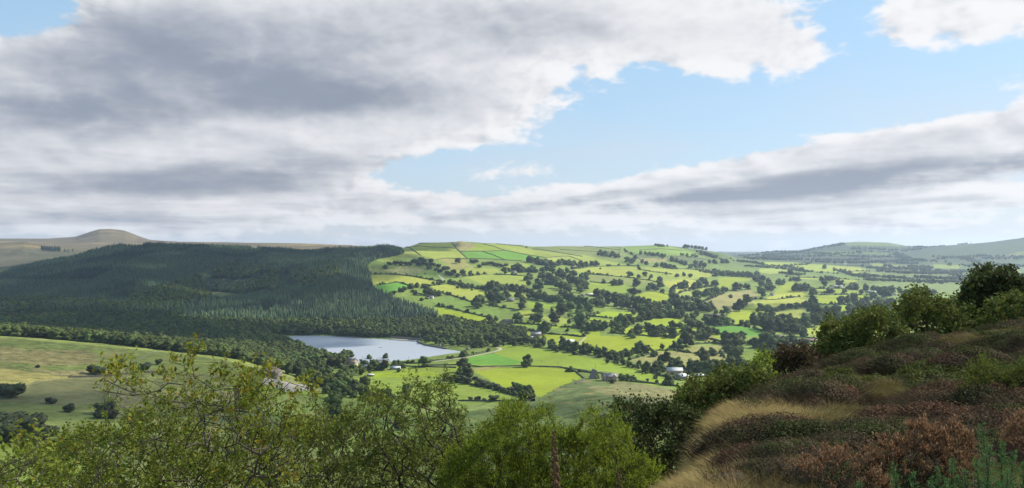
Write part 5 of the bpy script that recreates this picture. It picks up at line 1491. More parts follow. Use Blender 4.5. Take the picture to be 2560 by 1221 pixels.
# barn with a steep curved roof beside it
o, Yd = site(cn, 822, 668, 'old barn with tall swept slate roof left of the large farmhouse', R(20), 'barn', 'barn')
a = Acc(); prof = [(-6.2, 1.2), (-5.2, 2.4), (-3.9, 4.4), (-2.4, 7.2), (-1.0, 10.0), (-.2, 11.2), (.6, 10.6), (2.0, 7.9), (3.8, 4.6), (5.4, 2.4), (6.4, 1.3)]
rows = [[(x * .8, y, z) for x, z in prof] for y in (-5, 5)]
V = np.array(rows).reshape(-1, 3); n = len(prof)
a.add(V, np.array([(i, i + 1, n + i + 1, n + i) for i in range(n - 1)]))
V2 = V + (0, 0, -.25); a.add(V2, np.array([(i, n + i, n + i + 1, i + 1) for i in range(n - 1)]))
link('roof', a.mesh('roof', [M_SLATE]), o)
a = Acc()
for y in (-4.7, 4.7):
    P = [(x * .76, y, max(z - .4, -1.5)) for x, z in prof] + [(4.8, y, -1.5), (-4.8, y, -1.5)]
    c = len(P); P.append((0, y, 3)); a.add(np.array(P), np.array([(c, i, (i + 1) % c) for i in range(c)]))
for s in (-4.7, 4.7): a.add(*box_v(s - .15, s + .15, -4.7, 4.7, -1.5, 1.6))
link('wall', a.mesh('wall', [M_TIMBER]), o)
door(o, 0, -4.76, 3, 3); windows(o, [(0, 5)], -4.72, 1.2, 1.4)
# pale-roofed farm sheds
o, Yd = site(cn, 1625, 628, 'tall farm shed with pale grey roof and tan board walls', R(-2), 'farm_shed', 'barn')
gable_block(o, 19.5, 11, 5.6, 8.6, simple_mat('tan_boards', (.40, .32, .22), (.30, .24, .17), 1, bumpd=.01), M_SLATEL)
door(o, -4, -5.52, 3.2, 3.4); windows(o, [(2, 3), (6, 3)], -5.52, 1.6, .9)
o, Yd = site(cn, 1690, 665, 'low farm shed with broad pale blue-grey roof below the tall shed', R(38), 'farm_shed', 'barn')
gable_block(o, 13, 13, 2.9, 5.4, M_STONE, M_SLATEL); door(o, 0, -6.53, 3, 2.6)
o, Yd = site(cn, 1870, 655, 'long thin shed with pale roof half hidden by trees', R(-4), 'farm_shed', 'barn')
gable_block(o, 15, 5, 2.4, 3.7, M_TIMBER, M_SLATEL); door(o, 2, -2.53, 2, 2)
# farmhouse above the pale pond
o, Yd = site(cn, 240, 245, 'grey stone farmhouse with pale slate roof above the pale pond', R(-6))
w_, r_ = gable_block(o, 18, 8, 4.4, 7.4, M_STONE, simple_mat('mid_slate', (.34, .32, .33), (.26, .25, .26), 1, bumpd=.01)); chimney(r_, 5, 7.4); chimney(r_, -6, 7.4)
windows(o, [(-6, 2.6), (-2, 2.6), (3, 2.6), (6, 2.6), (-5, .4), (4, .4)], -4.02); door(o, 0, -4.02)
o, Yd = site(cn, 205, 262, 'small whitish garden terrace building in front of the pond farmhouse', R(10), 'outbuilding', 'outbuilding', .2)
gable_block(o, 9, 4, 1.6, 2.4, M_PINK, M_WHITE); door(o, 0, -2.03, 1.2, 1.4)
# hillside farm
o, Yd = site(c3, 1455, 858, 'grey-brown stone farm group with low roofs on the middle hillside', R(5))
w_, r_ = gable_block(o, 20, 7.5, 4, 6.8, M_STONE, M_BROWNR); chimney(r_, -6, 6.8)
gable_block(o, 9, 7, 3, 5.2, M_STONE, M_BROWNR, -11, 1.5, True)
windows(o, [(-5, 2.2), (0, 2.2), (5, 2.2), (-3, .2), (4, .2)], -3.77); door(o, 1.8, -3.77)
# white hillside cottage
o, Yd = site(c3, 700, 618, 'small white cottage on the green hillside below dark trees', R(-15), 'cottage')
w_, r_ = gable_block(o, 11, 7, 4, 6.4, M_WHITE, M_SLATE); chimney(r_, -3, 6.4); windows(o, [(-3, 2.2), (2.5, 2.2), (-3, .3)], -3.52); door(o, .5, -3.52)
o, Yd = site(c3, 665, 622, 'low grey byre beside the white hillside cottage', R(-15), 'byre', 'barn')
gable_block(o, 9, 5, 2.2, 3.6, M_STONE, M_BROWNR); door(o, 0, -2.53, 1.8, 1.8)
# long white shed
o, Yd = site(c4, 290, 588, 'long white roofed shed among the mid valley trees', R(4), 'farm_shed', 'barn')
gable_block(o, 21, 9, 3, 5, M_STONE, M_WHITE); door(o, 5, -4.53, 3, 2.8)
o, Yd = site(c4, 225, 600, 'little brown roofed cottage left of the long white shed', R(15), 'cottage')
w_, r_ = gable_block(o, 9, 7, 4, 6.4, M_STONE, M_BROWNR); chimney(r_, 2, 6.4); windows(o, [(-2, 2.2), (2, 2.2)], -3.52); door(o, 0, -3.52)
# long brown barn
o, Yd = site(c4, 1520, 797, 'long brown barn with grey roof in mid valley trees', R(-3), 'barn', 'barn')
gable_block(o, 44, 10, 3.6, 6, simple_mat('red_brown_boards', (.20, .12, .09), (.14, .09, .07), 1, bumpd=.01), M_BROWNR); door(o, -8, -5.03, 4, 3.2); door(o, 10, -5.03, 4, 3.2)
o, Yd = site(c4, 700, 745, 'brown roofed cottage sunk in the valley trees', R(12), 'cottage')
w_, r_ = gable_block(o, 14, 7, 4, 6.6, M_STONE, M_BROWNR); chimney(r_, 4, 6.6); windows(o, [(-3, 2.2), (3, 2.2)], -3.52); door(o, 0, -3.52)
# high hillside farm
o, Yd = site(c3, 1515, 365, 'cream cottage in the high hillside clump of trees', R(-10), 'cottage')
w_, r_ = gable_block(o, 13, 7, 4, 6.6, M_WHITE, M_BROWNR); chimney(r_, 3, 6.6); windows(o, [(-4, 2.2), (3, 2.2)], -3.52); door(o, 0, -3.52)
o, Yd = site(c3, 1480, 645, 'grey stone farm with low wings under the round tree clump', R(5))
w_, r_ = gable_block(o, 17, 8, 4, 6.8, M_STONE, M_SLATE); chimney(r_, 5, 6.8); windows(o, [(-4, 2.2), (3, 2.2)], -4.02); door(o, 0, -4.02)
o, Yd = site(c3, 2100, 318, 'grey house in the belt of trees under the ridge', R(0))
w_, r_ = gable_block(o, 18, 8, 4, 6.8, M_STONE, M_BROWNR); chimney(r_, 5, 6.8); windows(o, [(-4, 2.2), (3, 2.2)], -4.02); door(o, 0, -4.02)
# right hand farms
for (x, y, w, wl, rf, lb, rz) in [(1075, 585, 22, M_STONE, M_SLATEL, 'long farm roof amid the trees right of the clipped garden hedges', 4), (1020, 580, 12, M_STONE, M_BROWNR, 'small brown barn at the left end of the right hand farm', -20),
                                  (1285, 606, 14, M_WHITE, M_BROWNR, 'white gabled house at the right end of the tree belt', 10), (700, 528, 26, M_WHITE, M_SLATE, 'white farmyard building beyond the garden hedge', 2), (770, 530, 12, M_WHITE, M_SLATEL, 'pale cottage at the right end of the white farmyard', 20),
                                  (120, 605, 12, M_WHITE, M_BROWNR, 'white cottage by the lane at the left of the wide lime field', -8), (790, 312, 34, M_WHITE, M_SLATE, 'tiny white house on the far hazy slope', 0), (1940, 492, 26, M_WHITE, M_SLATEL, 'far white shed beside the dark hawthorn on the crest', 5)]:
    o, Yd = site(c5, x, y, lb, R(rz), 'house' if w < 20 else 'farm_building', 'house')
    w_, r_ = gable_block(o, w, 8, 3.6, 6.2, wl, rf); chimney(r_, w * .3, 6.2); windows(o, [(-w * .3, 2.0), (w * .25, 2.0)], -4.02); door(o, 0, -4.02)
o, Yd = site(c5, 470, 1050, 'reddish long barn of the wooded farm beyond the heather hill', R(-12), 'barn', 'barn')
gable_block(o, 26, 9, 3, 5.2, M_PINK, simple_mat('red_brown_tiles', (.22, .14, .12), (.16, .10, .09), 1)); door(o, 3, -4.53, 3, 2.6)
o, Yd = site(c5, 225, 1048, 'yellowish gabled house of the wooded farm', R(10), 'house')
w_, r_ = gable_block(o, 11, 9, 4, 7, simple_mat('buff_stone', (.38, .34, .24), (.30, .26, .18), 1), M_BROWNR); chimney(r_, 3, 7); windows(o, [(-3, 2.2), (3, 2.2)], -4.52); door(o, 0, -4.52)
o, Yd = site(c5, 190, 1015, 'long red-grey roof behind the yellowish gabled house', R(-5), 'barn', 'barn')
gable_block(o, 18, 8, 3, 5.4, M_STONE, M_BROWNR); door(o, 3, -4.03, 3, 2.6)
o, Yd = site(c4, 2090, 590, 'small white cottage by the lane right of the tan hay field', R(12), 'cottage')
w_, r_ = gable_block(o, 12, 7, 3.4, 5.6, M_WHITE, M_BROWNR); chimney(r_, 3, 5.6); windows(o, [(-3, 1.6), (3, 1.6)], -3.52); door(o, 0, -3.52)
# hip-roofed house on the left
hx_, hy_ = (674 - 1280) / F * 842, 842
o = empty('timber_house', (hx_, hy_, float(H(hx_, hy_)) + .3), R(-10)); tag(o, 'big grey timber house with hipped roof at the edge of the left wood', 'house')
w_, r_ = gable_block(o, 23, 14, 5.2, 10.6, M_TIMBER, M_BROWNR, hip=.55)
gable_block(o, 8, 5, 4.8, 8.2, M_TIMBER, M_BROWNR, 2, -7.2, True)
windows(o, [(-8, 2.6), (-5, 2.6), (8, 2.6), (-8, .2), (-5, .2), (8.5, .2)], -7.03); windows(o, [(.6, 2.6), (3.4, 2.6)], -9.73); door(o, 2, -9.73, 1.8, 2.2)
# lakeside cottages
o, Yd = site(cm, 960, 382, 'tall stone house with brown roof at the left of the lakeside cottages', R(-25))
w_, r_ = gable_block(o, 13, 9, 6.2, 10, M_PINK, M_BROWNR); chimney(r_, 5.4, 9.8); chimney(r_, -5.4, 9.8)
windows(o, [(-4, 3.8), (0, 3.8), (4, 3.8), (-4, 1), (4, 1)], -4.52); windows(o, [(-2, 3.8), (2, 3.8), (0, 1)], 6.52, side='x'); door(o, 0, -4.52)
o, Yd = site(cm, 1235, 378, 'long stone terrace with grey roof and chimneys beside the lake', R(4), 'cottage_terrace')
w_, r_ = gable_block(o, 26, 8, 4.6, 7.8, M_STONE, M_SLATE)
for x in (-12, -3.5, 5, 12): chimney(r_, x, 7.8)
windows(o, [(x, z) for x in (-10.5, -7, -1, 2.5, 8, 11) for z in (.4, 2.9)], -4.02); door(o, -4.6, -4.02); door(o, 5.2, -4.02)
o, Yd = site(cm, 1120, 405, 'low white cottage left in front of the lakeside terrace', R(14), 'cottage')
w_, r_ = gable_block(o, 10, 6, 2.6, 4.4, M_WHITE, M_SLATEL); windows(o, [(-3, .9), (3, .9)], -3.02, 1, 1); door(o, 0, -3.02, 1, 1.9)
o, Yd = site(cm, 1395, 418, 'low white bungalow with pale roof at the right of the lakeside cottages', R(-6), 'bungalow')
w_, r_ = gable_block(o, 13, 6, 2.4, 4.2, M_WHITE, M_SLATEL); windows(o, [(-4.5, .8), (-2, .8), (3.5, .8)], -3.02, 1.1, 1); door(o, 1, -3.02, 1, 1.9)
o, Yd = site(cm, 905, 400, 'white walled garage below the tall stone house', R(-20), 'garage', 'garage', .1)
gable_block(o, 8, 4, 1.9, 3, M_WHITE, M_SLATE); door(o, 0, -2.03, 2, 1.6)


def mover(kind, cr, x, y, label, rz, col, cat='car'):
    g = G(*cr(x, y)); z = float(H(g.x, g.y)) + .3
    o = empty(kind, (g.x, g.y, z), rz); tag(o, label, cat, 'cars in the gravel car park' if cat == 'car' else None)
    mat = simple_mat(kind + '_paint', col, tuple(c * .9 for c in col), 1, .3, .5, 0)
    a = Acc()
    prof = [(-2.1, .35), (-2.1, .85), (-1.9, 1.0), (1.1, 1.0), (2.0, .85), (2.1, .5), (2.05, .35)]
    for s in (0,):
        V = [(x_, -.85, z_) for x_, z_ in prof] + [(x_, .85, z_) for x_, z_ in prof]; n = len(prof)
        a.add(V, np.array([(i, (i + 1) % n, n + (i + 1) % n, n + i) for i in range(n)]))
        a.add(V + [(0, -.85, .6), (0, .85, .6)], np.array([(2 * n, (i + 1) % n, i) for i in range(n)] + [(2 * n + 1, n + i, n + (i + 1) % n) for i in range(n)]))
    V = [(-1.5, -.62, 1.46), (.35, -.62, 1.46), (.35, .62, 1.46), (-1.5, .62, 1.46), (-1.3, -.55, 1.5), (.2, -.55, 1.5), (.2, .55, 1.5), (-1.3, .55, 1.5)]
    a.add(V, np.array([(0, 1, 5, 4), (1, 2, 6, 5), (2, 3, 7, 6), (3, 0, 4, 7), (4, 5, 6, 7)]))
    link('body', a.mesh('body', [mat]), o)
    V = [(-1.95, -.78, 1.0), (1.05, -.78, 1.0), (1.05, .78, 1.0), (-1.95, .78, 1.0), (-1.5, -.62, 1.46), (.35, -.62, 1.46), (.35, .62, 1.46), (-1.5, .62, 1.46)]
    link('window', mesh_np('window', V, [np.array([(0, 1, 5, 4), (1, 2, 6, 5), (2, 3, 7, 6), (3, 0, 4, 7)])], [M_GLASS]), o)
    for wx in (-1.3, 1.3):
        for wy in (-.85, .85):
            V, Q = tube([(wx, wy - .1, .33), (wx, wy + .1, .33)], [.33, .33], 12)
            link('wheel', mesh_np('wheel', V, [Q, np.array([list(range(11, -1, -1)), list(range(12, 24))])], [M_DOOR]), o)


mover('parked_car', cm, 15, 528, 'white parked car at the left end of the access lane', .2, (.8, .8, .8))
mover('parked_car', cm, -20, 525, 'silver parked car behind the thorn twigs by the lane', .1, (.5, .52, .55))
mover('parked_car', cm, -75, 522, 'dark red parked car furthest left on the lane', .15, (.25, .03, .03))
mover('parked_car', cm, 215, 560, 'grey parked car on the gravel car park', .3, (.2, .21, .22))
mover('parked_car', cm, 60, 536, 'blue parked car nearest the gravel car park', .3, (.05, .09, .2))

# field shelter, boat, spillway, valve house, poles
o, Yd = site(cm, 1145, 485, 'small green-grey field shelter on the grass below the cottages', R(5), 'field_shelter', 'shed', .1)
gable_block(o, 8.5, 4, 2, 2.7, simple_mat('shelter_boards', (.16, .17, .12), (.12, .12, .09), 1), M_SLATEL); door(o, -1, -2.03, 3, 1.6)

bx, by = lakept(*cm(1243, 198))
o = empty('rowing_boat', (bx, by, LAKE_Z), R(25)); tag(o, 'tiny dark rowing boat out on the lake', 'boat')
st = [(-2.4, .5, .45), (-1.2, .85, .38), (.6, .85, .38), (1.9, .5, .48), (2.7, .03, .62)]
V = []
for x, hw, hh in st: V += [(x, -hw, hh), (x, -hw * .6, -.1), (x, hw * .6, -.1), (x, hw, hh)]
idx = np.arange(len(V)).reshape(-1, 4)
Q = np.stack([idx[:-1, :-1], idx[:-1, 1:], idx[1:, 1:], idx[1:, :-1]], -1).reshape(-1, 4)
link('hull', mesh_np('hull', V, [Q, np.array([(0, 3, 2, 1)])], [M_TIMBER]), o)
for x in (-1.1, .7): boxes('seat', [(x - .15, x + .15, -.8, .8, .25, .31)], M_TIMBER, o)
# buoys
for i, (x, y) in enumerate([(790, 172), (1640, 250), (1590, 268)]):
    bx, by = lakept(*cm(x, y))
    V, Fc = ico(2)
    ob = link('lake_buoy', mesh_np('lake_buoy', V * (.6, .6, .5), [Fc], [M_WHITE], True), None, (bx, by, LAKE_Z + .15))
    tag(ob, ['pale buoy on the left part of the lake', 'pale buoy near the right end of the lake', 'pale buoy left of the one at the right end of the lake'][i], 'buoy')
ln = ground_line(cm, [(1345, 108), (1400, 112), (1500, 122), (1600, 130), (1650, 126)], 2.5)
o = empty('stone_spillway', (float(ln[0, 0]), float(ln[0, 1]), LAKE_Z)); tag(o, 'pale stone spillway wall at the far right corner of the lake', 'weir')


def strip_wall(name, ln, w, z0, z1, mat, parent):
    t = np.gradient(ln, axis=0); t /= np.linalg.norm(t, axis=1, keepdims=True); nr = np.stack([-t[:, 1], t[:, 0]], 1)
    V = np.stack([np.column_stack([ln - nr * w / 2, np.full(len(ln), z0)]), np.column_stack([ln - nr * w / 2, np.full(len(ln), z1)]), np.column_stack([ln + nr * w / 2, np.full(len(ln), z1)]), np.column_stack([ln + nr * w / 2, np.full(len(ln), z0)])], 1).reshape(-1, 3)
    if parent is not None: V = V - np.array(parent.location)
    idx = np.arange(len(V)).reshape(-1, 4)
    Q = np.stack([idx[:-1, :-1], idx[:-1, 1:], idx[1:, 1:], idx[1:, :-1]], -1).reshape(-1, 4)
    return link(name, mesh_np(name, V, Q, [mat]), parent)


M_PALES = simple_mat('pale_masonry', (.42, .38, .31), (.30, .27, .22), .5)
strip_wall('apron', ln - (0, 5), 7, LAKE_Z - 1, LAKE_Z + 1.3, M_PALES, o)
strip_wall('parapet', ln + (0, 4), 1.0, LAKE_Z - 1, LAKE_Z + 5, M_BROWNR, o)
pl = np.array([lakept(*cm(x, y)) for x, y in [(1612, 136), (1640, 156), (1700, 177), (1800, 195), (1900, 213)]])
o = strip_wall('lake_wall', resample(pl, 3), 2.5, LAKE_Z - 1, LAKE_Z + 2.0, simple_mat('dark_masonry', (.12, .11, .09), (.07, .065, .055), .5), None)
tag(o, 'dark curved stone wall of the dam along the lake edge', 'retaining wall')
o, Yd = site(cm, 1838, 180, 'small white gauge hut on the bank beyond the lake', 0, 'gauge_hut', 'hut', .0)
gable_block(o, 3.5, 3, 2.4, 3.4, M_WHITE, M_SLATE); door(o, 0, -1.53, 1, 1.9)
o, Yd = site(cm, 2120, 218, 'small brown hut among the bushes behind the dam', 0, 'hut', 'hut', .0)
gable_block(o, 6, 4, 2, 3.2, M_PINK, M_BROWNR); door(o, 0, -2.03, 1, 1.7)
o, Yd = site(cm, 1640, 100, 'slim white marker post at the spillway', 0, 'marker_post', 'post', .0)
V, Q = tube([(0, 0, -1), (0, 0, 6), (0, 0, 6.6)], [.45, .35, .05], 8); link('post', mesh_np('post', V, Q, [M_WHITE]), o)


def pole(cr, x, y, label, h=9.0):
    g = G(*cr(x, y)); o = empty('telegraph_pole', (g.x, g.y, float(H(g.x, g.y)))); tag(o, label, 'pole', 'wooden telegraph poles')
    V, Q = tube([(0, 0, -.5), (0, 0, h * .5), (0, 0, h)], [.17, .15, .12], 8); link('post', mesh_np('post', V, Q, [M_TIMBER]), o)
    boxes('crossarm', [(-.9, .9, -.07, .07, h - .9, h - .75)], M_TIMBER, o)
    for s in (-.75, -.25, .25, .75): boxes('insulator', [(s - .04, s + .04, -.04, .04, h - .75, h - .6)], M_FRAME, o)


for x, y, cr, lb in [(1065, 345, cm, 'wooden pole against the lake, left of the terrace'), (1228, 345, cm, 'wooden pole behind the lakeside terrace'), (1525, 345, cm, 'wooden pole at the right end of the lake shore'), (292, 552, cn, 'wooden pole just right of the lone round oak'),
                     (461, 560, cn, 'wooden pole standing mid-way along the meadow wall'), (835, 590, cn, 'wooden pole behind the large stone farmhouse'), (1268, 672, cn, 'wooden pole on the slope right of the large stone farmhouse'), (1430, 650, cn, 'wooden pole just left of the round tree by the sheds')]:
    pole(cr, x, y, lb)
# pale pond
pts = [G(*cn(x, y)) for x, y in [(455, 298), (480, 284), (530, 278), (590, 276), (628, 282), (622, 300), (560, 306), (500, 306)]]
zp = max(float(H(p.x, p.y)) for p in pts) + .25
bmm = bmesh.new(); bmm.faces.new([bmm.verts.new((p.x, p.y, float(H(p.x, p.y)) + .6)) for p in pts]); bmesh.ops.triangulate(bmm, faces=bmm.faces[:])
me = bpy.data.meshes.new('pond'); bmm.to_mesh(me); me.materials.append(simple_mat('pale_pond', (.62, .62, .58), (.50, .50, .46), .1, .3, .5, 0))
tag(link('pond', me), kind='structure')

# ------------------------------------------------------------------ foreground plants
def inpx(poly, n, r):
    p = np.array(poly, float); out = []
    while sum(len(o) for o in out) < n:
        x = r.uniform(p[:, 0].min(), p[:, 0].max(), n * 2); y = r.uniform(p[:, 1].min(), p[:, 1].max(), n * 2)
        k = in_poly(x, y, p); out.append(np.stack([x[k], y[k]], 1))
    q = np.concatenate(out)[:n]; sz = min(np.ptp(p[:, 0]), 400)
    q[:, 1] += sz * .075 * vn(q[:, 0] / (sz * .10), q[:, 0] * 0, None, int(p[0, 0]) % 97) + sz * .045 * vn(q[:, 0] / (sz * .035), q[:, 0] * 0, None, 5)
    return q


def grow(targets, roots, r, step=.12, wob=.16, k_up=.35):
    """branches that reach every target from the roots: list of nodes (position, parent)"""
    P = [np.array(q, float) for q in roots]; par = [-1] * len(P)
    roots = np.array(roots, float)
    d0 = np.min(np.linalg.norm(targets[:, None] - roots[None], axis=2), axis=1)
    tips = []
    arr = np.zeros((60000, 3)); n = len(P); arr[:n] = P; depth = np.zeros(60000)
    for ti in np.argsort(d0):
        t = targets[ti]
        dd = np.linalg.norm(arr[:n] - t, axis=1)
        # prefer joining nodes that lie below the target
        pen = dd + k_up * np.maximum(0, arr[:n, 2] - t[2] + .05) * 3 + .10 * depth[:n]
        j = int(np.argmin(pen)); L = dd[j]
        m = max(1, int(L / step))
        a = arr[j].copy(); off = r.normal(0, wob, 3) * L
        off[2] = -abs(off[2]) * .6
        prev = j
        for s in range(1, m + 1):
            f = s / m
            p = a + (t - a) * f + off * math.sin(math.pi * f) + r.normal(0, .018, 3) * (L > .2)
            arr[n] = p; depth[n] = depth[prev] + L / m; par.append(prev); prev = n; n += 1
            if n >= 59990: break
        tips.append(prev)
        if n >= 59980: break
    return arr[:n].copy(), np.array(par), np.array(tips)


def shrub(name, label, cat, polys, roots, mats, leaf, depth=(7, 9), seed=1, wood=(0.0022, .44), step=.12, leafy=1.0, aspect=.5, sides=4, group=None, wob=.16, upright=0.0, parts=('branches', 'leaves'), per_twig=6):
    """polys: list of (outline in photo columns/rows at the given distance, number of twigs, leaves per twig)"""
    r = np.random.default_rng(seed)
    T = []; LN = []
    for poly, n, per in polys:
        q = inpx(poly, n, r); Y = r.uniform(depth[0], depth[1], n)
        T.append(np.stack([(q[:, 0] - 1280) / F * Y, Y, -(q[:, 1] - HZ) / F * Y], 1)); LN.append(np.full(n, per))
    T = np.concatenate(T); LN = np.concatenate(LN)
    RT = []
    for (px, Y) in roots:
        X = (px - 1280) / F * Y; RT.append((X, Y, float(H(X, Y)) - .05))
    zg = H(T[:, 0], T[:, 1]); k = T[:, 2] > zg + .05; T, LN = T[k], LN[k]
    order = np.argsort(np.min(np.linalg.norm(T[:, None] - np.array(RT)[None], axis=2), axis=1))
    P, par, tips = grow(T, RT, r, step, wob)
    # thickness by how much hangs on each node
    load = np.ones(len(P)) * .0
    load[tips] += 1
    for i in range(len(P) - 1, -1, -1):
        if par[i] >= 0: load[par[i]] += load[i]
    rad = wood[0] * .8 * np.maximum(load, 1) ** (wood[1] - .03)
    base_ = Vector(RT[0])
    o = empty(name, base_); tag(o, label, cat, group)
    a = Acc()
    # chains: walk every node with its heaviest child
    child = {}
    for i, p in enumerate(par):
        if p >= 0: child.setdefault(p, []).append(i)
    done = np.zeros(len(P), bool)
    starts = [i for i in range(len(P)) if par[i] < 0]
    stack = list((s, None) for s in starts)
    while stack:
        s, pre = stack.pop()
        chain = [pre] if pre is not None else []
        i = s
        while True:
            chain.append(i); ch = child.get(i)
            if not ch: break
            ch = sorted(ch, key=lambda c: -load[c])
            for c in ch[1:]: stack.append((c, i))
            i = ch[0]
        if len(chain) < 2: continue
        rr = rad[chain].copy()
        if pre is not None: rr[0] = rr[1] if len(rr) > 1 else rr[0]
        kk = sides + 2 if rr.max() > .02 else (sides if rr.max() > .006 else 3)
        V, Q = tube(P[chain] - np.array(base_), rr, kk); a.add(V, Q)
    # leaves along the outer twigs
    thin = np.nonzero((load <= 2.5) & (par >= 0))[0]
    per = np.interp(np.arange(len(thin)), [0, len(thin)], [1, 1])
    cnt = r.poisson(leafy * LN.mean() * .55, len(thin))
    # sparser leaves where the outline says so
    lt = np.zeros(len(P)); ordd = np.argsort(np.min(np.linalg.norm(T[:, None] - np.array(RT)[None], axis=2), axis=1))
    for q, tp in zip(ordd, tips): lt[tp] = LN[q]
    for i in range(len(P) - 1, -1, -1):
        if par[i] >= 0: lt[par[i]] = max(lt[par[i]], lt[i])
    cnt = r.poisson(np.maximum(leafy * lt[thin] * .55, .01))
    cnt = r.poisson(np.maximum(leafy * lt[thin] * .95, .01))
    ts = np.repeat(thin, cnt)
    d = P[ts] - P[par[ts]]; d /= np.linalg.norm(d, axis=1, keepdims=True) + 1e-9
    side = r.normal(0, 1, (len(ts), 3)); side -= (side * d).sum(1, keepdims=True) * d; side /= np.linalg.norm(side, axis=1, keepdims=True) + 1e-9
    td = d * .6 + side * (.8 - upright * .5) + np.array([0, 0, .25 + upright]); td /= np.linalg.norm(td, axis=1, keepdims=True)
    tl = step * r.uniform(.5, 1.6, len(ts))[:, None]
    tb = P[ts] + (P[par[ts]] - P[ts]) * r.uniform(0, 1, (len(ts), 1)) - np.array(base_)
    tw = np.cross(td, r.normal(0, 1, (len(ts), 3))); tw /= np.linalg.norm(tw, axis=1, keepdims=True) + 1e-9
    tw *= max(.0011, wood[0] * .5)
    Vt = np.stack([tb - tw, tb + tw, tb + td * tl + tw * .5, tb + td * tl - tw * .5], 1).reshape(-1, 3)
    a.add(Vt, np.arange(len(Vt)).reshape(-1, 4))
    link(parts[0], a.mesh(parts[0], [mats[0]], True), o)
    m_ = per_twig
    k_ = np.repeat(np.arange(len(ts)), m_); f_ = r.uniform(.15, 1.05, len(k_))[:, None]
    src = ts[k_]; d = td[k_]
    side = r.normal(0, 1, (len(src), 3)); side -= (side * d).sum(1, keepdims=True) * d; side /= np.linalg.norm(side, axis=1, keepdims=True) + 1e-9
    dirn = d * (.45 + upright) + side * (1 - upright * .6) + np.array([0, 0, .1 + upright]); dirn /= np.linalg.norm(dirn, axis=1, keepdims=True)
    s = leaf * r.uniform(.55, 1.25, len(src))[:, None]
    p0 = tb[k_] + d * tl[k_] * f_
    nrm = r.normal(0, 1, (len(src), 3)) + np.array([0, 0, .8]); nrm -= (nrm * dirn).sum(1, keepdims=True) * dirn; nrm /= np.linalg.norm(nrm, axis=1, keepdims=True) + 1e-9
    w = np.cross(dirn, nrm)
    fold = nrm * s * .10
    V = np.stack([p0, p0 + dirn * s * .5 - w * s * aspect * .5 + fold, p0 + dirn * s, p0 + dirn * s * .5 + w * s * aspect * .5 + fold], 1).reshape(-1, 3)
    Q = np.arange(len(V)).reshape(-1, 4)
    # fold down the middle: two triangles with a common rib
    T3 = np.concatenate([Q[:, [0, 1, 2]], Q[:, [0, 2, 3]]])
    link(parts[1], mesh_np(parts[1], V, [T3], [mats[1]]), o)
    return o, len(src)


def leaf_mat(name, c1, c2, c3_, trans=.35, third=.8):
    m, out = new_mat(name)
    n = noise(coord(), 1.3, 4, .6)
    col = mixc(smooth(n, .35, .65), c1, c2)
    r = rand_island()
    hs = S.nt.nodes.new('ShaderNodeHueSaturation'); S.nt.links.new(col.s, hs.inputs['Color'])
    S.nt.links.new((r * .9 + .55).s, hs.inputs['Value'])
    col = mixc(smooth(S.m('FRACT', r * 7.31), third, third + .1), S(hs.outputs[0]), c3_)
    bsdf(m.node_tree, out, col, .7, .15, None, 0, trans)
    return m


M_TWIG = simple_mat('twig_bark', (.06, .05, .036), (.10, .09, .07), 4, .9, .2, .002)
M_TWIGD = simple_mat('dark_twig_bark', (.035, .03, .024), (.07, .06, .05), 4, .9, .2, .002)
M_L1 = leaf_mat('willow_leaves', (.14, .19, .024), (.18, .215, .030), (.24, .20, .025), .4, .86)
M_L1Y = leaf_mat('yellowing_leaves', (.22, .22, .022), (.17, .20, .022), (.33, .22, .02), .45, .78)
M_L2 = leaf_mat('sallow_leaves', (.125, .17, .028), (.16, .19, .034), (.16, .16, .05), .4, .85)
M_L3 = leaf_mat('bright_broom_leaves', (.18, .24, .022), (.23, .27, .03), (.08, .12, .018), .4, .8)
M_L4 = leaf_mat('dark_hawthorn_leaves', (.050, .070, .018), (.075, .095, .024), (.10, .075, .035), .25, .85)
M_L5 = leaf_mat('olive_shrub_leaves', (.090, .125, .024), (.13, .15, .028), (.15, .13, .035), .3, .85)
M_L6 = leaf_mat('russet_leaves', (.075, .05, .026), (.055, .055, .022), (.12, .065, .033), .3, .8)
M_L7 = leaf_mat('gorse_spines', (.10, .22, .06), (.13, .27, .07), (.19, .29, .11), .25, .85)
M_HE = leaf_mat('heather_flowers', (.25, .135, .07), (.15, .095, .05), (.36, .22, .12), .3, .75)
M_HED = leaf_mat('heather_green', (.055, .045, .028), (.06, .06, .025), (.09, .055, .045), .2, .8)

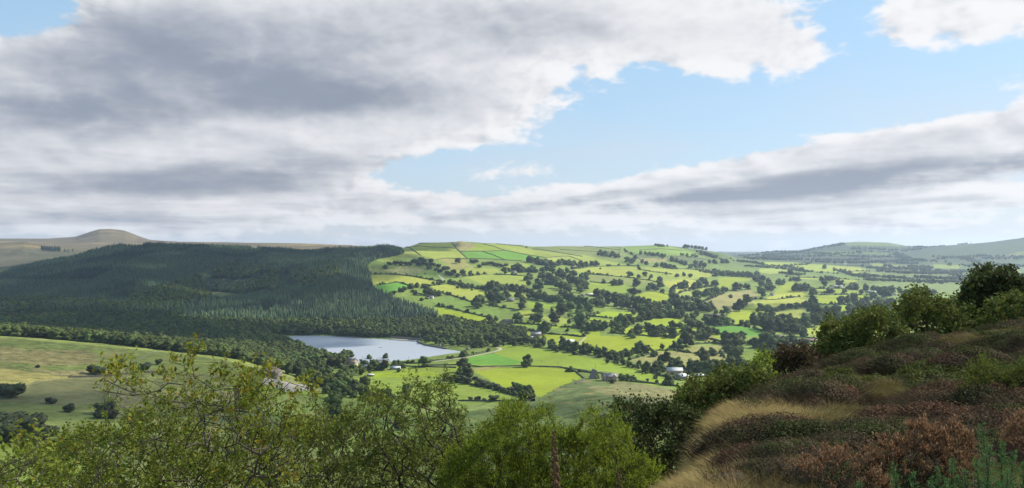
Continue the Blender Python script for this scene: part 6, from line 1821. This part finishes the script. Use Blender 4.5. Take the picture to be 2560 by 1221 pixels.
tot = 0
JOBS = [
    dict(name='willow_shrub', label='wide twisted willow shrub with olive leaves and yellow tips, bottom left', cat='shrub', depth=(7.0, 9.6), seed=3, mats=(M_TWIG, M_L1), per_twig=8, leaf=.042, roots=[(520, 8.4), (640, 8.0), (420, 8.8), (330, 8.6), (230, 8.2), (760, 8.2)], wood=(0.0026, .44), wob=.20,
         polys=[([(150, 1290), (110, 1130), (180, 1070), (300, 1020), (420, 995), (560, 975), (650, 965), (740, 1000), (820, 1050), (850, 1110), (860, 1290)], 1000, 6),
                ([(225, 975), (300, 905), (420, 915), (470, 960), (560, 895), (640, 905), (690, 940), (780, 935), (800, 985), (700, 1010), (300, 1040)], 120, 3.0)]),
    dict(name='willow_shrub', label='thin open willow with yellowing tips rising through the wide shrub', cat='shrub', depth=(6.6, 8.0), seed=5, mats=(M_TWIG, M_L1Y), leaf=.055, roots=[(560, 7.4), (660, 7.2)], wood=(0.0031, .44), wob=.22,
         polys=[([(230, 940), (260, 905), (330, 900), (330, 960), (250, 985)], 14, 5), ([(400, 900), (520, 885), (640, 880), (700, 930), (800, 925), (790, 1000), (650, 1050), (420, 1060)], 70, 2.6), ([(560, 1000), (720, 1000), (740, 1200), (600, 1200)], 30, 2)]),
    dict(name='willow_sapling', label='small pale leaved sapling in the bottom left corner', cat='shrub', depth=(5.2, 6.2), seed=7, mats=(M_TWIG, M_L1), leaf=.045, roots=[(90, 5.6), (150, 5.8)], wood=(0.0022, .44),
         polys=[([(0, 1290), (0, 1130), (40, 1085), (110, 1090), (160, 1140), (180, 1290)], 90, 3.2), ([(-150, 1300), (-140, 1120), (0, 1120), (20, 1300)], 40, 3.5)]),
    dict(name='sallow_shrub', label='upright dark stemmed sallow shrub left of the bright green bush', cat='shrub', depth=(7.4, 9.2), seed=9, mats=(M_TWIGD, M_L2), per_twig=8, leaf=.038, roots=[(1060, 8.2), (1110, 8.0), (950, 8.6), (900, 8.3), (1020, 8.6)], wood=(0.0031, .44), wob=.2,
         polys=[([(820, 1290), (835, 1090), (870, 1010), (940, 985), (1000, 1000), (1040, 965), (1100, 965), (1150, 990), (1165, 1100), (1190, 1290)], 800, 5), ([(1015, 960), (1030, 935), (1060, 960)], 6, 3), ([(860, 1010), (1000, 975), (1130, 960), (1150, 1010)], 60, 3)]),
    dict(name='broom_bush', leafy=1.5, label='dense bright yellow-green bush at the bottom centre', cat='bush', depth=(6.6, 8.8), seed=11, mats=(M_TWIGD, M_L3), leaf=.034, aspect=.32, roots=[(1380, 7.8), (1480, 7.6), (1280, 7.9), (1560, 7.8)], wood=(0.0016, .44), step=.10, upright=.25,
         polys=[([(1095, 1300), (1115, 1170), (1160, 1120), (1200, 1095), (1260, 1060), (1320, 1050), (1400, 1070), (1440, 1090), (1500, 1078), (1570, 1095), (1610, 1130), (1640, 1190), (1650, 1300)], 1700, 12), ([(1200, 1080), (1260, 1035), (1310, 1025), (1340, 1045), (1560, 1075), (1500, 1050), (1400, 1055)], 90, 7)]),
    dict(name='hawthorn_bush', leafy=1.5, label='dark brownish hawthorn behind the bright green bush', cat='bush', depth=(13.5, 16.5), seed=13, mats=(M_TWIGD, M_L4), leaf=.062, aspect=.7, roots=[(1610, 15.5), (1680, 15), (1570, 15)], wood=(0.0037, .44), step=.2,
         polys=[([(1530, 1300), (1525, 1070), (1540, 1010), (1580, 992), (1620, 1000), (1660, 1015), (1700, 1050), (1760, 1060), (1770, 1110), (1700, 1300)], 520, 13)]),
    dict(name='hawthorn_bush', leafy=1.5, label='olive green thorn shrub left of the heather mound', cat='bush', depth=(16.5, 19.5), seed=15, mats=(M_TWIGD, M_L5), leaf=.075, aspect=.7, roots=[(1790, 18), (1860, 18), (1730, 17.5)], wood=(0.0037, .44), step=.22,
         polys=[([(1690, 1150), (1692, 1000), (1730, 960), (1790, 935), (1860, 935), (1930, 955), (1960, 1000), (1900, 1040), (1800, 1090)], 560, 14)]),
    dict(name='rowan_sapling', label='light green sapling standing up above the olive thorn shrub', cat='sapling', depth=(17.5, 18.8), seed=16, mats=(M_TWIGD, M_L3), leaf=.085, aspect=.5, roots=[(1880, 18.2)], wood=(0.0037, .44), step=.2,
         polys=[([(1845, 1000), (1850, 920), (1880, 890), (1905, 885), (1925, 905), (1935, 940), (1985, 945), (1990, 965), (1900, 1000)], 60, 9)]),
    dict(name='russet_bush', leafy=1.6, label='small russet brown bush left of the crest shrubs', cat='bush', depth=(20, 22.5), seed=17, mats=(M_TWIGD, M_L6), leaf=.075, aspect=.7, roots=[(1990, 21.5), (1960, 21)], wood=(0.0037, .44), step=.24,
         polys=[([(1925, 1000), (1930, 905), (1960, 880), (2000, 872), (2040, 890), (2060, 930), (2000, 1000)], 260, 11)]),
    dict(name='crest_shrub', leafy=1.9, label='rounded dark green shrub on the crest right of the russet bush', cat='bush', depth=(22.5, 26), seed=19, mats=(M_TWIGD, M_L5), leaf=.09, aspect=.7, roots=[(2130, 24.5), (2060, 24), (2200, 24.5)], wood=(0.0043, .44), step=.28,
         polys=[([(2000, 1000), (2015, 880), (2060, 835), (2110, 800), (2150, 785), (2210, 790), (2250, 810), (2270, 950)], 620, 13)]),
    dict(name='crest_shrub', leafy=1.9, label='broad brownish green shrub filling the crest below the top bush', cat='bush', depth=(26, 31), seed=21, mats=(M_TWIGD, M_L5), leaf=.11, aspect=.7, roots=[(2300, 28), (2400, 28), (2500, 28.5), (2560, 29)], wood=(0.0050, .44), step=.32,
         polys=[([(2225, 960), (2240, 785), (2280, 750), (2350, 735), (2400, 745), (2460, 765), (2560, 740), (2660, 740), (2680, 960)], 950, 14)]),
    dict(name='crest_hawthorn', leafy=1.9, label='dark hawthorn standing highest on the crest at the right edge', cat='bush', depth=(29, 33), seed=23, mats=(M_TWIGD, M_L4), leaf=.13, aspect=.7, roots=[(2480, 31), (2520, 31)], wood=(0.0056, .44), step=.35,
         polys=[([(2405, 780), (2412, 720), (2440, 690), (2480, 678), (2520, 685), (2550, 700), (2575, 740), (2580, 800), (2480, 830)], 420, 15)]),
    dict(name='green_gorse', leafy=1.3, label='pale green gorse mound at the right edge on the heather slope', cat='bush', depth=(11, 13.5), seed=25, mats=(M_TWIGD, M_L5), leaf=.05, aspect=.3, roots=[(2480, 12.5), (2560, 12), (2420, 12.6)], wood=(0.0025, .44), step=.15, upright=.3,
         polys=[([(2390, 1040), (2385, 970), (2420, 930), (2500, 915), (2620, 910), (2640, 1070), (2480, 1060)], 420, 12)]),
    dict(name='heather_clump', label='tall rust coloured heather clump left of the gorse spires', cat='heather', depth=(5.4, 6.3), seed=27, mats=(M_TWIG, M_HE), leaf=.026, aspect=.4, roots=[(2300, 5.9), (2360, 5.9), (2260, 5.8), (2400, 5.8)], wood=(0.0010, .44), step=.05, upright=.55, wob=.08,
         polys=[([(2140, 1250), (2160, 1130), (2230, 1090), (2290, 1072), (2350, 1085), (2390, 1068), (2430, 1110), (2440, 1180), (2420, 1250)], 620, 10)]),
    dict(name='heather_clump', label='greyish heather clump at the bottom of the slope, fronting the rust one', cat='heather', depth=(5.1, 6.2), seed=29, mats=(M_TWIG, M_HE), leaf=.024, aspect=.4, roots=[(2080, 5.6), (2140, 5.6), (2020, 5.6)], wood=(0.0012, .44), step=.05, upright=.5, wob=.1,
         polys=[([(1975, 1290), (1990, 1160), (2050, 1120), (2090, 1110), (2130, 1130), (2200, 1140), (2220, 1290)], 420, 6)]),
    dict(name='heather_clump', label='low brown heather clump in the bottom edge below the rust one', cat='heather', depth=(4.9, 5.4), seed=31, mats=(M_TWIG, M_HE), leaf=.024, aspect=.4, roots=[(2190, 5.2), (2240, 5.2)], wood=(0.0011, .44), step=.05, upright=.5, wob=.1,
         polys=[([(2150, 1290), (2150, 1210), (2180, 1190), (2225, 1200), (2240, 1290)], 140, 8)]),
    dict(name='heather_clump', label='pinkish heather clump beyond the gorse at the right edge', cat='heather', depth=(6.5, 7.4), seed=33, mats=(M_TWIG, M_HE), leaf=.028, aspect=.4, roots=[(2560, 7), (2600, 7)], wood=(0.0011, .44), step=.06, upright=.5, wob=.1,
         polys=[([(2500, 1130), (2520, 1060), (2560, 1030), (2680, 1030), (2700, 1160)], 260, 9)]),
    dict(name='hawthorn_bush', label='small leafless thorn between the sallow and the bright bush', cat='bush', depth=(8.4, 9.4), seed=35, mats=(M_TWIGD, M_L2), leaf=.04, roots=[(1190, 9.0)], wood=(0.0031, .44),
         polys=[([(1160, 1200), (1150, 1090), (1175, 1050), (1205, 1080), (1200, 1150)], 16, .6)]),
    dict(name='willow_thicket', label='dense low green thicket filling the bottom edge behind the wide willow', cat='shrub', depth=(9.2, 11.2), seed=41, mats=(M_TWIGD, M_L2), leaf=.05, per_twig=8, roots=[(300, 10), (480, 10), (650, 10), (800, 10), (120, 10)], wood=(.003, .44), step=.16, wob=.2,
         polys=[([(-60, 1330), (-40, 1190), (80, 1150), (200, 1100), (330, 1060), (480, 1050), (620, 1060), (740, 1070), (860, 1080), (1000, 1060), (1120, 1110), (1150, 1330)], 1300, 6)]),
]
for j in JOBS:
    o_, n_ = shrub(**j); tot += n_
print('leaves', tot)


def gorse():
    r = np.random.default_rng(77)
    SP = [  # tip column, tip row, base column, base row, distance
        (2455, 1062, 2480, 1290, 4.7), (2505, 1105, 2500, 1290, 4.8), (2535, 1130, 2520, 1290, 4.6), (2475, 1120, 2470, 1290, 4.5), (2440, 1150, 2460, 1300, 4.6), (2560, 1160, 2545, 1300, 4.5), (2235, 1160, 2240, 1300, 4.7), (2285, 1183, 2290, 1300, 4.6), (2345, 1170, 2360, 1300, 4.6), (2380, 1150, 2390, 1300, 4.7),
        (2325, 1195, 2330, 1300, 4.5), (2410, 1175, 2420, 1300, 4.5), (2150, 1208, 2155, 1300, 4.6), (2590, 1120, 2570, 1300, 4.7), (2520, 1175, 2515, 1300, 4.4), (2365, 1200, 2370, 1300, 4.4)]
    for gi, (ids, lb) in enumerate([([0, 1, 2, 3, 4, 5, 13, 14], 'tall blue-green gorse spires in the bottom right corner'), ([8, 9, 10, 11, 15], 'lower gorse shoots left of the tall spires'), ([6], 'single gorse shoot in front of the rust heather'), ([7], 'short gorse shoot right of the single one'), ([12], 'tiny gorse tip at the bottom edge under the grey heather')]):
        tx, ty, bx_, by_, Y = SP[ids[0]]
        X0 = (bx_ - 1280) / F * Y; z0 = float(H(X0, Y)) - .05
        o = empty('gorse_bush', (X0, Y, z0)); tag(o, lb, 'gorse')
        st_ = Acc(); V_ = []
        for i in ids:
            tx, ty, bx_, by_, Y = SP[i]
            tip = np.array([(tx - 1280) / F * Y, Y, -(ty - HZ) / F * Y]); bs = np.array([(bx_ - 1280) / F * (Y + .1), Y + .1, 0]); bs[2] = float(H(bs[0], bs[1])) - .03
            n = 14; path = np.array([bs + (tip - bs) * t + np.array([.03 * math.sin(3 * t + i), 0, 0]) * (1 - t) for t in np.linspace(0, 1, n)])
            st_.add(*tube(path - (X0, 0, z0) - (0, SP[ids[0]][4], 0), np.linspace(.008, .0015, n), 5))
            L = np.linalg.norm(tip - bs)
            ns = int(130 * L)
            for q in range(ns):
                t = 1 - (q / ns) ** 1.0 * min(1, .95)
                p = bs + (tip - bs) * t
                a = r.uniform(0, 6.283); up = .75
                d = np.array([math.cos(a), math.sin(a), up]); d /= np.linalg.norm(d)
                sl = (.018 + .085 * min(1, (1 - t) * L / .45)) * r.uniform(.7, 1.2)
                e = p + d * sl
                st_.add(*tube(np.array([p, e]) - (X0, 0, z0) - (0, SP[ids[0]][4], 0), [.0016, .0008], 3))
                m = int(8 + sl * 420)
                f = r.uniform(.05, 1.05, m)[:, None]
                pp = p + d * sl * f
                dd = d + r.normal(0, .75, (m, 3)); dd /= np.linalg.norm(dd, axis=1, keepdims=True)
                w = np.cross(dd, r.normal(0, 1, (m, 3))); w /= np.linalg.norm(w, axis=1, keepdims=True)
                ll = r.uniform(.010, .019, (m, 1))
                V_.append(np.stack([pp - w * .0016, pp + w * .0016, pp + dd * ll], 1).reshape(-1, 3))
        V_ = np.concatenate(V_) - (X0, 0, z0) - (0, SP[ids[0]][4], 0)
        link('stems', st_.mesh('stems', [M_TWIG]), o)
        link('spines', mesh_np('spines', V_, [np.arange(len(V_)).reshape(-1, 3)], [M_L7]), o)


gorse()


def foxglove(px0, py0, px1, py1, Y, label, dens=1.0):
    r = np.random.default_rng(int(px0))
    m = simple_mat('dry_foxglove_%d' % px0, (.16, .09, .045), (.08, .05, .03), 30, .9, .2, .0)
    tip = np.array([(px0 - 1280) / F * Y, Y, -(py0 - HZ) / F * Y]); bs = np.array([(px1 - 1280) / F * Y, Y, 0.]); bs[2] = float(H(bs[0], bs[1])) - .05
    o = empty('foxglove', bs); tag(o, label, 'dead flower')
    n = 16; path = np.array([(tip - bs) * t + (0.012 * math.sin(4 * t), 0, 0) for t in np.linspace(0, 1, n)])
    link('stem', mesh_np('stem', *tube(path, np.linspace(.007, .002, n), 8), [m], True), o)
    a = Acc(); V0, F0 = ico(1)
    L = np.linalg.norm(tip - bs); L1 = .62 if L > .7 else L * .7
    k = int(L1 * 130 * dens)
    for i in range(k):
        s = (i / k); t = 1 - s * L1 / L
        p = (tip - bs) * t; an = i * 2.4; rr = .006 + .012 * min(1, s * 3)
        c = np.array([math.cos(an) * rr, math.sin(an) * rr, 0])
        sz = (.0045 + .0045 * min(1, s * 3)) * r.uniform(.8, 1.2)
        a.add(V0 * (sz, sz, sz * 1.5) + p + c, F0)
        dv = c / rr
        w = np.array([-dv[1], dv[0], 0])
        q = p + c
        a.add(np.array([q - w * .003, q + w * .003, q + dv * .012 + (0, 0, .012)]), np.array([(0, 1, 2)]))
    link('seed_head', a.mesh('seed_head', [m]), o)


foxglove(1384, 1078, 1412, 1500, 4.2, 'tall dead brown foxglove spike in front of the bright green bush')
foxglove(1548, 1168, 1560, 1500, 4.4, 'shorter dead foxglove spike right of the tall one', .7)

# ---- heather, bilberry and straw grass covering the slope
def blades(n, h, spread, w, lean, r, heads=0.0, droop=.3):
    """tuft of thin blades"""
    a = r.uniform(0, 6.283, n); rr = spread * np.sqrt(r.uniform(0, 1, n))
    b = np.stack([np.cos(a) * rr, np.sin(a) * rr, np.zeros(n)], 1)
    d = np.stack([np.cos(a) * lean, np.sin(a) * lean, np.ones(n)], 1) + r.normal(0, lean * .6, (n, 3)); d /= np.linalg.norm(d, axis=1, keepdims=True)
    hh = (h * r.uniform(.5, 1.15, n))[:, None]
    s = np.cross(d, r.normal(0, 1, (n, 3))); s /= np.linalg.norm(s, axis=1, keepdims=True)
    m = b + d * hh * .55; t = b + d * hh + np.stack([np.cos(a), np.sin(a), -np.ones(n)], 1) * hh * droop * .5
    V = np.stack([b - s * w, b + s * w, m + s * w * .8, m - s * w * .8, t], 1).reshape(-1, 3)
    i = np.arange(n)[:, None] * 5
    return V, i + np.array([[0, 1, 2, 3]]), i + np.array([[3, 2, 4]])


def tuft_mesh(name, seed, mats, n, h, spread, w, lean, cushion=0.0, heads=0, hs=.012):
    r = np.random.default_rng(seed); a = Acc()
    V, Q, T3 = blades(n, h, spread, w, lean, r)
    a.add(V, Q); a.T.append(T3 + a.n - len(V)); a.mt += [0] * len(T3)
    if cushion:
        Vi, Fi = ico(1); Vi = Vi * (spread * 1.0, spread * 1.0, h * cushion) * (1 + .25 * r.normal(0, 1, (len(Vi), 1)) * .6); Vi[:, 2] = np.maximum(Vi[:, 2], -.02)
        a.add(Vi, Fi, 0)
    if heads:
        an = r.uniform(0, 6.283, heads); rr = spread * 1.05 * np.sqrt(r.uniform(0, 1, heads))
        P = np.stack([np.cos(an) * rr, np.sin(an) * rr, h * (.95 - .5 * (rr / spread / 1.05) ** 2) * r.uniform(.8, 1.15, heads)], 1)
        N = np.stack([np.cos(an) * .5, np.sin(an) * .5, np.ones(heads)], 1)
        V, Q = quads(P, N, hs, r, .5); a.add(V, Q, 1)
    return a.mesh(name, mats)


M_HB = simple_mat('heather_stems', (.085, .064, .034), (.13, .09, .048), 3, .9, .2, 0, .15, island=True, obj=.8)
M_HP = simple_mat('faded_heather_bells', (.22, .115, .065), (.14, .08, .048), 3, .9, .2, 0, .2, island=True, obj=.7)
M_STRAW = simple_mat('straw_grass', (.55, .41, .17), (.42, .32, .13), 3, .8, .2, 0, .35, island=True, obj=.5)
M_GRN = simple_mat('bilberry_leaves', (.09, .115, .018), (.13, .135, .024), 3, .8, .3, 0, .35, island=True, obj=.6)
M_OLG = simple_mat('olive_grass', (.20, .165, .055), (.26, .20, .075), 3, .8, .3, 0, .35, island=True, obj=.5)
M_HP2 = simple_mat('grey_brown_heather', (.135, .095, .058), (.095, .068, .04), 3, .9, .2, 0, .2, island=True, obj=.7)
M_HP3 = simple_mat('dark_green_heather', (.085, .095, .03), (.11, .11, .036), 3, .9, .2, 0, .2, island=True, obj=.7)
HT = [tuft_mesh('ht', 500 + k, [M_HB, (M_HP, M_HP2, M_HP3)[k]], 190, .22, .16, .003, .55, .7, 420, .013) for k in range(3)]
GT = [tuft_mesh('gt', 520 + k, [M_STRAW], 130, .26, .07, .0022, .6) for k in range(3)]
OT = [tuft_mesh('ot', 540 + k, [M_OLG], 150, .24, .09, .0028, .55) for k in range(2)]
BT = [tuft_mesh('bt', 560 + k, [M_GRN, M_GRN], 60, .22, .15, .003, .5, .6, 330, .026) for k in range(2)]


def slope_cover():
    n = 52000
    px = rng.uniform(1560, 3000, n); Y = np.exp(rng.uniform(math.log(4.2), math.log(30), n))
    k = rng.random(n) < np.clip((Y / 14) ** 2.0, .12, 1) * np.where(px > 2640, .4, 1)
    px, Y = px[k], Y[k]; X = (px - 1280) / F * Y; z = H(X, Y)
    i, j = to_ij(px, Y)
    hid = (HZ - (z + .35) / Y * F) < RMN[np.clip(j.astype(int) - 2, 0, None), i.astype(int)] + 25
    X, Y, z, px = X[hid], Y[hid], z[hid], px[hid]
    keep = z > -6.2
    X, Y, z, px = X[keep], Y[keep], z[keep], px[keep]
    s1 = fbm(X / 1.3, Y / 1.3, 3, 71); s2 = fbm(X / .9 + 5, Y / .9, 3, 72)
    straw = 1.0 * np.exp(-((Y - 11.3) / 1.5) ** 2) * np.clip((2100 - px) / 140, 0, 1) + 1.15 * np.clip((1880 - px) / 110, 0, 1) * (Y < 12.5) + .8 * np.exp(-((px - 1960) / 60) ** 2) * np.exp(-((Y - 15) / 1.2) ** 2)
    isS = rng.random(len(X)) < straw * (1.0 + 1.0 * s1)
    green = ((Y > 12.7) & (Y < 17.5) & (s2 > .10)) | (s2 > .34)
    isG = ~isS & green
    isO = ~isS & ~isG & (s1 > .22)
    isH = ~isS & ~isG & ~isO
    res = []
    for nm, m_, meshes, s0, lb, cat in [('heather', isH, HT, (.75, 1.35), 'brown faded heather covering the near slope and mound', 'heather'), ('straw_grass', isS, GT, (.7, 1.3), 'pale straw coloured grass on the near shelf and slope edge', 'grass'),
                                        ('olive_grass', isO, OT, (.7, 1.3), 'olive moor grass between the heather on the near slope', 'grass'), ('bilberry', isG, BT, (.6, 1.25), 'green bilberry patches on the face of the heather mound', 'ground cover')]:
        P = np.stack([X[m_], Y[m_], z[m_] - .03], 1)
        s = rng.uniform(s0[0], s0[1], (len(P), 1)) * np.clip(P[:, 1:2] / 8, .7, 1.25) * np.array([1, 1, .85])
        wh = rng.integers(0, len(meshes), len(P))
        if nm == 'heather':
            q = fbm(P[:, 0] / .9, P[:, 1] / .9, 3, 91) + rng.normal(0, .12, len(P)) + np.where(P[:, 1] > 12.6, -.12, .05)
            wh = np.where(q > .12, 0, np.where(q > -.1, 1, 2))
            s = s * (.55 + .85 * np.clip(.5 + 1.3 * fbm(P[:, 0] / .7, P[:, 1] / .7, 2, 92), 0, 1))[:, None]
        scatter(nm, meshes, P, s, wh, lb, cat)
        res.append((nm, len(P)))
    print(res)


RMN = horizon_rows()
slope_cover()

# a few long bent grass stalks
def stalk(px0, py0, px1, py1, Y, label, bend=.15):
    bs = np.array([(px1 - 1280) / F * Y, Y, 0.]); bs[2] = float(H(bs[0], bs[1])) - .02
    tip = np.array([(px0 - 1280) / F * Y, Y - .1, -(py0 - HZ) / F * Y])
    path = np.array([(tip - bs) * t + np.array([bend, 0, .05]) * math.sin(math.pi * t) * np.linalg.norm(tip - bs) for t in np.linspace(0, 1, 12)])
    o = link('grass_stalk', mesh_np('grass_stalk', *tube(path, np.linspace(.0028, .001, 12), 5), [M_STRAW], True), None, bs)
    tag(o, label, 'grass stalk', 'long dry grass stalks')


for q in [(1800, 1098, 1868, 1200, 6.4, 'long dry stalk arching from the straw edge', .18), (1965, 1120, 1970, 1205, 5.9, 'straight dry stalk right of the arching one', .02), (1870, 1140, 1900, 1190, 6.0, 'short dry stalk between the arching and straight ones', .1), (2160, 1100, 2225, 1108, 6.2, 'bent pale stalk lying over the rust heather', .3), (1925, 1150, 1930, 1215, 5.6, 'thin stalk at the bottom edge left of the grey heather', .03), (2135, 1058, 2155, 1082, 10, 'small pale stalk under the mound', .05)]:
    stalk(*q)

# charred root on the edge of the slope
r_ = np.random.default_rng(5)
g0 = ((1690 - 1280) / F * 6.6, 6.6); zc = float(H(*g0))
o = empty('charred_root', (g0[0], g0[1], zc)); tag(o, 'blackened gnarled root on the straw edge beside the bright bush', 'root')
mb = simple_mat('charred_wood', (.012, .010, .009), (.03, .026, .022), 20, .9, .3, .01)
a = Acc()
for k in range(7):
    p = np.array([-.13 + .04 * k, r_.uniform(-.06, .06), .0]); pts_ = [p]
    d = np.array([r_.uniform(-.1, 1), r_.uniform(-.3, .3), r_.uniform(.1, .8)])
    for s in range(5):
        d = d + r_.normal(0, .4, 3); d /= np.linalg.norm(d); p = p + d * .045; pts_.append(p.copy())
    a.add(*tube(pts_, np.linspace(.032, .008, 6) * r_.uniform(.6, 1.2), 7))
link('root_wood', a.mesh('root_wood', [mb], True), o)

# ------------------------------------------------------------------ unseen clouds above the view, added to shade parts of the land
def cloud_material(name, dens, lo=.25, hi=.5):
    m, out = new_mat(name)
    d = S.nt.nodes.new('ShaderNodeBsdfDiffuse'); d.inputs[0].default_value = (.85, .86, .88, 1)
    t = S.nt.nodes.new('ShaderNodeBsdfTransparent')
    mx = S.nt.nodes.new('ShaderNodeMixShader')
    n = noise(pos(), .006, 5, .6)
    S.nt.links.new((smooth(n, lo, hi) * dens).s, mx.inputs[0])
    tl = S.nt.nodes.new('ShaderNodeBsdfTranslucent'); tl.inputs[0].default_value = (.88, .89, .92, 1)
    m2 = S.nt.nodes.new('ShaderNodeMixShader'); m2.inputs[0].default_value = .6
    S.nt.links.new(d.outputs[0], m2.inputs[1]); S.nt.links.new(tl.outputs[0], m2.inputs[2])
    S.nt.links.new(t.outputs[0], mx.inputs[1]); S.nt.links.new(m2.outputs[0], mx.inputs[2])
    S.nt.links.new(mx.outputs[0], out.inputs[0])
    return m


M_CLOUD = {k: cloud_material(n, *d) for k, n, d in (('broken', 'broken_cloud_vapour', (.60, .38, .54)), ('thick', 'cloud_vapour', (.60,)), ('mid', 'light_cloud_vapour', (.42,)), ('wisp', 'wispy_cloud_vapour', (.23,)), ('thin', 'thin_cloud_vapour', (.30,)))}


def cloud(gx, gy, gz, rx, ry, hz_, label, seed, rot=0.0, zc=1500.0, kind='thick'):
    """a cloud standing where its shadow falls on the ground point gx, gy, gz"""
    k = (zc - gz) / SUN.z
    c = np.array([gx, gy, gz]) + np.array(SUN) * k
    V, Fc = ico(4)
    n = fbm(V[:, 0] * 2 + seed, V[:, 1] * 2, 4, seed, V[:, 2] * 2)
    V = V * (1 + .38 * n)[:, None]
    V = V * (rx, ry, hz_); V[:, 2] = np.where(V[:, 2] < 0, V[:, 2] * .35, V[:, 2])
    o = link('cloud', mesh_np('cloud', V, [Fc], [M_CLOUD[kind]], True), None, c)
    o.rotation_euler = (0, 0, rot); tag(o, label, 'cloud')
    return c


for cc in [(-820, 2050, -60, 560, 560, 120, 'wide broken unseen cloud overhead shading the conifer hillside', 3, .2, 1500.0, 'broken'), (-1500, 2100, -60, 620, 700, 120, 'unseen cloud further left shading the end of the conifer hillside', 5, .1), (-560, 1330, -150, 330, 150, 60, 'small unseen cloud shading the broadleaved wood by the lake', 7, 0),
           (-900, 1300, -120, 420, 260, 70, 'unseen cloud shading the wood behind the left field', 9, 0), (60, 60, -2, 230, 230, 60, 'low thin unseen cloud shading the heather slope', 11, 0, 800.0, 'wisp'), (-60, 480, -110, 360, 200, 60, 'unseen cloud shading the pasture below the viewpoint', 13, .1, 1500.0, 'thin'), (-330, 700, -110, 260, 170, 60, 'thin unseen cloud shading the left field', 23, .1, 1700.0, 'thin'),
           (700, 1900, -120, 170, 60, 40, 'small unseen cloud shading a patch of mid valley', 17, .5), (-560, 2750, 0, 330, 200, 80, 'unseen cloud shading the upper end of the conifers', 19, 0)]:
    cloud(*cc)

# ------------------------------------------------------------------ air
def haze():
    zmin = float(Z.min()) - 1; zmax = float(Z.max()) + 25
    xm = float(np.abs(XX).max()) + 60
    V, Q = box_v(-xm, xm, -60, 14060, zmin, zmax)
    me = mesh_np('haze', V, Q)
    m = bpy.data.materials.new('valley_air'); m.use_nodes = True; nt = m.node_tree; nt.nodes.clear()
    out = nt.nodes.new('ShaderNodeOutputMaterial'); v = nt.nodes.new('ShaderNodeVolumePrincipled')
    v.inputs['Color'].default_value = (.62, .78, 1.0, 1); v.inputs['Density'].default_value = 0.000052
    v.inputs['Anisotropy'].default_value = .35
    nt.links.new(v.outputs[0], out.inputs['Volume'])
    me.materials.append(m)
    tag(link('haze', me), kind='stuff')


haze()
print('objects', len(bpy.data.objects))
